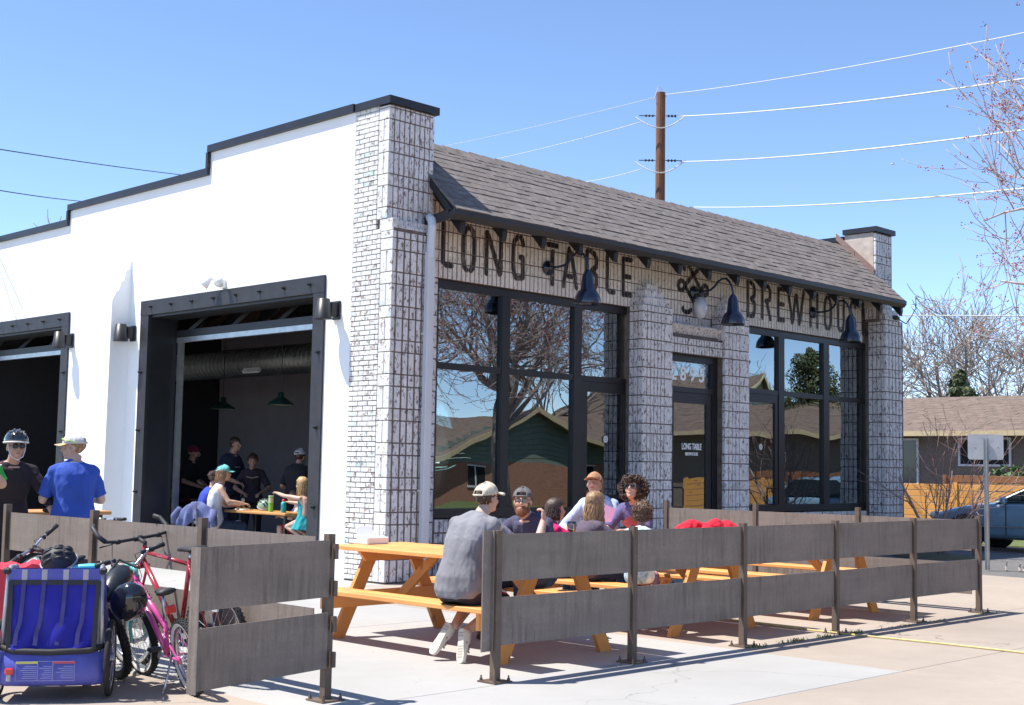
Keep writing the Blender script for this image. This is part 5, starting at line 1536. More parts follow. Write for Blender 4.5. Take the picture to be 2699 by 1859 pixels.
    # crank
    rx = Matrix.Rotation(RAD(90), 4, 'X')
    m = MB(); m.lathe([(0.080, -0.003), (0.080, 0.003)], bb+V((0, -0.05, 0)), 26, mat=rx); 
    for i in range(26):
        a = 2*math.pi*i/26; m.box(bb+V((0.083*math.cos(a), -0.05, 0.083*math.sin(a))), (0.008, 0.004, 0.008))
    cr = obj('chainring', m, M_BLKR, t, world=False)
    for s, a in ((-1, RAD(-35)), (1, RAD(145))):
        e = bb+V((0.16*math.cos(a), s*0.075, 0.16*math.sin(a)))
        m = MB(); m.bar(bb+V((0, s*0.065, 0)), e, 0.022, 0.012, up=(0, 1, 0)); obj('crank', m, M_CHROME, cr, world=False)
        m = MB(); m.rbox(e+V((0, s*0.05, 0)), (0.085, 0.075, 0.025), 0.006); obj('pedal', m, M_BLKR, cr, world=False)
    m = MB(); m.lathe([(0.05, -0.012), (0.03, 0.012)], ra+V((0, -0.045, 0)), 18, mat=rx)
    m.tube([bb+V((0, -0.05, 0.082)), ra+V((0, -0.05, 0.045))], 0.005, 5); m.tube([bb+V((0, -0.05, -0.082)), ra+V((0.02, -0.05, -0.10)), ra+V((0.0, -0.05, -0.04))], 0.005, 5); obj('chain', m, M_BLKR, t, world=False)
    if kick:
        m = MB(); m.tube([V((0.20, 0.05, R_*0.9)), V((0.16, 0.16, 0.02 if lean >= 0 else 0.02)), V((0.20, 0.17, 0.005))], 0.008, 6); obj('kickstand', m, M_CHROME, t, world=False, smooth=True)
    if bag:
        m = MB(); m.rbox(tt+V((0.14, 0, -0.09)), (0.16, 0.05, 0.13), 0.02); obj('frame_bag', m, M_BLKR, t, world=False)
    return t
PI2 = math.pi
bike('red adult bicycle with black bullhorn handlebars behind the open gate', (-2.745, -7.16, 0), RAD(95), lean=RAD(-7), R_=0.335, wb=1.03, frame=M_REDP, seat_h=0.95, head_h=0.91, bars='horn', bar_w=0.58, tyre=M_TYRE, tw=0.024, side=M_TAN, stem_up=0.04)
bike('pink and purple child bicycle with teal fork and white tyres', (-3.14, -7.47, 0), RAD(78), lean=RAD(-13), steer=RAD(8), R_=0.26, wb=1.0, frame=M_PINK, fork=M_TEAL, seat_h=0.70, head_h=0.74, bars='riser', bar_w=0.52, tyre=M_TYRE, side=M_WWALL, tw=0.026, knob=True, step=True, kick=True, susp=True, stem_up=0.05)
bike('silver mountain bicycle with knobby tyres behind the blue trailer', (-3.16, -6.52, 0), RAD(84), lean=RAD(-20), steer=RAD(30), R_=0.33, wb=1.0, frame=M_GREYP, seat_h=0.90, head_h=0.86, bars='flat', bar_w=0.58, tyre=M_TYRE, tw=0.030)
bike('black bicycle whose saddle shows over the fence beside the cyclist', (-2.20, -3.16, 0), RAD(20), lean=RAD(3), R_=0.34, wb=1.02, frame=M_BLKG, seat_h=1.07, head_h=0.86, bars='flat', tyre=M_TYRE, knob=False, tw=0.018)
bike('dark bicycle leaning at the left edge behind the fence', (-1.75, -1.75, 0), RAD(140), lean=RAD(4), R_=0.34, wb=1.02, frame=M_PURP, seat_h=1.02, head_h=0.86, bars='flat', tyre=M_TYRE, knob=False, tw=0.018)
# teal saddle and pale tube of a small bicycle, mostly hidden behind the trailer
tb = thing('child_bicycle', 'teal saddle of a small bicycle showing over the blue trailer', 'bicycle', (-3.42, -6.55, 0))
s = MB()
rings = []
for x, w_, z in ((-0.10, 0.035, 0), (-0.07, 0.055, 0.012), (0.0, 0.045, 0.014), (0.08, 0.022, 0.008), (0.12, 0.012, 0)):
    rings.append([V((-3.44-x*0.8, -6.55+x*0.45+w_*math.cos(2*PI2*i/10), 0.785+z+0.022*math.sin(2*PI2*i/10))) for i in range(10)])
s.loft(rings); obj('saddle', s, simple('teal_saddle_vinyl', (0.08, 0.48, 0.56), 0.35, var=0.1), tb, smooth=True)
s = MB(); s.tube([(-3.40, -6.57, 0.78), (-3.38, -6.58, 0.40), (-3.36, -6.50, 0.25)], 0.014, 8); obj('seat_post', s, M_CHROME, tb, smooth=True)
s = MB(); s.tube([(-3.36, -6.50, 0.25), (-3.20, -6.30, 0.52), (-3.12, -6.2, 0.60)], 0.017, 8); s.tube([(-3.36, -6.5, 0.25), (-3.50, -6.66, 0.2)], 0.012, 8); obj('frame', s, M_TEAL, tb, smooth=True)
def small_wheel(p, R_, nm, par, head, m_, tw=0.022):
    rot = Matrix.Translation(V(p)) @ Matrix.Rotation(head, 4, 'Z') @ Matrix.Rotation(RAD(90), 4, 'X')
    n = 32
    m = MB(); m.tube([V(((R_-tw)*math.cos(2*PI2*i/n), (R_-tw)*math.sin(2*PI2*i/n), 0)) for i in range(n)], tw, 9, closed=True); m.xf(rot); w_ = obj(nm, m, m_, par, smooth=True)
    m = MB(); m.lathe([(R_-2.1*tw, -0.012), (R_-2.1*tw, 0.012), (R_-2.9*tw, 0.008), (R_-2.9*tw, -0.008), (R_-2.1*tw, -0.012)], n=n, cap=False); m.lathe([(0.022, -0.03), (0.022, 0.03)], n=10)
    for i in range(16):
        a = 2*PI2*i/16; m.tube([(0.02*math.cos(a), 0.02*math.sin(a), 0.02*(1 if i % 2 else -1)), ((R_-2.5*tw)*math.cos(a), (R_-2.5*tw)*math.sin(a), 0)], 0.0016, 4)
    m.xf(rot); obj('rim', m, M_CHROME, w_, smooth=False)
    return w_
small_wheel((-3.50, -6.66, 0.2), 0.2, 'wheel', tb, RAD(52), M_TYRE); small_wheel((-3.08, -6.12, 0.2), 0.2, 'wheel', tb, RAD(52), M_TYRE)

# ------------------------------------------------------------------ blue child trailer, seen from behind
def translucent(name, col, col2, amt):
    m, nt, b = new_mat(name)
    out = nt.nodes['Material Output']
    vec = coords(nt, (1, 1, 1))
    f = noise_ramp(nt, vec, 4, 4, 0.3, 0.7)
    c = mix(nt, f, col, col2)
    nt.links.new(c, b.inputs['Base Color']); b.inputs['Roughness'].default_value = 0.55
    tl = N(nt, 'ShaderNodeBsdfTranslucent'); nt.links.new(c, tl.inputs[0])
    mx = N(nt, 'ShaderNodeMixShader'); mx.inputs[0].default_value = amt
    nt.links.new(b.outputs[0], mx.inputs[1]); nt.links.new(tl.outputs[0], mx.inputs[2]); nt.links.new(mx.outputs[0], out.inputs[0])
    return m
M_TBLUE = translucent('blue_trailer_nylon', (0.035, 0.03, 0.50), (0.055, 0.05, 0.66), 0.5)
M_TPURP = simple('violet_blue_nylon', (0.085, 0.095, 0.42), 0.5, var=0.22, scale=5, bmp=0.3, bscale=14)
M_TDARK = simple('dark_strap', (0.045, 0.045, 0.20), 0.7, var=0.1)
M_TGREY = simple('grey_strap', (0.42, 0.40, 0.44), 0.7, var=0.1)
M_MESH = translucent('grey_mesh_window', (0.34, 0.34, 0.33), (0.42, 0.42, 0.40), 0.4)
h = V((0.56, 0.83, 0)); rr_ = V((0.83, -0.56, 0))
T = bpy.data.objects.new('bike_trailer', None)
link(T, None, Matrix(((rr_.x*0.94, h.x, 0, -3.955), (rr_.y*0.94, h.y, 0, -7.07), (0, 0, 1, -0.0), (0, 0, 0, 1))))
tag(T, 'blue two wheeled child trailer parked beside the bicycles', 'bike trailer')
def tp(name, m, mat, par=None, smooth=False): return obj(name, m, mat, par or T, world=False, smooth=smooth)
def wav(x, z): return 0.012*math.sin(x*17+z*9)+0.008*math.sin(x*31-z*22)
m = MB(); nx, nz = 22, 16
vs = []
for j in range(nz+1):
    for i in range(nx+1):
        u = i/nx; v = j/nz
        x = (-0.27+0.54*u)*(1-0.04*(1-v)); z = 0.335+0.415*v
        y = 0.0-0.05*(1-v)*1.0+(wav(x, z)*(1-v)*1.4)
        vs.append((x, y, z))
fs = [(j*(nx+1)+i, j*(nx+1)+i+1, (j+1)*(nx+1)+i+1, (j+1)*(nx+1)+i) for j in range(nz) for i in range(nx)]
m.add(vs, fs); win = tp('rear_window', m, M_TBLUE, smooth=True)
for x in (-0.20, -0.07, 0.07, 0.20):
    m = MB(); pts = [(x, 0.02, 0.76), (x-0.005, 0.01, 0.62), (x-0.012, -0.005, 0.50), (x-0.03, -0.015, 0.44), (x-0.035, -0.03, 0.36)]
    for a, b in zip(pts[:-1], pts[1:]): m.bar(a, b, 0.028, 0.004, up=(0, 1, 0))
    m.v = [(p[0], p[1]-0.036, p[2]) for p in m.v]; tp('harness_strap', m, M_TDARK, win)
    m = MB(); m.bar((x, -0.008, 0.765), (x, -0.008, 0.832), 0.036, 0.004, up=(0, 1, 0)); tp('web_strap', m, M_TGREY)
m = MB()
m.bar((-0.30, -0.002, 0.80), (0.30, -0.002, 0.80), 0.008, 0.070); tp('top_band', m, M_TPURP)
m = MB(); m.bar((-0.29, -0.008, 0.752), (0.29, -0.008, 0.752), 0.012, 0.030)
for s in (-1, 1): m.bar((s*0.285, -0.008, 0.76), (s*0.275, -0.055, 0.33), 0.030, 0.012, up=(0, 1, 0))
tp('black_binding', m, M_BLKR)
m = MB(); m.tube([(-0.345, -0.01, 0.35), (-0.25, -0.055, 0.325), (0, -0.072, 0.318), (0.25, -0.055, 0.325), (0.345, -0.01, 0.35)], 0.020, 8); tp('bumper_tube', m, M_BLKR, smooth=True)
m = MB(); rings = []
for z, y in ((0.315, -0.045), (0.26, -0.075), (0.18, -0.085), (0.125, -0.065), (0.10, -0.02), (0.10, 0.25)):
    k = 1.0 if z > 0.11 else 0.96
    rings.append([V((-0.345*k, y+0.06, z)), V((-0.30*k, y+0.01, z)), V((-0.15, y-0.006, z)), V((0, y-0.01, z)), V((0.15, y-0.006, z)), V((0.30*k, y+0.01, z)), V((0.345*k, y+0.06, z))])
vs = [p for r in rings for p in r]; n7 = 7
m.add(vs, [(i*n7+j, i*n7+j+1, (i+1)*n7+j+1, (i+1)*n7+j) for i in range(len(rings)-1) for j in range(n7-1)])
low = tp('lower_panel', m, M_TPURP, smooth=True)
# printed care label: three boxes of lines
M_LBL = flat('label_print', (0.36, 0.38, 0.60), 0.6); M_LY = flat('label_yellow', (0.60, 0.55, 0.15), 0.6); M_LR = flat('label_red', (0.50, 0.08, 0.12), 0.6)
def lbl(x0, x1, z0, z1, head):
    m = MB(); y = -0.0985
    def ypos(x): return -0.0985+0.016*abs(x)/0.15*0.5
    yy = min(ypos(x0), ypos(x1))-0.006
    for a, b in (((x0, z0), (x1, z0)), ((x0, z1), (x1, z1)), ((x0, z0), (x0, z1)), ((x1, z0), (x1, z1))):
        m.box(((a[0]+b[0])/2, yy, (a[1]+b[1])/2), (abs(a[0]-b[0])+0.002, 0.001, abs(a[1]-b[1])+0.002))
    for k in range(7):
        z = z1-0.032-k*0.012; L_ = (x1-x0)*random.uniform(0.45, 0.85); m.box((x1-L_/2-0.006, yy, z), (L_, 0.001, 0.0028))
    tp('label_print', m, M_LBL, low)
    if head:
        m = MB(); m.box(((x0+x1)/2, yy-0.001, z1-0.008), (x1-x0, 0.001, 0.014)); tp('label_header', m, head, low)
lbl(-0.215, -0.075, 0.145, 0.265, M_LY); lbl(-0.073, 0.022, 0.145, 0.265, None); lbl(0.024, 0.165, 0.145, 0.265, M_LR)
m = MB(); m.rbox((-0.255, -0.105, 0.205), (0.055, 0.025, 0.042), 0.008); tp('reflector', m, M_REFL)
m = MB(); m.rbox((-0.258, -0.100, 0.165), (0.028, 0.015, 0.045), 0.004); tp('reflector_clip', m, M_TGREY)
for s in (-1, 1):
    m = MB(); m.tube([(s*0.325, -0.01, 0.33), (s*0.312, 0.0, 0.60), (s*0.305, 0.01, 0.80), (s*0.30, 0.06, 0.845), (s*0.29, 0.20, 0.84), (s*0.27, 0.55, 0.62), (s*0.27, 0.75, 0.30)], 0.016, 8); tp('frame_tube', m, M_GREYP, smooth=True)
    m = MB(); m.rbox((s*0.315, -0.005, 0.825), (0.05, 0.05, 0.04), 0.01); tp('corner_joint', m, M_BLKR)
    m = MB(); m.prism([(s*0.315, 0.03, 0.16), (s*0.315, 0.65, 0.16), (s*0.30, 0.60, 0.45), (s*0.30, 0.30, 0.78), (s*0.30, 0.03, 0.80)], (0, 0, 0), (s*0.004, 0, 0)); tp('side_panel', m, M_TPURP)
    m = MB(); m.prism([(s*0.292, -0.01, 0.34), (s*0.335, 0.0, 0.34), (s*0.305, 0.012, 0.75), (s*0.292, 0.0, 0.74)], (0, 0, 0), (0, 0.004, 0)); tp('corner_gusset', m, M_MESH)
    m = MB(); m.tube([(s*0.33, 0.02, 0.36), (s*0.36, 0.14, 0.33), (s*0.36, 0.30, 0.20)], 0.014, 6); tp('wheel_guard', m, M_TPURP, smooth=True)
    n = 36; R_ = 0.25; tw = 0.021
    rot = Matrix.Translation(V((s*0.368, 0.16, R_))) @ Matrix.Rotation(RAD(90), 4, 'Y')
    m = MB(); m.tube([V(((R_-tw)*math.cos(2*PI2*i/n), (R_-tw)*math.sin(2*PI2*i/n), 0)) for i in range(n)], tw, 10, closed=True); m.xf(rot); w_ = tp('wheel', m, M_TYRE, smooth=True)
    m = MB(); m.lathe([(R_-2.0*tw, -0.012), (R_-2.0*tw, 0.012), (R_-2.8*tw, 0.010), (R_-2.8*tw, -0.010), (R_-2.0*tw, -0.012)], n=n, cap=False); m.lathe([(0.03, -0.03), (0.03, 0.03)], n=12)
    for i in range(20):
        a = 2*PI2*i/20; m.tube([(0.02*math.cos(a), 0.02*math.sin(a), 0.02*(1 if i % 2 else -1)), ((R_-2.4*tw)*math.cos(a), (R_-2.4*tw)*math.sin(a), 0)], 0.0016, 4)
    m.xf(rot); tp('rim', m, M_CHROME, w_)
m = MB(); m.prism([(-0.28, 0.10, 0.83), (0.28, 0.10, 0.83), (0.26, 0.60, 0.60), (-0.26, 0.60, 0.60)], (0, 0, 0), (0, 0, 0.004)); tp('canopy', m, M_TPURP)
m = MB(); m.rbox((0, 0.30, 0.15), (0.58, 0.60, 0.03), 0.01); m.tube([(0.28, 0.6, 0.2), (0.32, 0.9, 0.28), (0.30, 1.2, 0.30)], 0.014, 8); tp('floor_and_hitch', m, M_BLKR)
m = MB(); m.rbox((0, 0.40, 0.42), (0.50, 0.06, 0.46), 0.03, rot=Matrix.Rotation(RAD(-14), 3, 'X')); tp('seat_back', m, M_TDARK)

# red trailer behind the blue one: only its canopy edge shows
t = thing('fabric_trailer', 'red fabric trailer canopy showing above the blue trailer at the left edge', 'bike trailer', (-3.82, -6.0, 0))
m = MB(); vs = []
for j in range(9):
    for i in range(15):
        u = i/14; v = j/8
        p = V((-4.05, -5.85, 0.80))*(1-u)+V((-3.62, -6.22, 0.775))*u
        p += V((0.45, 0.62, -0.10))*v*0.8; p.z += 0.016*math.sin(u*23+v*5)+0.05*math.sin(math.pi*v)-0.0*v+0.014*math.sin(u*9)
        vs.append(p)
m.add(vs, [(j*15+i, j*15+i+1, (j+1)*15+i+1, (j+1)*15+i) for j in range(8) for i in range(14)])
vs2 = []
for j in range(6):
    for i in range(15):
        u = i/14; p = V((-4.05, -5.85, 0.80))*(1-u)+V((-3.62, -6.22, 0.775))*u; p.z += 0.016*math.sin(u*23)+0.014*math.sin(u*9)-j*0.12; p += V((-0.56, -0.83, 0))*0.012*math.sin(u*30+j); vs2.append(p)
m.add(vs2, [(j*15+i, (j+1)*15+i, (j+1)*15+i+1, j*15+i+1) for j in range(5) for i in range(14)])
M_REDF = simple('red_canopy_nylon', (0.62, 0.025, 0.05), 0.5, var=0.15, scale=6)
obj('canopy', m, M_REDF, t, smooth=True)
for p in ((-3.95, -5.9, 0.15), (-3.55, -6.1, 0.15)):
    small_wheel((p[0]+0.1, p[1]+0.3, 0.2), 0.2, 'wheel', t, RAD(56), M_TYRE)
m = MB(); m.bar((-3.84, -6.04, 0.17), (-3.5, -5.5, 0.17), 0.5, 0.03); obj('floor', m, M_BLKR, t)
# ------------------------------------------------------------------ helmets
def helmet(lab, M4, shell, vents=True, trim=None, size=1.0, strap=True, group='bicycle helmets'):
    """open side down along local -z, front along +y"""
    t = bpy.data.objects.new('bicycle_helmet', None); link(t, None, M4); tag(t, lab, 'helmet', group)
    r = V((0.105, 0.135, 0.105))*size
    m = MB()
    n, k = 24, 9; vs = []
    for j in range(k+1):
        th = math.pi*0.54*j/k
        for i in range(n):
            a = 2*math.pi*i/n
            fl = 1+0.04*math.cos(2*a)
            vs.append(V((r.x*math.sin(th)*math.cos(a)*fl, r.y*math.sin(th)*math.sin(a), r.z*math.cos(th)*(1.05 if math.cos(th) > 0 else 0.6))))
    ins = [v*0.88 for v in vs]
    fs = [(j*n+i, j*n+(i+1) % n, (j+1)*n+(i+1) % n, (j+1)*n+i) for j in range(k) for i in range(n)]
    o = len(vs)
    fs += [tuple(reversed([x+o for x in f])) for f in fs]
    fs += [(k*n+i, k*n+(i+1) % n, o+k*n+(i+1) % n, o+k*n+i) for i in range(n)]
    m.add(vs+ins, fs); sh_ = obj('shell', m, shell, t, world=False, smooth=True)
    if vents:
        for x in (-0.62, -0.22, 0.22, 0.62):
            for y0, y1 in ((-0.80, -0.25), (-0.10, 0.40), (0.5, 0.85)):
                m = MB(); pts = []
                for q in range(5):
                    y = y0+(y1-y0)*q/4; z = math.sqrt(max(0.02, 1-x*x*0.9-y*y*0.9))
                    pts.append(V((x*r.x*0.97, y*r.y*0.97, z*r.z*1.055)))
                m.tube(pts, [0.004, 0.011, 0.013, 0.011, 0.004], 6); obj('vent', m, M_BLKR, sh_, world=False, smooth=True)
    if trim:
        m = MB(); m.tube([V((r.x*1.01*math.cos(2*math.pi*i/24)*(1+0.04*math.cos(4*math.pi*i/24)), r.y*1.01*math.sin(2*math.pi*i/24), -0.012)) for i in range(24)], 0.008, 6, closed=True); obj('rim_trim', m, trim, sh_, world=False, smooth=True)
    if strap:
        for s in (-1, 1):
            m = MB(); m.tube([(s*r.x*0.9, 0.05, -0.01), (s*r.x*0.8, 0.02, -0.09), (0.0, 0.05, -0.17)], 0.006, 5, flatz=0.4); obj('strap', m, M_BLKR, t, world=False)
    return t
def orient(p, up, fwd):
    z = V(up).normalized(); y = (V(fwd)-z*V(fwd).dot(z)).normalized(); x = y.cross(z)
    m = Matrix((x, y, z)).transposed().to_4x4(); m.translation = V(p); return m
helmet('glossy dark blue helmet hanging from the left grip of the pink bicycle', orient((-3.40, -7.03, 0.60), (-0.55, -0.70, -0.55), (0.2, -0.3, 1)), M_BLKG, vents=False, size=1.12)
helmet('black helmet with pale edging lying on top of the blue trailer', orient((-3.60, -6.40, 0.84), (-0.5, -0.45, 0.75), (0.6, -0.5, 0.2)), M_BLKR, vents=True, trim=M_TGREY, size=0.9)
t = thing('saddle_bag', 'black fabric pannier bag between the trailer and the pink bicycle', 'bag', (-3.40, -6.78, 0.6))
m = MB()
m.ell((-3.38, -6.80, 0.70), (0.20, 0.09, 0.085), mat=Matrix.Rotation(RAD(38), 3, 'Z') @ Matrix.Rotation(RAD(-28), 3, 'Y')); obj('bag', m, simple('black_bag_cloth', (0.02, 0.022, 0.025), 0.35, var=0.4, scale=10, bmp=0.5, bscale=20), t, smooth=True)
m = MB(); m.tube([(-3.40, -6.76, 0.78), (-3.30, -6.70, 0.85), (-3.22, -6.80, 0.80)], 0.010, 5); obj('strap', m, M_BLKR, t)
# yellow hose on the paving
s = MB(); pts = [(3.42, -5.4, 0.012), (3.46, -6.6, 0.012), (3.45, -7.4, 0.012), (3.37, -8.1, 0.012), (3.37, -8.5, 0.012), (3.41, -8.9, 0.012), (3.455, -9.5, 0.012), (3.45, -10.3, 0.012), (3.55, -12, 0.012), (3.4, -14, 0.012)]
s.tube(pts, 0.009, 6); tag(obj('hose', s, simple('yellow_hose', (0.58, 0.46, 0.17), 0.5, var=0.15), smooth=True), 'yellow hose lying across the paving under the fence', 'hose')
s = MB(); s.tube([(1.6, -3.0, 0.42), (2.4, -3.2, 0.25), (3.05, -3.4, 0.03), (3.3, -4.2, 0.012), (3.42, -5.4, 0.012)], 0.011, 6)
# ------------------------------------------------------------------ people
def skin_mat(name, col): return simple(name, col, 0.5, var=0.16, scale=14, bmp=0.06, bscale=80)
SK1 = skin_mat('skin_fair', (0.52, 0.30, 0.22)); SK2 = skin_mat('skin_light', (0.56, 0.35, 0.26)); SK3 = skin_mat('skin_tan', (0.44, 0.24, 0.165))
def cloth(name, col, var=0.13, sc=5):
    m = simple(name, col, 0.92, var=var, scale=sc)
    nt = m.node_tree; b = nt.nodes['Principled BSDF']
    v1 = coords(nt, (1.6, 1.6, 0.8)); f1 = noise_ramp(nt, v1, 5, 2, 0.25, 0.75); f2 = noise_ramp(nt, coords(nt, (1, 1, 1)), 160, 2, 0, 1)
    # soft folds: ridged noise, plus weave
    ab = N(nt, 'ShaderNodeMath', operation='PINGPONG'); ab.inputs[1].default_value = 0.5; nt.links.new(f1, ab.inputs[0])
    ad = N(nt, 'ShaderNodeMath', operation='MULTIPLY_ADD'); ad.inputs[1].default_value = 0.04; nt.links.new(f2, ad.inputs[0]); nt.links.new(ab.outputs[0], ad.inputs[2])
    bump(nt, b, ad.outputs[0], 0.36, 0.05)
    return m
def hair_mat(name, col): return simple(name, col, 0.45, var=0.45, scale=30, stretch=(3, 3, 0.6), bmp=0.5, bscale=60)
HB = hair_mat('dark_brown_hair', (0.055, 0.030, 0.020)); HL = hair_mat('light_brown_hair', (0.27, 0.155, 0.075)); HBL = hair_mat('blond_hair', (0.45, 0.29, 0.13)); HM = hair_mat('brown_hair', (0.13, 0.070, 0.038)); HBE = hair_mat('reddish_beard', (0.20, 0.085, 0.035))
M_EYE = flat('eye_white', (0.70, 0.68, 0.64), 0.2); M_IRIS = flat('eye_dark', (0.03, 0.02, 0.015), 0.2); M_LIP = flat('lips', (0.36, 0.14, 0.12), 0.5); M_LENS = flat('dark_lens', (0.01, 0.01, 0.012), 0.06)

def bez(a, b, c, t): return a*(1-t)**2+b*2*t*(1-t)+c*t*t
def capsule3(m, pts, rs, n=12):
    m.tube(pts, rs, n)
    for p, r in ((pts[0], rs[0]), (pts[-1], rs[-1])): m.ell(p, (r*0.99, r*0.99, r*0.99), seg=12, ring=8)
def torso_rings(pel, neck, ctrl, ax0, ax1, secs, s, inf=0.0):
    rings = []
    for (t, a, b) in secs:
        p = bez(pel, ctrl, neck, t) if t >= 0 else pel+(pel-ctrl)*(-t)*1.2
        tg = ((ctrl-pel)*2*(1-max(t, 0))+(neck-ctrl)*2*max(t, 0)).normalized()
        sx = (ax0*(1-min(max(t, 0), 1))+ax1*min(max(t, 0), 1)).normalized()
        fy = tg.cross(sx)*-1
        fy = sx.cross(tg)*-1 if fy.dot(V((0, 1, 0))) < 0 else fy
        ring = []
        for i in range(20):
            u = 2*math.pi*i/20
            cu, su = math.cos(u), math.sin(u)
            e = 0.82
            x = math.copysign(abs(cu)**e, cu)*(a*s+inf); y = math.copysign(abs(su)**e, su)*(b*s+inf)
            ring.append(p+sx*x+fy*y)
        rings.append(ring)
    return rings
SEC_M = [(-0.16, 0.150, 0.105), (0.0, 0.170, 0.118), (0.15, 0.165, 0.115), (0.38, 0.150, 0.108), (0.58, 0.168, 0.118), (0.76, 0.182, 0.118), (0.88, 0.165, 0.095), (0.96, 0.105, 0.075), (1.0, 0.065, 0.062)]
SEC_F = [(-0.16, 0.155, 0.110), (0.0, 0.175, 0.120), (0.15, 0.160, 0.112), (0.38, 0.125, 0.095), (0.58, 0.145, 0.112), (0.74, 0.155, 0.112), (0.88, 0.140, 0.085), (0.96, 0.090, 0.066), (1.0, 0.052, 0.052)]
SEC_K = [(-0.16, 0.150, 0.110), (0.0, 0.165, 0.118), (0.2, 0.160, 0.118), (0.4, 0.150, 0.112), (0.6, 0.155, 0.115), (0.76, 0.158, 0.112), (0.88, 0.145, 0.090), (0.96, 0.095, 0.070), (1.0, 0.055, 0.055)]

def hand(m, w, d, nrm, side, curl, s):
    """w wrist, d pointing direction, nrm palm-facing direction, side +1 right hand"""
    d = V(d).normalized(); nrm = (V(nrm)-d*V(nrm).dot(d)).normalized(); ac = d.cross(nrm)*side
    rot = Matrix((ac, d, nrm)).transposed()
    m.ell(w+d*0.048*s, (0.041*s, 0.052*s, 0.017*s), mat=rot, seg=12, ring=8)
    for k, (off, L) in enumerate(((0.030, 0.070), (0.010, 0.080), (-0.011, 0.074), (-0.030, 0.058))):
        p = w+d*(0.088-0.004*abs(k-1.3))*s+ac*off*s
        pts = [p-d*0.02*s]; a = 0.15
        q = p; pts.append(q)
        for f in (0.42, 0.32, 0.26):
            a += curl*(0.9 if f > 0.4 else 1.1)
            q = q+(d*math.cos(a)+nrm*math.sin(a)+ac*off*0.8)*L*f*s; pts.append(q)
        m.tube(pts, [0.0095*s, 0.0095*s, 0.0088*s, 0.0082*s, 0.0068*s], 7)
    p = w+d*0.028*s+ac*0.030*s
    pts = [p-ac*0.012*s, p, p+(ac*0.75+d*0.65+nrm*0.25*curl)*0.036*s, p+(ac*0.75+d*0.65)*0.036*s+(ac*0.25+d*0.9+nrm*0.5*curl)*0.034*s]
    m.tube(pts, [0.013*s, 0.012*s, 0.0105*s, 0.008*s], 7)

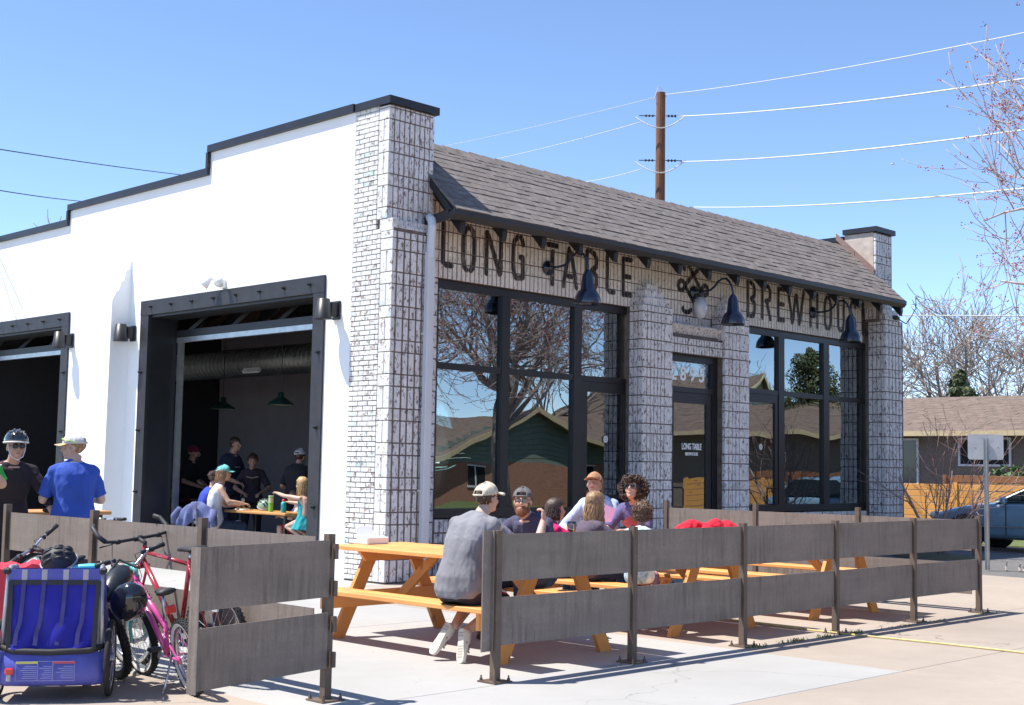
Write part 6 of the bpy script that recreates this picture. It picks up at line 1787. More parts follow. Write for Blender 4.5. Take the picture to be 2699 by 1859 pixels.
def person(label, loc, heading, pel, neck, head, hyaw=0, hpitch=0, hroll=0, shw=0.185, el=None, wl=None, er=None, wr=None, kl=None, kr=None, al=None, ar=None, s=1.0, hs=1.0, sec=SEC_M,
           skin=SK1, shirt=None, sleeve='short', pants=None, plen='long', vox=0.0085, hl=None, hr=None, shoes=None, hips=True, slouch=0.10, neckline=True, wrinkle=0.006, hem=-0.16, face=True, torso_yaw=0, group=None):
    t = thing('person', label, 'person', (loc[0], loc[1], loc[2] if len(loc) > 2 else 0), RAD(heading-90), group)
    pel, neck, head = V(pel), V(neck), V(head)
    neck = neck+(head-neck).normalized()*0.045*hs
    ty = RAD(torso_yaw)
    ax0 = V((1, 0, 0)); ax1 = V((math.cos(ty), math.sin(ty), 0))
    ctrl = (pel+neck)/2+V((0, -slouch, 0.02))
    body = MB()
    body.loft(torso_rings(pel, neck, ctrl, ax0, ax1, sec, s))
    up = (neck-ctrl).normalized()
    shw = shw*0.93
    SLp = neck-ax1*shw-up*0.092*s; SRp = neck+ax1*shw-up*0.092*s
    mid_ = neck-up*0.055*s; trap = neck+up*0.012*s
    HR = Matrix.Rotation(RAD(hyaw), 4, 'Z') @ Matrix.Rotation(RAD(-hpitch), 4, 'X') @ Matrix.Rotation(RAD(hroll), 4, 'Y')
    HM4 = Matrix.Translation(head) @ HR @ Matrix.Scale(hs, 4)
    # neck and head
    nb = HM4 @ V((0, -0.022, -0.07))
    body.tube([neck-up*0.04*s, (neck+nb)/2, nb], [0.062*s, 0.055*s, 0.055*hs], 12)
    capsule3(body, [SLp, mid_, SRp], [0.052*s, 0.066*s, 0.052*s]); body.tube([SLp+(mid_-SLp)*0.25, trap, SRp+(mid_-SRp)*0.25], [0.040*s, 0.050*s, 0.040*s], 10)
    hd = MB()
    hd.ell((0, -0.012, 0.030), (0.076, 0.096, 0.086), seg=20, ring=14)
    hd.ell((0, 0.022, -0.032), (0.062, 0.070, 0.082), seg=16, ring=12)
    hd.ell((0, 0.040, -0.086), (0.044, 0.044, 0.032), seg=14, ring=10)
    hd.ell((0, 0.078, 0.018), (0.050, 0.018, 0.011), seg=12, ring=8)
    hd.tube([(0, 0.088, 0.012), (0, 0.103, -0.014), (0, 0.115, -0.034)], [0.008, 0.011, 0.014], 8)
    for sx in (-1, 1):
        hd.ell((sx*0.010, 0.102, -0.038), (0.010, 0.012, 0.009), seg=8, ring=6)
        hd.ell((sx*0.034, 0.066, -0.032), (0.026, 0.024, 0.026), seg=10, ring=8)
        hd.ell((sx*0.077, -0.006, -0.014), (0.009, 0.021, 0.032), seg=10, ring=8)
    hd.ell((0, 0.088, -0.062), (0.025, 0.013, 0.008), seg=10, ring=6); hd.ell((0, 0.085, -0.074), (0.022, 0.013, 0.008), seg=10, ring=6); hd.ell((0, 0.078, -0.100), (0.020, 0.016, 0.014), seg=10, ring=6)
    hd.xf(HM4)
    body.add(hd.v, hd.f)
    # arms
    arms = []
    for side, S_, e, w, hspec in ((-1, SLp, el, wl, hl), (1, SRp, er, wr, hr)):
        if e is None: continue
        e, w = V(e), V(w); arms.append((side, S_, e, w))
        capsule3(body, [S_, S_*0.5+e*0.5, e], [0.052*s, 0.048*s, 0.040*s])
        capsule3(body, [e, e*0.62+w*0.38, w], [0.042*s, 0.041*s, 0.028*s])
        dd = (w-e).normalized()
        d_, n_, c_ = hspec or (dd, V((0, 0, -1)) if abs(dd.z) < 0.8 else V((0, 1, 0)), 0.45)
        hand(body, w, d_, n_, side, c_, s*0.98)
    legs = []
    for side, k, a in ((-1, kl, al), (1, kr, ar)):
        if k is None: continue
        k, a = V(k), V(a); hp = pel+V((side*0.095*s, 0.0, -0.02)); legs.append((side, hp, k, a))
        capsule3(body, [hp, hp*0.5+k*0.5, k], [0.085*s, 0.074*s, 0.055*s])
        capsule3(body, [k, k*0.65+a*0.35, a], [0.055*s, 0.054*s, 0.036*s])
    bo = voxel(body, 'body', [skin], t, vox, 3, 0.5)
    # eyes, brows, mouth
    if face:
        for sx in (-1, 1):
            m = MB(); m.ell((sx*0.030, 0.0835, 0.0), (0.0115, 0.0065, 0.0045), seg=10, ring=8); m.xf(HM4); e_ = obj('eye', m, M_EYE, bo, world=False, smooth=True)
            m = MB(); m.ell((sx*0.029, 0.0885, 0.0), (0.0052, 0.003, 0.0044), seg=8, ring=6); m.xf(HM4); obj('iris', m, M_IRIS, bo, world=False, smooth=True)
            m = MB(); m.tube([(sx*0.014, 0.098, 0.021), (sx*0.030, 0.097, 0.026), (sx*0.048, 0.086, 0.020)], [0.003, 0.004, 0.002], 5); m.xf(HM4); obj('eyebrow', m, HB, bo, world=False, smooth=True)
        m = MB(); m.ell((0, 0.100, -0.067), (0.023, 0.0035, 0.006), seg=10, ring=6); m.xf(HM4); obj('mouth', m, M_LIP, bo, world=False, smooth=True)
    seed = random.uniform(0, 50)
    def wr_fn(amp):
        def f(co, n):
            v = co*7+V((seed, 0, seed)); q = V((co.x*16, co.y*16, co.z*5+co.x*6))+V((seed, seed, 0))
            return co+n*(amp*noise.noise(v)+amp*0.75*noise.noise(q))
        return f
    if shirt is not None:
        m = MB(); sc = [(t_, a, b) for t_, a, b in sec if t_ >= hem]
        if sc[0][0] > hem: pass
        sc = [(t_, a+(0.016 if t_ < 0.3 else 0.004), b+(0.016 if t_ < 0.3 else 0.004)) for t_, a, b in sc]
        ri = torso_rings(pel, neck, ctrl, ax0, ax1, sc[:-1]+[(0.975, sc[-1][1]+0.012, sc[-1][2]+0.012)], s, 0.016)
        m.loft(ri)
        if sleeve != 'none':
            capsule3(m, [SLp, mid_, SRp], [0.064*s, 0.078*s, 0.064*s]); m.tube([SLp+(mid_-SLp)*0.2, trap-up*0.012*s, SRp+(mid_-SRp)*0.2], [0.050*s, 0.058*s, 0.050*s], 10)
        for side, S_, e, w in arms:
            if sleeve == 'none': capsule3(m, [S_+(neck-S_)*0.45, S_+(neck-S_)*0.3], [0.045*s, 0.045*s]); continue
            if sleeve == 'short':
                q = S_+(e-S_)*0.80; capsule3(m, [S_+(neck-S_)*0.10, S_*0.5+q*0.5, q-(e-S_).normalized()*0.02], [0.064*s, 0.063*s, 0.060*s])
                m.tube([q-(e-S_).normalized()*0.04, q+(e-S_).normalized()*0.012], [0.060*s, 0.064*s], 14)
            else:
                f_ = 0.45 if sleeve == 'mid' else 0.96
                q = e+(w-e)*f_; capsule3(m, [S_+(neck-S_)*0.10, S_*0.5+e*0.5, e], [0.064*s, 0.061*s, 0.054*s]); capsule3(m, [e, e*0.5+q*0.5, q], [0.056*s, 0.052*s, 0.046*s])
        voxel(m, 'shirt', [shirt], t, vox*1.1, 5, 0.5, wr_fn(wrinkle))
    if pants is not None:
        m = MB(); m.loft(torso_rings(pel, neck, ctrl, ax0, ax1, [(-0.22, 0.13, 0.10), (-0.12, 0.158, 0.115), (-0.02, 0.172, 0.120), (0.06, 0.160, 0.112)], s, 0.006))
        for side, hp, k, a in legs:
            if plen == 'long':
                capsule3(m, [hp, hp*0.5+k*0.5, k], [0.098*s, 0.088*s, 0.068*s]); capsule3(m, [k, k*0.6+a*0.4, a+(k-a).normalized()*0.03], [0.068*s, 0.064*s, 0.052*s])
            else:
                q = hp+(k-hp)*0.88; capsule3(m, [hp, hp*0.5+q*0.5, q], [0.102*s, 0.098*s, 0.088*s])
        voxel(m, 'trousers' if plen == 'long' else 'shorts', [pants], t, vox*1.2, 4, 0.5, wr_fn(wrinkle*0.9))
    if shoes is not None:
        for side, hp, k, a in legs:
            m = MB(); f = V((0, 1, 0)); 
            m.ell(a+V((0, 0.055*s, -0.045*s)), (0.046*s, 0.125*s, 0.045*s)); m.ell(a+V((0, -0.01, 0.0)), (0.045*s, 0.055*s, 0.06*s)); m.bb(a+V((-0.042*s, -0.06*s, -0.092*s)), a+V((0.042*s, 0.15*s, -0.065*s)))
            voxel(m, 'shoe', [shoes], t, 0.010, 3, 0.5)
    t['_h'] = 1.0; del t['_h']
    return t, bo, HM4

def hair_cap(t, H, mat, front=0.045, low=-0.05, puff=1.07, name='hair', jitter=0.003, side=0.02, topz=9):
    """close-cropped or capped hair hugging the skull, hairline cut out of the face"""
    m = MB()
    seg, ring = 28, 18; vs = []; keep = {}
    for i in range(ring+1):
        th = math.pi*i/ring
        for j in range(seg):
            u = 2*math.pi*j/seg
            p = V((math.sin(th)*math.cos(u), math.sin(th)*math.sin(u), math.cos(th)))
            q = V((p.x*0.076, p.y*0.096-0.012, p.z*0.086+0.030))
            c = V((0, -0.012, 0.030)); q = c+(q-c)*puff
            if q.z < 0: q.x *= 1.0+0.3*q.z; 
            q += V((random.gauss(0, jitter), random.gauss(0, jitter), random.gauss(0, jitter)))
            vs.append(q)
    fs = []
    for i in range(ring):
        for j in range(seg):
            idx = (i*seg+j, i*seg+(j+1) % seg, (i+1)*seg+(j+1) % seg, (i+1)*seg+j)
            c = sum((vs[k] for k in idx), V())/4
            if c.z > topz: continue
            if c.y > 0.02 and c.z < front+0.2*max(0, 0.08-c.y)*0: continue
            if c.z < low or (c.z < side-0.0 and c.y > -0.015): continue
            fs.append(idx)
    m.add(vs, fs); m.xf(H)
    o = obj(name, m, mat, t, world=False, smooth=True)
    md = o.modifiers.new('sol', 'SOLIDIFY'); md.thickness = 0.012; md.offset = -1
    return o
def strands(t, H, mat, n, length, t0=0.25, spread=0.09, back=(-0.6, 1.0), wave=0.012, r=0.006, name='hair_strands', seed=1, front=0.03):
    """long locks falling from the crown, drawn in the head frame"""
    rng = random.Random(seed); m = MB()
    for k in range(n):
        a = rng.uniform(0.02, 0.98)*math.pi+math.pi   # rear half circle
        a = math.pi*(1-0.12)+rng.random()*math.pi*1.24
        th = rng.uniform(0.15, 1.25)
        c = V((0, -0.012, 0.030)); k_ = rng.uniform(1.03, 1.12)
        pts = []; rs = []
        for q in range(5):
            tt = t0+(1.75-t0)*q/4
            pts.append(c+V((math.sin(tt)*math.cos(a)*0.078*k_, math.sin(tt)*math.sin(a)*0.098*k_, math.cos(tt)*0.088*k_))); rs.append(r)
        L = length*rng.uniform(0.75, 1.05); ph = rng.uniform(0, 6.28); base = pts[-1]
        for q in range(1, 8):
            f = q/7
            pts.append(base+V((wave*math.sin(ph+f*9)+base.x*0.25*f, -0.012*f+wave*math.cos(ph+f*8), -L*f))); rs.append(r*(1-0.65*f))
        m.tube(pts, rs, 5)
    m.xf(H)
    return obj(name, m, mat, t, world=False, smooth=True, kind='stuff')
def curls(t, H, mat, n, R_, seed=1, r=0.018, name='hair_curls', cut=True):
    rng = random.Random(seed); m = MB()
    for k in range(n):
        d = V((rng.gauss(0, 1), rng.gauss(0, 1), rng.gauss(0, 1))).normalized()
        p = V((d.x*R_*1.05, d.y*R_-0.025, d.z*R_*0.92+0.030))*rng.uniform(0.82, 1.08)
        if cut and p.y > 0.035 and p.z < 0.055: continue
        if p.z < -0.10: continue
        ax = V((rng.gauss(0, 1), rng.gauss(0, 1), rng.gauss(0, 1))).normalized(); b = ax.cross(d)
        if b.length < 0.1: continue
        b.normalize(); c_ = ax.cross(b); rr2 = r*rng.uniform(0.6, 1.2)
        pts = [p+(b*math.cos(q*0.9)+c_*math.sin(q*0.9))*rr2+ax*rr2*0.25*q for q in range(8)]
        m.tube(pts, [rr2*0.30]*7+[rr2*0.1], 5)
    m.ell((0, -0.02, 0.035), (R_*0.93, R_*0.93, R_*0.84), seg=14, ring=10) if not cut else m.ell((0, -0.045, 0.035), (R_*0.86, R_*0.80, R_*0.80), seg=14, ring=10)
    m.xf(H)
    return obj(name, m, mat, t, world=False, smooth=True, kind='stuff')
def cap(t, H, crown, brim_m, yaw=0, back_m=None, brim=True, strap=True, band=None):
    """baseball cap in the head frame; yaw turns the peak"""
    Y = H @ Matrix.Rotation(RAD(yaw), 4, 'Z')
    m = MB(); seg, ring = 24, 9; vs = []
    for i in range(ring+1):
        th = 0.5*math.pi*i/ring*1.06
        for j in range(seg):
            u = 2*math.pi*j/seg
            vs.append(V((math.sin(th)*math.cos(u)*0.092, math.sin(th)*math.sin(u)*0.113-0.010, math.cos(th)*0.088+0.042+0.012*math.sin(u)*math.cos(th))))
    fs_f, fs_b = [], []
    for i in range(ring):
        for j in range(seg):
            u = 2*math.pi*(j+0.5)/seg
            hole = strap and i >= ring-3 and abs(u-1.5*math.pi) < 0.42
            if hole: continue
            (fs_f if math.sin(u) > -0.15 else fs_b).append((i*seg+j, i*seg+(j+1) % seg, (i+1)*seg+(j+1) % seg, (i+1)*seg+j))
    m.add(vs, fs_f+fs_b)
    m.mi = [0]*len(fs_f)+[1]*len(fs_b)
    m.xf(Y); c = obj('cap', m, [crown, back_m or crown], t, world=False, smooth=True)
    c.modifiers.new('s', 'SOLIDIFY').thickness = 0.004
    m = MB(); m.ell((0, -0.01, 0.132), (0.008, 0.008, 0.005), seg=8, ring=6); m.xf(Y); obj('button', m, crown, c, world=False, smooth=True)
    m = MB()
    for k in range(6):
        u = math.pi*k/3+0.52
        pts = [V((math.sin(th)*math.cos(u)*0.0935, math.sin(th)*math.sin(u)*0.1145-0.010, math.cos(th)*0.089+0.042)) for th in (0.1, 0.5, 0.9, 1.3, 1.6)]
        m.tube(pts, 0.0016, 4)
    m.xf(Y); obj('cap_seam', m, back_m or crown, c, world=False)
    if strap:
        m = MB(); m.tube([V((math.cos(1.5*math.pi+q*0.12)*0.093, math.sin(1.5*math.pi+q*0.12)*0.114-0.010, 0.040)) for q in range(-5, 6)], 0.008, 5); m.xf(Y); obj('cap_strap', m, back_m or crown, c, world=False)
    if brim:
        m = MB(); vs = []
        for j in range(13):
            u = math.pi*(0.10+0.80*j/12)
            for k in range(4):
                f = k/3; e = V((math.cos(u)*0.086, math.sin(u)*0.106-0.010, 0.042)); o_ = V((math.cos(u)*0.098, 0.085+math.sin(u)*0.095, 0.032-0.020*abs(math.cos(u))**2))
                vs.append(e*(1-f)+o_*f)
        m.add(vs, [(j*4+k, (j+1)*4+k, (j+1)*4+k+1, j*4+k+1) for j in range(12) for k in range(3)]); m.xf(Y)
        b = obj('brim', m, brim_m, c, world=False, smooth=True); b.modifiers.new('s', 'SOLIDIFY').thickness = 0.004
    return c
def glasses(t, H, lens=M_LENS, frame=M_BLKR, sx_=1.0, y=0.102, z=0.002, clear=False, name='sunglasses'):
    m = MB()
    for s in (-1, 1):
        m.tube([(s*0.062, y-0.012, z+0.006), (s*0.078, 0.01, z+0.004)], 0.0028, 5)
        m.tube([V((s*0.032+0.026*math.cos(a), y-0.10*abs(s*0.032+0.026*math.cos(a))**1.4, z+0.019*math.sin(a))) for a in [2*math.pi*q/14 for q in range(14)]], 0.0026, 5, closed=True)
    m.tube([(-0.008, y, z+0.006), (0.008, y, z+0.006)], 0.0028, 5); m.xf(H)
    g_ = obj(name, m, frame, t, world=False)
    for s in (-1, 1):
        m = MB(); m.ell((s*0.032, y-0.003, z), (0.026, 0.004, 0.019), seg=14, ring=8); m.xf(H); obj('lens', m, lens, g_, world=False, smooth=True)
    return g_
M_CLEAR = glass_mat('spectacle_lens', 0.05, (0.75, 0.75, 0.75), 0)

def shoe(t, heel, toe, nrm, upper, sole, s=1.0, stripes=None, name='shoe'):
    """nrm points from the sole up through the instep"""
    heel, toe = V(heel), V(toe); d = (toe-heel).normalized(); n = (V(nrm)-d*V(nrm).dot(d)).normalized(); x = d.cross(n); L = (toe-heel).length
    prof = [(0.0, 0.022), (0.03, 0.032), (0.12, 0.036), (0.35, 0.033), (0.55, 0.037), (0.75, 0.046), (0.90, 0.040), (0.97, 0.027), (1.0, 0.012)]
    def ring(u, w, z0, z1):
        c = heel+d*(u*L); k = w*s
        return [c+x*k+n*z0, c+x*k*1.02+n*z1, c+x*k*0.5+n*(z1+0.0), c-x*k*0.5+n*z1, c-x*k*1.02+n*z1, c-x*k+n*z0]
    m = MB(); m.loft([ring(u, w*1.04, 0, 0.024*s) for u, w in prof]); so = obj('sole', m, sole, t, world=False)
    hgt = {0.0: 0.06, 0.03: 0.075, 0.12: 0.082, 0.35: 0.078, 0.55: 0.062, 0.75: 0.046, 0.90: 0.040, 0.97: 0.034, 1.0: 0.028}
    m = MB(); rings = []
    for u, w in prof:
        c = heel+d*(u*L*0.99+0.002); k = w*s*0.98; hh = hgt[u]*s
        rings.append([c+x*k+n*0.022*s, c+x*k*0.98+n*hh*0.7, c+x*k*0.6+n*hh, c-x*k*0.6+n*hh, c-x*k*0.98+n*hh*0.7, c-x*k+n*0.022*s])
    m.loft(rings); up_ = obj(name, m, upper, t, world=False, smooth=True)
    so.parent = up_
    if stripes:
        for q in (0.38, 0.47, 0.56):
            for sg in (-1, 1):
                c = heel+d*(q*L); k = 0.031*s
                m = MB(); m.bar(c+x*sg*(k+0.002)+n*0.030*s, c+d*0.035+x*sg*(k*0.80+0.002)+n*0.066*s, 0.013, 0.003, up=x); obj('stripe', m, stripes, up_, world=False)
    # tread
    m = MB()
    for q in (0.12, 0.20, 0.50, 0.58, 0.66, 0.74, 0.82):
        c = heel+d*(q*L)-n*0.001; m.bar(c-x*0.030*s, c+x*0.030*s, 0.010, 0.002, up=n)
    obj('tread', m, simple('sole_tread', (0.42, 0.40, 0.36), 0.8) if 'sole_tread' not in bpy.data.materials else bpy.data.materials['sole_tread'], up_, world=False, kind='stuff')
    return up_

# --- man in grey, seen from behind on the near bench
M_GTEE = cloth('grey_tee', (0.21, 0.205, 0.225)); M_NAVYS = cloth('dark_shorts', (0.035, 0.030, 0.042)); M_CREAM = cloth('cream_cap_cloth', (0.60, 0.52, 0.40))
t, bo, H = person('man in grey tee and cream cap sitting on the near bench with his back turned', (-0.74, -7.45), 10, (0, 0, 0.565), (0, 0.235, 1.10), (0.02, 0.33, 1.285), hyaw=-6, hpitch=-6,
    shw=0.200, el=(-0.33, 0.46, 0.87), wl=(-0.10, 0.70, 0.88), er=(0.33, 0.44, 0.87), wr=(0.10, 0.68, 0.88), kl=(-0.18, 0.43, 0.46), al=(-0.10, 0.09, 0.27), kr=(0.15, 0.43, 0.44), ar=(0.03, 0.06, 0.235),
    s=1.03, skin=SK2, shirt=M_GTEE, pants=M_NAVYS, plen='short', vox=0.0075, slouch=0.13, wrinkle=0.009)
hair_cap(t, H, HB, topz=0.062, low=-0.075, puff=1.045, side=-0.02)
cap(t, H, M_CREAM, M_CREAM, 0)
m = MB()
for sg in (1,):
    m.tube([(0.205*sg, 0.05, 0.60), (0.235*sg, 0.16, 0.575), (0.245*sg, 0.30, 0.53)], 0.011, 6, flatz=0.4)
st_ = obj('side_stripe', m, flat('red_stripe', (0.45, 0.03, 0.08), 0.7), t, world=False)
m = MB(); m.tube([(0.213, 0.045, 0.612), (0.244, 0.16, 0.585), (0.254, 0.30, 0.54)], 0.005, 6); obj('stripe_edge', m, M_WHITE, t, world=False)
M_SHW = simple('white_leather', (0.62, 0.60, 0.56), 0.5, var=0.08); M_SOLE = simple('cream_rubber', (0.62, 0.58, 0.50), 0.7, var=0.10, scale=10)
shoe(t, (-0.125, 0.035, 0.295), (-0.205, -0.085, 0.055), (0.25, 0.9, -0.35), M_SHW, M_SOLE, 1.05, stripes=simple('grey_stripe', (0.12, 0.115, 0.13), 0.6))
shoe(t, (0.035, -0.005, 0.265), (0.060, -0.055, 0.002), (0.30, 0.92, -0.15), M_SHW, M_SOLE, 1.05, stripes=bpy.data.materials['grey_stripe'])

# --- bearded man across the table
M_NVT = cloth('navy_tee', (0.060, 0.058, 0.105)); M_JEAN = cloth('blue_jeans', (0.030, 0.045, 0.085)); M_GCAP = cloth('grey_cap_cloth', (0.13, 0.125, 0.13))
t, bo, H = person('bearded man in a navy tee, glasses and backward grey cap facing the man in grey', (1.02, -6.64), 188, (0, 0, 0.565), (0, 0.17, 1.055), (0.0, 0.25, 1.235), hyaw=28, hpitch=-4,
    shw=0.20, el=(-0.30, 0.42, 0.86), wl=(-0.27, 0.30, 1.065), er=(0.30, 0.38, 0.86), wr=(0.05, 0.58, 0.86), kl=(-0.14, 0.45, 0.52), al=(-0.12, 0.42, 0.10), kr=(0.16, 0.45, 0.50), ar=(0.16, 0.50, 0.10),
    s=1.05, skin=SK2, shirt=M_NVT, pants=M_JEAN, vox=0.0072, hl=((0.10, -0.10, 1), (0.75, 0.25, 0.1), 0.75), slouch=0.14, shoes=simple('brown_leather', (0.13, 0.06, 0.03), 0.6))
hair_cap(t, H, HM, topz=0.062, low=-0.085, puff=1.07, side=-0.035)
cap(t, H, M_GCAP, M_GCAP, 180, strap=True)
glasses(t, H, M_CLEAR, flat('bronze_frame', (0.10, 0.06, 0.03), 0.4), name='spectacles', clear=True)
m = MB(); rng = random.Random(2)
m.ell((0, 0.066, -0.098), (0.055, 0.050, 0.050), seg=18, ring=12, fn=lambda p, q: q+p*rng.uniform(-0.004, 0.007)); m.ell((0, 0.082, -0.058), (0.038, 0.018, 0.012), seg=12, ring=8)
for sx in (-1, 1): m.ell((sx*0.056, 0.025, -0.06), (0.014, 0.035, 0.05), seg=10, ring=8, fn=lambda p, q: q+p*rng.uniform(-0.003, 0.005))
m.ell((0, 0.098, -0.071), (0.020, 0.010, 0.004)); m.xf(H); obj('beard', m, HBE, t, world=False, smooth=True)

# --- children and parents at the second table
M_HOT = cloth('hot_pink_tee', (0.66, 0.012, 0.14)); M_MAUVE = cloth('dark_mauve_top', (0.10, 0.075, 0.105)); M_SKYS = cloth('pale_blue_shirt', (0.42, 0.49, 0.66)); M_PURT = cloth('purple_tee', (0.115, 0.095, 0.215))
kid = dict(s=0.72, hs=0.88, sec=SEC_K, vox=0.0085, shw=0.125)
t, bo, H = person('girl with a dark bob and bright pink tee at the second table, back turned', (1.74, -6.05), -8, (0, 0, 0.545), (0, 0.10, 0.945), (0, 0.14, 1.125), hyaw=-18, el=(-0.20, 0.25, 0.82), wl=(-0.07, 0.42, 0.86), er=(0.20, 0.25, 0.82), wr=(0.07, 0.42, 0.86), kl=(-0.09, 0.36, 0.52), al=(-0.08, 0.36, 0.18), kr=(0.09, 0.36, 0.52), ar=(0.08, 0.36, 0.18), skin=SK1, shirt=M_HOT, pants=M_JEAN, **kid)
hair_cap(t, H, HB, low=-0.09, puff=1.10, side=-0.04, front=0.05); strands(t, H, HB, 170, 0.135, wave=0.006, r=0.010, seed=4)
m = MB()
for k in range(5):
    a = k*1.256; m.ell((0.090, -0.005+0.013*math.cos(a), 0.020+0.015*math.sin(a)), (0.006, 0.012, 0.012), seg=8, ring=6)
m.xf(H); obj('hair_flower', m, flat('magenta_clip', (0.55, 0.03, 0.42), 0.5), t, world=False, smooth=True)
t, bo, H = person('girl with very long light brown hair and a dark top at the second table', (1.80, -6.55), -10, (0, 0, 0.55), (0, 0.09, 1.00), (0.0, 0.12, 1.20), hyaw=4, el=(-0.21, 0.20, 0.84), wl=(-0.07, 0.40, 0.87), er=(0.24, 0.22, 0.86), wr=(0.18, 0.42, 0.92), kl=(-0.10, 0.38, 0.52), al=(-0.08, 0.38, 0.15), kr=(0.10, 0.38, 0.52), ar=(0.08, 0.38, 0.15), skin=SK1, shirt=M_MAUVE, pants=M_JEAN, s=0.80, hs=0.94, sec=SEC_K, vox=0.0085, shw=0.145)
hair_cap(t, H, HL, low=-0.10, puff=1.10, side=-0.06, front=0.05); strands(t, H, HL, 280, 0.44, wave=0.014, r=0.0085, seed=6)
strands(t, H, HBL, 60, 0.42, wave=0.016, r=0.006, seed=16, name='blond_strands')
t, bo, H = person('man in a pale blue shirt and tan cap looking down on the far bench', (3.36, -5.43), 193, (0, 0, 0.565), (0, 0.15, 1.185), (0, 0.22, 1.375), hyaw=14, hpitch=-16, shw=0.205, el=(-0.32, 0.36, 0.90), wl=(-0.20, 0.50, 1.04), er=(0.34, 0.32, 0.88), wr=(0.12, 0.56, 0.86), kl=(-0.14, 0.45, 0.52), al=(-0.12, 0.45, 0.10), kr=(0.14, 0.45, 0.52), ar=(0.12, 0.45, 0.10), s=1.05, skin=SK1, shirt=M_SKYS, sleeve='mid', pants=M_JEAN, wrinkle=0.010, hl=((0.1, 0.5, 0.45), (0.6, 0.2, -0.5), 0.6))
hair_cap(t, H, HM, topz=0.062, low=-0.05, puff=1.04)
cap(t, H, cloth('tan_cap_cloth', (0.40, 0.20, 0.11)), bpy.data.materials['tan_cap_cloth'], 0, back_m=cloth('cap_mesh_white', (0.62, 0.57, 0.50)))
t, bo, H = person('woman with dark curly hair, sunglasses and a purple tee looking down', (3.28, -6.03), 192, (0, 0, 0.565), (0, 0.15, 1.155), (-0.02, 0.23, 1.325), hyaw=8, hpitch=-24, hroll=4, shw=0.165, el=(-0.24, 0.36, 0.88), wl=(-0.10, 0.55, 0.90), er=(0.25, 0.32, 0.88), wr=(0.10, 0.55, 0.90), kl=(-0.12, 0.45, 0.52), al=(-0.10, 0.45, 0.10), kr=(0.12, 0.45, 0.52), ar=(0.10, 0.45, 0.10), s=0.95, sec=SEC_F, skin=SK1, shirt=M_PURT, pants=M_JEAN)
curls(t, H, HB, 620, 0.142, seed=3, r=0.020); glasses(t, H)
t, bo, H = person('small child with messy brown hair and sky blue tie-dye top at the second table', (1.78, -7.24), 30, (0, 0, 0.545), (0, 0.08, 0.955), (0, 0.13, 1.135), hyaw=12, hpitch=-14, el=(-0.20, 0.22, 0.84), wl=(-0.10, 0.40, 0.92), er=(0.20, 0.22, 0.82), wr=(0.05, 0.42, 0.88), kl=(-0.09, 0.36, 0.52), al=(-0.08, 0.36, 0.18), kr=(0.09, 0.36, 0.52), ar=(0.08, 0.36, 0.18), skin=SK1,
    shirt=simple('tie_dye_cotton', (0.30, 0.62, 0.80), 0.9, var=0.45, scale=14, tint=(0.62, 0.80, 0.86), bmp=0.2), pants=cloth('pink_white_trousers', (0.55, 0.32, 0.36)), **kid)
hair_cap(t, H, HM, low=-0.08, puff=1.08, side=-0.03, front=0.05); curls(t, H, HM, 260, 0.100, seed=8, r=0.016)
strands(t, H, HM, 120, 0.085, wave=0.010, r=0.008, seed=12)

# --- the two men standing at the left
M_BTEE = cloth('royal_blue_tee', (0.035, 0.085, 0.40)); M_CHAR = cloth('charcoal_trousers', (0.05, 0.04, 0.045))
t, bo, H = person('man in a royal blue tee and pale cap standing at the left, back turned', (-1.96, -3.40), 72, (0, 0, 0.955), (0, 0.03, 1.475), (-0.01, 0.06, 1.660), hyaw=72, hpitch=2, shw=0.195, el=(-0.265, 0.08, 1.165), wl=(-0.22, 0.34, 1.27), er=(0.255, 0.02, 1.165), wr=(0.20, 0.28, 1.17), kl=(-0.11, 0.03, 0.50), al=(-0.12, 0, 0.10), kr=(0.11, 0.02, 0.50), ar=(0.12, 0, 0.10),
    s=1.04, skin=SK2, shirt=M_BTEE, pants=M_CHAR, vox=0.0078, wrinkle=0.010, shoes=M_BLKR, slouch=0.03)
hair_cap(t, H, HL, topz=0.062, low=-0.08, puff=1.04, side=-0.02)
cap(t, H, cloth('pale_grey_cap', (0.58, 0.56, 0.54)), cloth('tan_peak', (0.62, 0.42, 0.22)), 0)
m = MB()
for sx in (-1, 1): m.tube([(sx*0.070, 0.085, 0.075), (sx*0.092, 0.03, 0.065), (sx*0.092, -0.04, 0.045)], 0.004, 5)
m.tube([(-0.07, 0.085, 0.075), (0, 0.108, 0.085), (0.07, 0.085, 0.075)], 0.006, 5); m.xf(H); obj('sunglasses', m, flat('lime_frame', (0.30, 0.62, 0.05), 0.4), t, world=False)
M_JER = cloth('black_jersey', (0.022, 0.014, 0.018))
t, bo, H = person('cyclist in a black jersey and helmet standing behind the left table', (-2.42, -2.98), 262, (0, 0.0, 0.95), (0.0, 0.12, 1.46), (0, 0.20, 1.655), hyaw=-2, hpitch=-2, shw=0.215, el=(-0.30, 0.20, 1.20), wl=(-0.36, 0.28, 1.02), er=(0.32, 0.10, 1.18), wr=(0.30, 0.32, 1.04), kl=(-0.12, 0.05, 0.50), al=(-0.12, 0, 0.10), kr=(0.12, 0.05, 0.50), ar=(0.12, 0, 0.10),
    s=1.03, skin=SK3, shirt=M_JER, sleeve='mid', pants=M_JER, vox=0.0078, shoes=M_BLKR)
glasses(t, H); hair_cap(t, H, HB, low=-0.04, puff=1.03)
m = MB()
for k, (dz, c) in enumerate(((0.0, 0),)):
    m.tube([(0.06, 0.125, 1.505), (0.15, 0.105, 1.492), (0.235, 0.085, 1.455)], 0.016, 6, flatz=0.5)
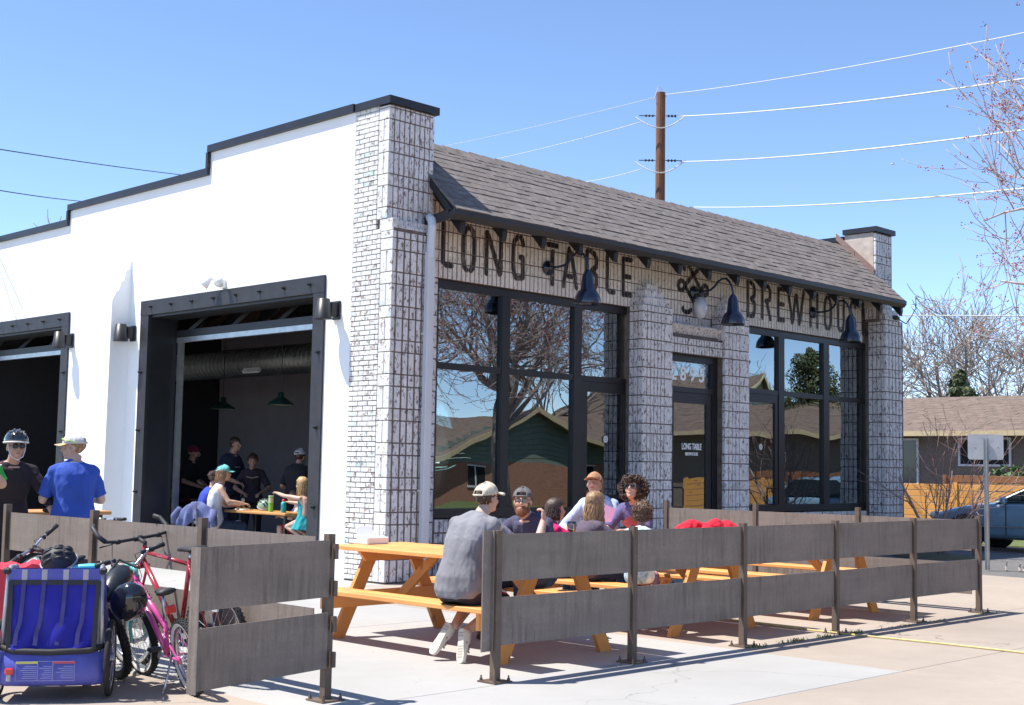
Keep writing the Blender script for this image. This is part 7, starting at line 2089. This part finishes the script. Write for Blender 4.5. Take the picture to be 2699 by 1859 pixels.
obj('shoulder_stripe', m, flat('red_band', (0.45, 0.05, 0.09), 0.8), t, world=False)
m = MB(); m.tube([(0.06, 0.145, 1.490), (0.15, 0.135, 1.475), (0.235, 0.115, 1.438)], 0.014, 6, flatz=0.5); obj('shoulder_stripe', m, M_WHITE, t, world=False)
m = MB()
for sx in (-1, 1): m.tube([(sx*0.082, 0.02, 0.06), (sx*0.076, 0.035, -0.03), (sx*0.052, 0.05, -0.095), (0, 0.055, -0.125)], 0.006, 5, flatz=0.5)
m.xf(H); obj('chin_strap', m, M_WHITE, t, world=False)
HW = WM[t.name] @ H
helmet('black and white vented helmet worn by the cyclist', HW @ Matrix.Translation(V((0, 0.0, 0.052))), simple('black_helmet_shell', (0.015, 0.016, 0.018), 0.12, var=0.1, coat=1.0), True, flat('helmet_white', (0.66, 0.66, 0.66), 0.5), size=0.98, strap=False)
t, bo, H = person('person in a bright green jersey at the left edge, elbow showing', (-3.20, -3.95), 250, (0, 0, 0.95), (0, 0.05, 1.47), (0, 0.10, 1.66), shw=0.21, el=(-0.255, 0.02, 1.325), wl=(-0.16, 0.26, 1.43), er=(0.30, 0.0, 1.18), wr=(0.25, 0.2, 1.05), kl=(-0.11, 0.02, 0.5), al=(-0.12, 0, 0.1), kr=(0.11, 0.02, 0.5), ar=(0.12, 0, 0.1), s=1.05, skin=SK2, shirt=cloth('bright_green_jersey', (0.03, 0.42, 0.05)), pants=M_JER, shoes=M_BLKR)
hair_cap(t, H, HM)

# --- inside the bay
def seated(label, loc, heading, top, **k):
    base = dict(pel=(0, 0, 0.575), neck=(0, 0.08, top-0.345), head=(0, 0.12, top-0.125), el=(-0.26, 0.22, 0.86), wl=(-0.10, 0.45, 0.88), er=(0.27, 0.22, 0.86), wr=(0.10, 0.45, 0.88), kl=(-0.12, 0.44, 0.55), al=(-0.12, 0.42, 0.10), kr=(0.12, 0.44, 0.55), ar=(0.12, 0.42, 0.10), vox=0.0095)
    base.update(k); return person(label, loc, heading, **base)
def standing(label, loc, heading, h, **k):
    f = h/1.78
    base = dict(pel=(0, 0, 0.95*f), neck=(0, 0.04, 1.475*f), head=(0, 0.09, h-0.125), el=(-0.29, 0.06, 1.17*f), wl=(-0.14, 0.30, 1.08*f), er=(0.29, 0.06, 1.17*f), wr=(0.14, 0.30, 1.08*f), kl=(-0.11, 0.02, 0.5*f), al=(-0.12, 0, 0.10), kr=(0.11, 0.02, 0.5*f), ar=(0.12, 0, 0.10), vox=0.0105, s=1.03*f)
    base.update(k); return person(label, loc, heading, **base)
t, bo, H = seated('woman in a white tank top and turquoise cap sitting in the bay, back turned', (3.72, 2.96), -22, 1.50, sec=SEC_F, s=0.97, shw=0.165, skin=SK2, shirt=cloth('white_tank', (0.66, 0.64, 0.68)), sleeve='none', pants=M_JEAN, er=(0.25, 0.16, 0.93), wr=(0.22, 0.40, 0.90), vox=0.008)
hair_cap(t, H, HBL, topz=0.062, low=-0.08, puff=1.05, side=-0.02); strands(t, H, HL, 90, 0.15, t0=1.35, wave=0.006, r=0.008, seed=21)
cap(t, H, cloth('turquoise_cap', (0.16, 0.50, 0.50)), bpy.data.materials['turquoise_cap'], 0)
t, bo, H = seated('man in a blue shirt and dark cap half hidden behind the woman in white', (3.95, 3.56), -15, 1.42, skin=SK2, shirt=cloth('cobalt_tee', (0.03, 0.06, 0.42)), pants=M_JEAN)
hair_cap(t, H, HM, topz=0.062, low=-0.06); cap(t, H, cloth('dark_maroon_cap', (0.06, 0.03, 0.035)), bpy.data.materials['dark_maroon_cap'], 0)
t, bo, H = person('little blond girl in a teal dress reaching over the table in the bay', (4.05, 1.02), 100, (0, 0, 0.72), (0, 0.06, 1.035), (0, 0.10, 1.235), hyaw=0, shw=0.12, el=(-0.16, 0.30, 1.06), wl=(-0.10, 0.52, 1.10), er=(0.15, 0.24, 0.94), wr=(0.08, 0.44, 0.96), kl=(-0.08, 0.30, 0.60), al=(-0.08, 0.0, 0.46), kr=(0.08, 0.30, 0.60), ar=(0.08, 0.0, 0.46), s=0.70, hs=0.90, sec=SEC_K, skin=SK2, vox=0.008)
M_TEALD = cloth('teal_dress_cotton', (0.02, 0.30, 0.33))
m = MB(); rings = []
for z, a, b, y in ((0.56, 0.19, 0.20, 0.04), (0.66, 0.16, 0.16, 0.02), (0.78, 0.125, 0.105, 0.01), (0.90, 0.118, 0.095, 0.02), (0.98, 0.112, 0.085, 0.04), (1.03, 0.065, 0.06, 0.055)):
    rings.append([V((a*math.cos(2*math.pi*i/20)*(1+0.05*math.sin(i*3)*(z < 0.7)), y+b*math.sin(2*math.pi*i/20), z)) for i in range(20)])
m.loft(rings); voxel(m, 'dress', [M_TEALD], t, 0.009, 2, 0.5, lambda co, n: co+n*0.005*noise.noise(co*14))
hair_cap(t, H, HBL, low=-0.06, puff=1.06, side=0.0); strands(t, H, HBL, 60, 0.26, wave=0.006, r=0.008, seed=31)
t, bo, H = seated('child in a white tee and red shorts sitting behind the table in the bay', (4.55, 1.75), 150, 1.14, pel=(0, 0, 0.52), neck=(0, 0.10, 0.88), head=(0, 0.16, 1.03), s=0.72, hs=0.88, sec=SEC_K, shw=0.125, skin=SK2, shirt=cloth('white_pink_tee', (0.60, 0.50, 0.54)), pants=cloth('red_shorts', (0.42, 0.015, 0.025)), plen='short', el=(-0.2, 0.2, 0.7), wl=(-0.1, 0.35, 0.72), er=(0.2, 0.2, 0.7), wr=(0.1, 0.35, 0.72), kl=(-0.12, 0.36, 0.55), al=(-0.12, 0.34, 0.2), kr=(0.12, 0.36, 0.55), ar=(0.12, 0.34, 0.2))
hair_cap(t, H, HM)
M_BLT = cloth('black_tee', (0.016, 0.016, 0.020)); M_NVY = cloth('dark_navy_tee', (0.018, 0.024, 0.05))
t, bo, H = standing('man in a dark red beanie and black tee standing inside the bay at the left', (4.8, 5.5), 300, 1.83, hyaw=20, skin=SK3, shirt=M_BLT, pants=M_BLT)
m = MB(); m.ell((0, -0.012, 0.055), (0.086, 0.105, 0.085), seg=18, ring=12); m.tube([V((0.088*math.cos(a), 0.108*math.sin(a)-0.012, 0.035)) for a in [2*math.pi*q/18 for q in range(18)]], 0.013, 6, closed=True); m.xf(H); obj('beanie', m, cloth('dark_red_knit', (0.14, 0.018, 0.03)), t, world=False, smooth=True)
m = MB(); m.ell((0, 0.062, -0.092), (0.054, 0.048, 0.042)); m.xf(H); obj('beard', m, HB, t, world=False, smooth=True)
t, bo, H = standing('tall man in a navy tee standing inside the bay in the middle', (5.0, 4.5), 285, 1.99, hyaw=15, skin=SK3, shirt=M_NVY, pants=M_JEAN)
hair_cap(t, H, HB, low=-0.05, puff=1.09, front=0.05)
m = MB()
for k in range(6): m.box((-0.06+k*0.024, 0.165, 1.47), (0.013, 0.004, 0.022))
obj('chest_print', m, flat('grey_chest_print', (0.30, 0.30, 0.34)), t, world=False)
t, bo, H = standing('woman in a dark top with hair tied up standing inside the bay', (5.2, 4.12), 235, 1.70, sec=SEC_F, shw=0.165, skin=SK3, shirt=cloth('dark_plum_top', (0.035, 0.02, 0.03)), pants=M_BLT, s=0.95)
hair_cap(t, H, HB, low=-0.07, puff=1.08, side=0.0); m = MB(); m.ell((0.01, -0.07, 0.11), (0.045, 0.045, 0.04)); m.xf(H); obj('hair_bun', m, HB, t, world=False, smooth=True)
m = MB(); m.tube([(-0.10, 0.155, 1.31), (0, 0.165, 1.29), (0.10, 0.155, 1.31)], 0.018, 6, flatz=0.6); obj('neckline_band', m, cloth('beige_band', (0.45, 0.38, 0.28)), t, world=False)
t, bo, H = standing('man in white mesh cap and black tee standing inside the bay at the right', (5.0, 2.55), 30, 1.79, skin=SK3, shirt=M_BLT, pants=M_BLT, hyaw=-8)
hair_cap(t, H, HB, topz=0.062, low=-0.07, side=-0.02); cap(t, H, cloth('white_mesh_cap', (0.52, 0.50, 0.48)), bpy.data.materials['white_mesh_cap'], 0)
t, bo, H = seated('person in a maroon top sitting in the shade at the left of the bay', (4.55, 5.75), -60, 1.16, pel=(0, 0, 0.52), neck=(0, 0.06, 0.86), head=(0, 0.1, 1.04), skin=SK3, shirt=cloth('maroon_top', (0.075, 0.012, 0.028)), sleeve='long', pants=M_BLT)
hair_cap(t, H, HB)

# ------------------------------------------------------------------ tables, chairs and things on them
M_TOPW = wood('bar_table_top', (0.52, 0.26, 0.085), (0.28, 0.12, 0.035), 1)
def bar_table(lab, x0, x1, y0, y1, z, legs=True, group='wooden bar tables'):
    t = thing('table', lab, 'table', ((x0+x1)/2, (y0+y1)/2, 0), 0, group)
    m = MB(); m.rbox(((x0+x1)/2, (y0+y1)/2, z-0.02), (x1-x0, y1-y0, 0.04), 0.008); obj('table_top', m, M_TOPW, t)
    for x in (x0+0.08, x1-0.08):
        for y in (y0+0.1, y1-0.1):
            m = MB(); m.bb((x-0.02, y-0.02, 0), (x+0.02, y+0.02, z-0.04)); obj('leg', m, M_BLACK, t)
bar_table('wooden table in the right bay with glasses and bottles on it', 3.86, 4.50, 1.28, 2.92, 0.80)
bar_table('dark wooden table inside the bay beside the person in maroon', 4.3, 5.0, 4.7, 5.35, 0.76)
bar_table('tall orange topped table between the cyclist and the man in blue', -2.15, -1.20, -2.75, -2.10, 1.03)
def chair(lab, p, rz, m_):
    t = thing('chair', lab, 'chair', p, RAD(rz), 'metal chairs in the bay')
    m = MB(); m.rbox((0, 0, 0.455), (0.40, 0.40, 0.025), 0.01); obj('seat', m, m_, t, world=False)
    for x in (-0.18, 0.18):
        m = MB(); m.tube([(x, 0.17, 0.45), (x*1.12, 0.20, 0)], 0.013, 6); obj('leg', m, m_, t, world=False)
        m = MB(); m.tube([(x*1.12, -0.24, 0), (x, -0.18, 0.45), (x, -0.22, 0.88)], 0.013, 6); obj('leg', m, m_, t, world=False)
    for z in (0.60, 0.72, 0.84):
        m = MB(); m.rbox((0, -0.205, z), (0.36, 0.014, 0.05), 0.004); obj('back_slat', m, m_, t, world=False)
M_CHAIR = simple('chair_steel', (0.25, 0.25, 0.26), 0.35, 0.8, var=0.2)
chair('metal chair under the denim jacket in the bay', (3.62, 3.02, 0), -112, M_CHAIR)
chair('silver metal chair beside the right jamb of the bay', (4.0, 0.72, 0), 5, M_CHAIR)
t = thing('denim_jacket', 'blue denim jacket hung over the chair back in the bay', 'jacket', (3.50, 3.05, 0.8))
m = MB(); vs = []
a0, a1 = V((3.42, 3.44, 0.89)), V((3.52, 2.66, 0.90)); nn_ = (a1-a0).cross(V((0, 0, 1))).normalized()
for j in range(14):
    for i in range(19):
        u = i/18; f = j/13
        p = a0*(1-u)+a1*u
        p = p+V((0, 0, -0.50*f*(0.72+0.28*math.cos(u*6.0)))) - nn_*(-0.02-0.10*math.sin(math.pi*min(1, f*1.2))*0.6-0.030*math.sin(u*19+f*4)-0.014*math.sin(u*41+2*f)) if False else p+V((0, 0, -0.48*f*(0.75+0.25*math.cos(u*6.0)))) + V((-1, -0.1, 0))*(0.015+0.06*math.sin(math.pi*f*0.8)+0.030*math.sin(u*19+f*4)+0.014*math.sin(u*41+2*f))
        p.z += 0.03*math.sin(u*math.pi)*(1-f)-(0.16*(abs(u-0.5)*2)**3)*(1-f)
        vs.append(p)
m.add(vs, [(j*19+i, j*19+i+1, (j+1)*19+i+1, (j+1)*19+i) for j in range(13) for i in range(18)])
o = obj('jacket_body', m, simple('denim_cloth', (0.10, 0.12, 0.26), 0.9, var=0.3, scale=6, stretch=(2, 2, 0.7), bmp=0.4, bscale=60), t, smooth=True); o.modifiers.new('s', 'SOLIDIFY').thickness = 0.012
for p0, p1, p2 in (((3.40, 3.46, 0.80), (3.36, 3.56, 0.68), (3.38, 3.60, 0.58)), ((3.50, 2.66, 0.80), (3.46, 2.60, 0.66), (3.47, 2.57, 0.56))):
    m = MB(); m.tube([p0, p1, p2], [0.055, 0.06, 0.05], 10); obj('jacket_sleeve', m, bpy.data.materials['denim_cloth'], t, smooth=True)
M_BEER = simple('amber_beer', (0.55, 0.22, 0.03), 0.15, var=0.08); M_FOAM = flat('beer_foam', (0.75, 0.70, 0.58), 0.8); M_CLR = glass_mat('drinking_glass', 0.06, (0.88, 0.90, 0.90), 0)
def pint(lab, p, fill=0.6, h=0.16, r=0.042):
    t = thing('beer_glass', lab, 'glass', p, group='pint glasses')
    m = MB(); m.lathe([(r*0.72, 0.0), (r*0.80, h*0.3), (r, h*0.85), (r*0.96, h), (r*0.90, h), (r*0.93, h*0.85), (r*0.72, h*0.3), (r*0.60, 0.01)], p, 18); obj('glass', m, M_CLR, t, smooth=True)
    m = MB(); m.lathe([(r*0.58, 0.012), (r*0.70, h*0.3), (r*(0.70+0.2*fill), h*fill)], p, 16); obj('beer', m, M_BEER, t, smooth=True)
    m = MB(); m.lathe([(r*(0.70+0.19*fill), h*fill+0.001), (r*(0.70+0.2*fill), h*fill+0.012)], p, 16); obj('foam', m, M_FOAM, t, smooth=True)
pint('tall pint of amber beer on the table in the bay', (4.08, 2.72, 0.80), 0.68, 0.20, 0.045)
pint('nearly empty pint of amber beer beside the long haired girl', (2.12, -6.07, 0.801), 0.55, 0.20, 0.048)
t = thing('canister', 'lime green snack canister standing on the table in the bay', 'canister', (4.0, 1.85, 0.80))
m = MB(); m.lathe([(0.038, 0), (0.038, 0.235)], (4.0, 1.85, 0.80), 20); obj('tube', m, simple('lime_print', (0.20, 0.50, 0.04), 0.4, var=0.3, scale=12), t, smooth=False)
m = MB(); m.lathe([(0.040, 0.0), (0.040, 0.012)], (4.0, 1.85, 1.035), 20); obj('lid', m, M_FOAM, t)
m = MB(); m.lathe([(0.0385, 0.14), (0.0385, 0.215)], (4.0, 1.85, 0.80), 20, cap=False); obj('label', m, flat('pale_label', (0.50, 0.55, 0.30)), t)
t = thing('water_bottle', 'turquoise water bottle with a red cap on the table in the bay', 'bottle', (4.0, 1.52, 0.80))
m = MB(); m.lathe([(0.038, 0), (0.040, 0.01), (0.040, 0.14), (0.026, 0.165)], (4.0, 1.52, 0.80), 20); obj('bottle', m, simple('turquoise_enamel', (0.03, 0.42, 0.42), 0.3), t, smooth=True)
m = MB(); m.lathe([(0.026, 0.0), (0.024, 0.03), (0.012, 0.04)], (4.0, 1.52, 0.963), 14); obj('bottle_cap', m, M_REFL, t, smooth=True)
helmet('blue and green striped bicycle helmet lying on the table in the bay', orient((4.22, 2.32, 0.87), (-0.3, -0.3, 1), (0, 1, 0.1)), simple('striped_helmet_shell', (0.06, 0.22, 0.36), 0.25, var=0.4, scale=9, tint=(0.30, 0.42, 0.20), coat=0.6), True, M_TGREY, size=1.0, strap=False)
t = thing('snack_tray', 'white paper tray of snacks on the table in the bay', 'tray', (4.0, 2.55, 0.80))
m = MB(); m.rbox((3.98, 2.58, 0.812), (0.14, 0.22, 0.02), 0.006); obj('tray', m, M_FOAM, t)
rng = random.Random(5)
m = MB()
for k in range(14): m.ell((3.98+rng.uniform(-0.06, 0.06), 2.58+rng.uniform(-0.10, 0.10), 0.828+rng.uniform(0, 0.012)), (0.014, 0.010, 0.008), seg=7, ring=5)
obj('snacks', m, simple('snack_brown', (0.30, 0.16, 0.06), 0.8, var=0.4), t, kind='stuff')
# on the picnic tables
t = thing('paper_box', 'white paper takeaway box at the far left end of the first picnic table', 'box', (0.02, -5.42, 0.80))
m = MB(); m.rbox((0.02, -5.44, 0.835), (0.26, 0.17, 0.068), 0.008); obj('box', m, flat('white_card', (0.82, 0.81, 0.79), 0.8), t)
m = MB(); m.prism([(-0.10, -5.36, 0.87), (0.14, -5.36, 0.87), (0.10, -5.30, 0.965), (-0.08, -5.31, 0.95)], (0, 0, 0), (0, 0.003, 0)); obj('lid', m, bpy.data.materials['white_card'], t)
t = thing('playing_cards', 'fan of red playing cards held over the second table', 'cards', (2.22, -6.75, 1.0))
for k in range(9):
    a = RAD(-55+k*13); c = V((2.20, -6.80, 0.965)); d = V((0.20*math.sin(a), -0.70*math.sin(a), 0.75*math.cos(a))).normalized()
    m = MB(); m.bar(c+d*0.03+V((0.002*k, 0, 0)), c+d*0.115+V((0.002*k, 0, 0)), 0.055, 0.0008, up=V((-0.9, -0.45, 0.1))); obj('card', m, simple('red_card_back', (0.36, 0.04, 0.035), 0.5, var=0.5, scale=60) if k == 0 else bpy.data.materials['red_card_back'], t)
hb_ = thing('pink_paper', 'pale pink folded paper held up by the man in the pale blue shirt', 'paper', (2.66, -6.02, 1.05))
m = MB(); m.add([(2.60, -5.98, 1.00), (2.66, -6.14, 0.99), (2.68, -6.19, 1.13), (2.61, -6.06, 1.18), (2.58, -5.96, 1.16)], [(0, 1, 2, 3, 4)]); o = obj('sheet', m, flat('pink_sheet', (0.62, 0.36, 0.60), 0.8), hb_); o.modifiers.new('s', 'SOLIDIFY').thickness = 0.002
t = thing('jacket', 'bright red jacket heaped on the empty table behind the fence', 'jacket', (4.70, -5.95, 0.80))
m = MB(); rng = random.Random(4)
for k in range(11):
    m.ell((4.62+rng.uniform(-0.10, 0.16), -5.66-k*0.062, 0.845+rng.uniform(-0.01, 0.03)), (0.16, 0.10, 0.085+0.035*math.sin(k*1.1)), seg=12, ring=8)
voxel(m, 'jacket_cloth', [cloth('red_fleece', (0.58, 0.012, 0.035))], t, 0.012, 3, 0.5, lambda co, n: co+n*(0.030*noise.noise(co*9)+0.012*noise.noise(co*26)))
bpy.data.objects[t.name].children[0].matrix_basis = WM[t.name].inverted()
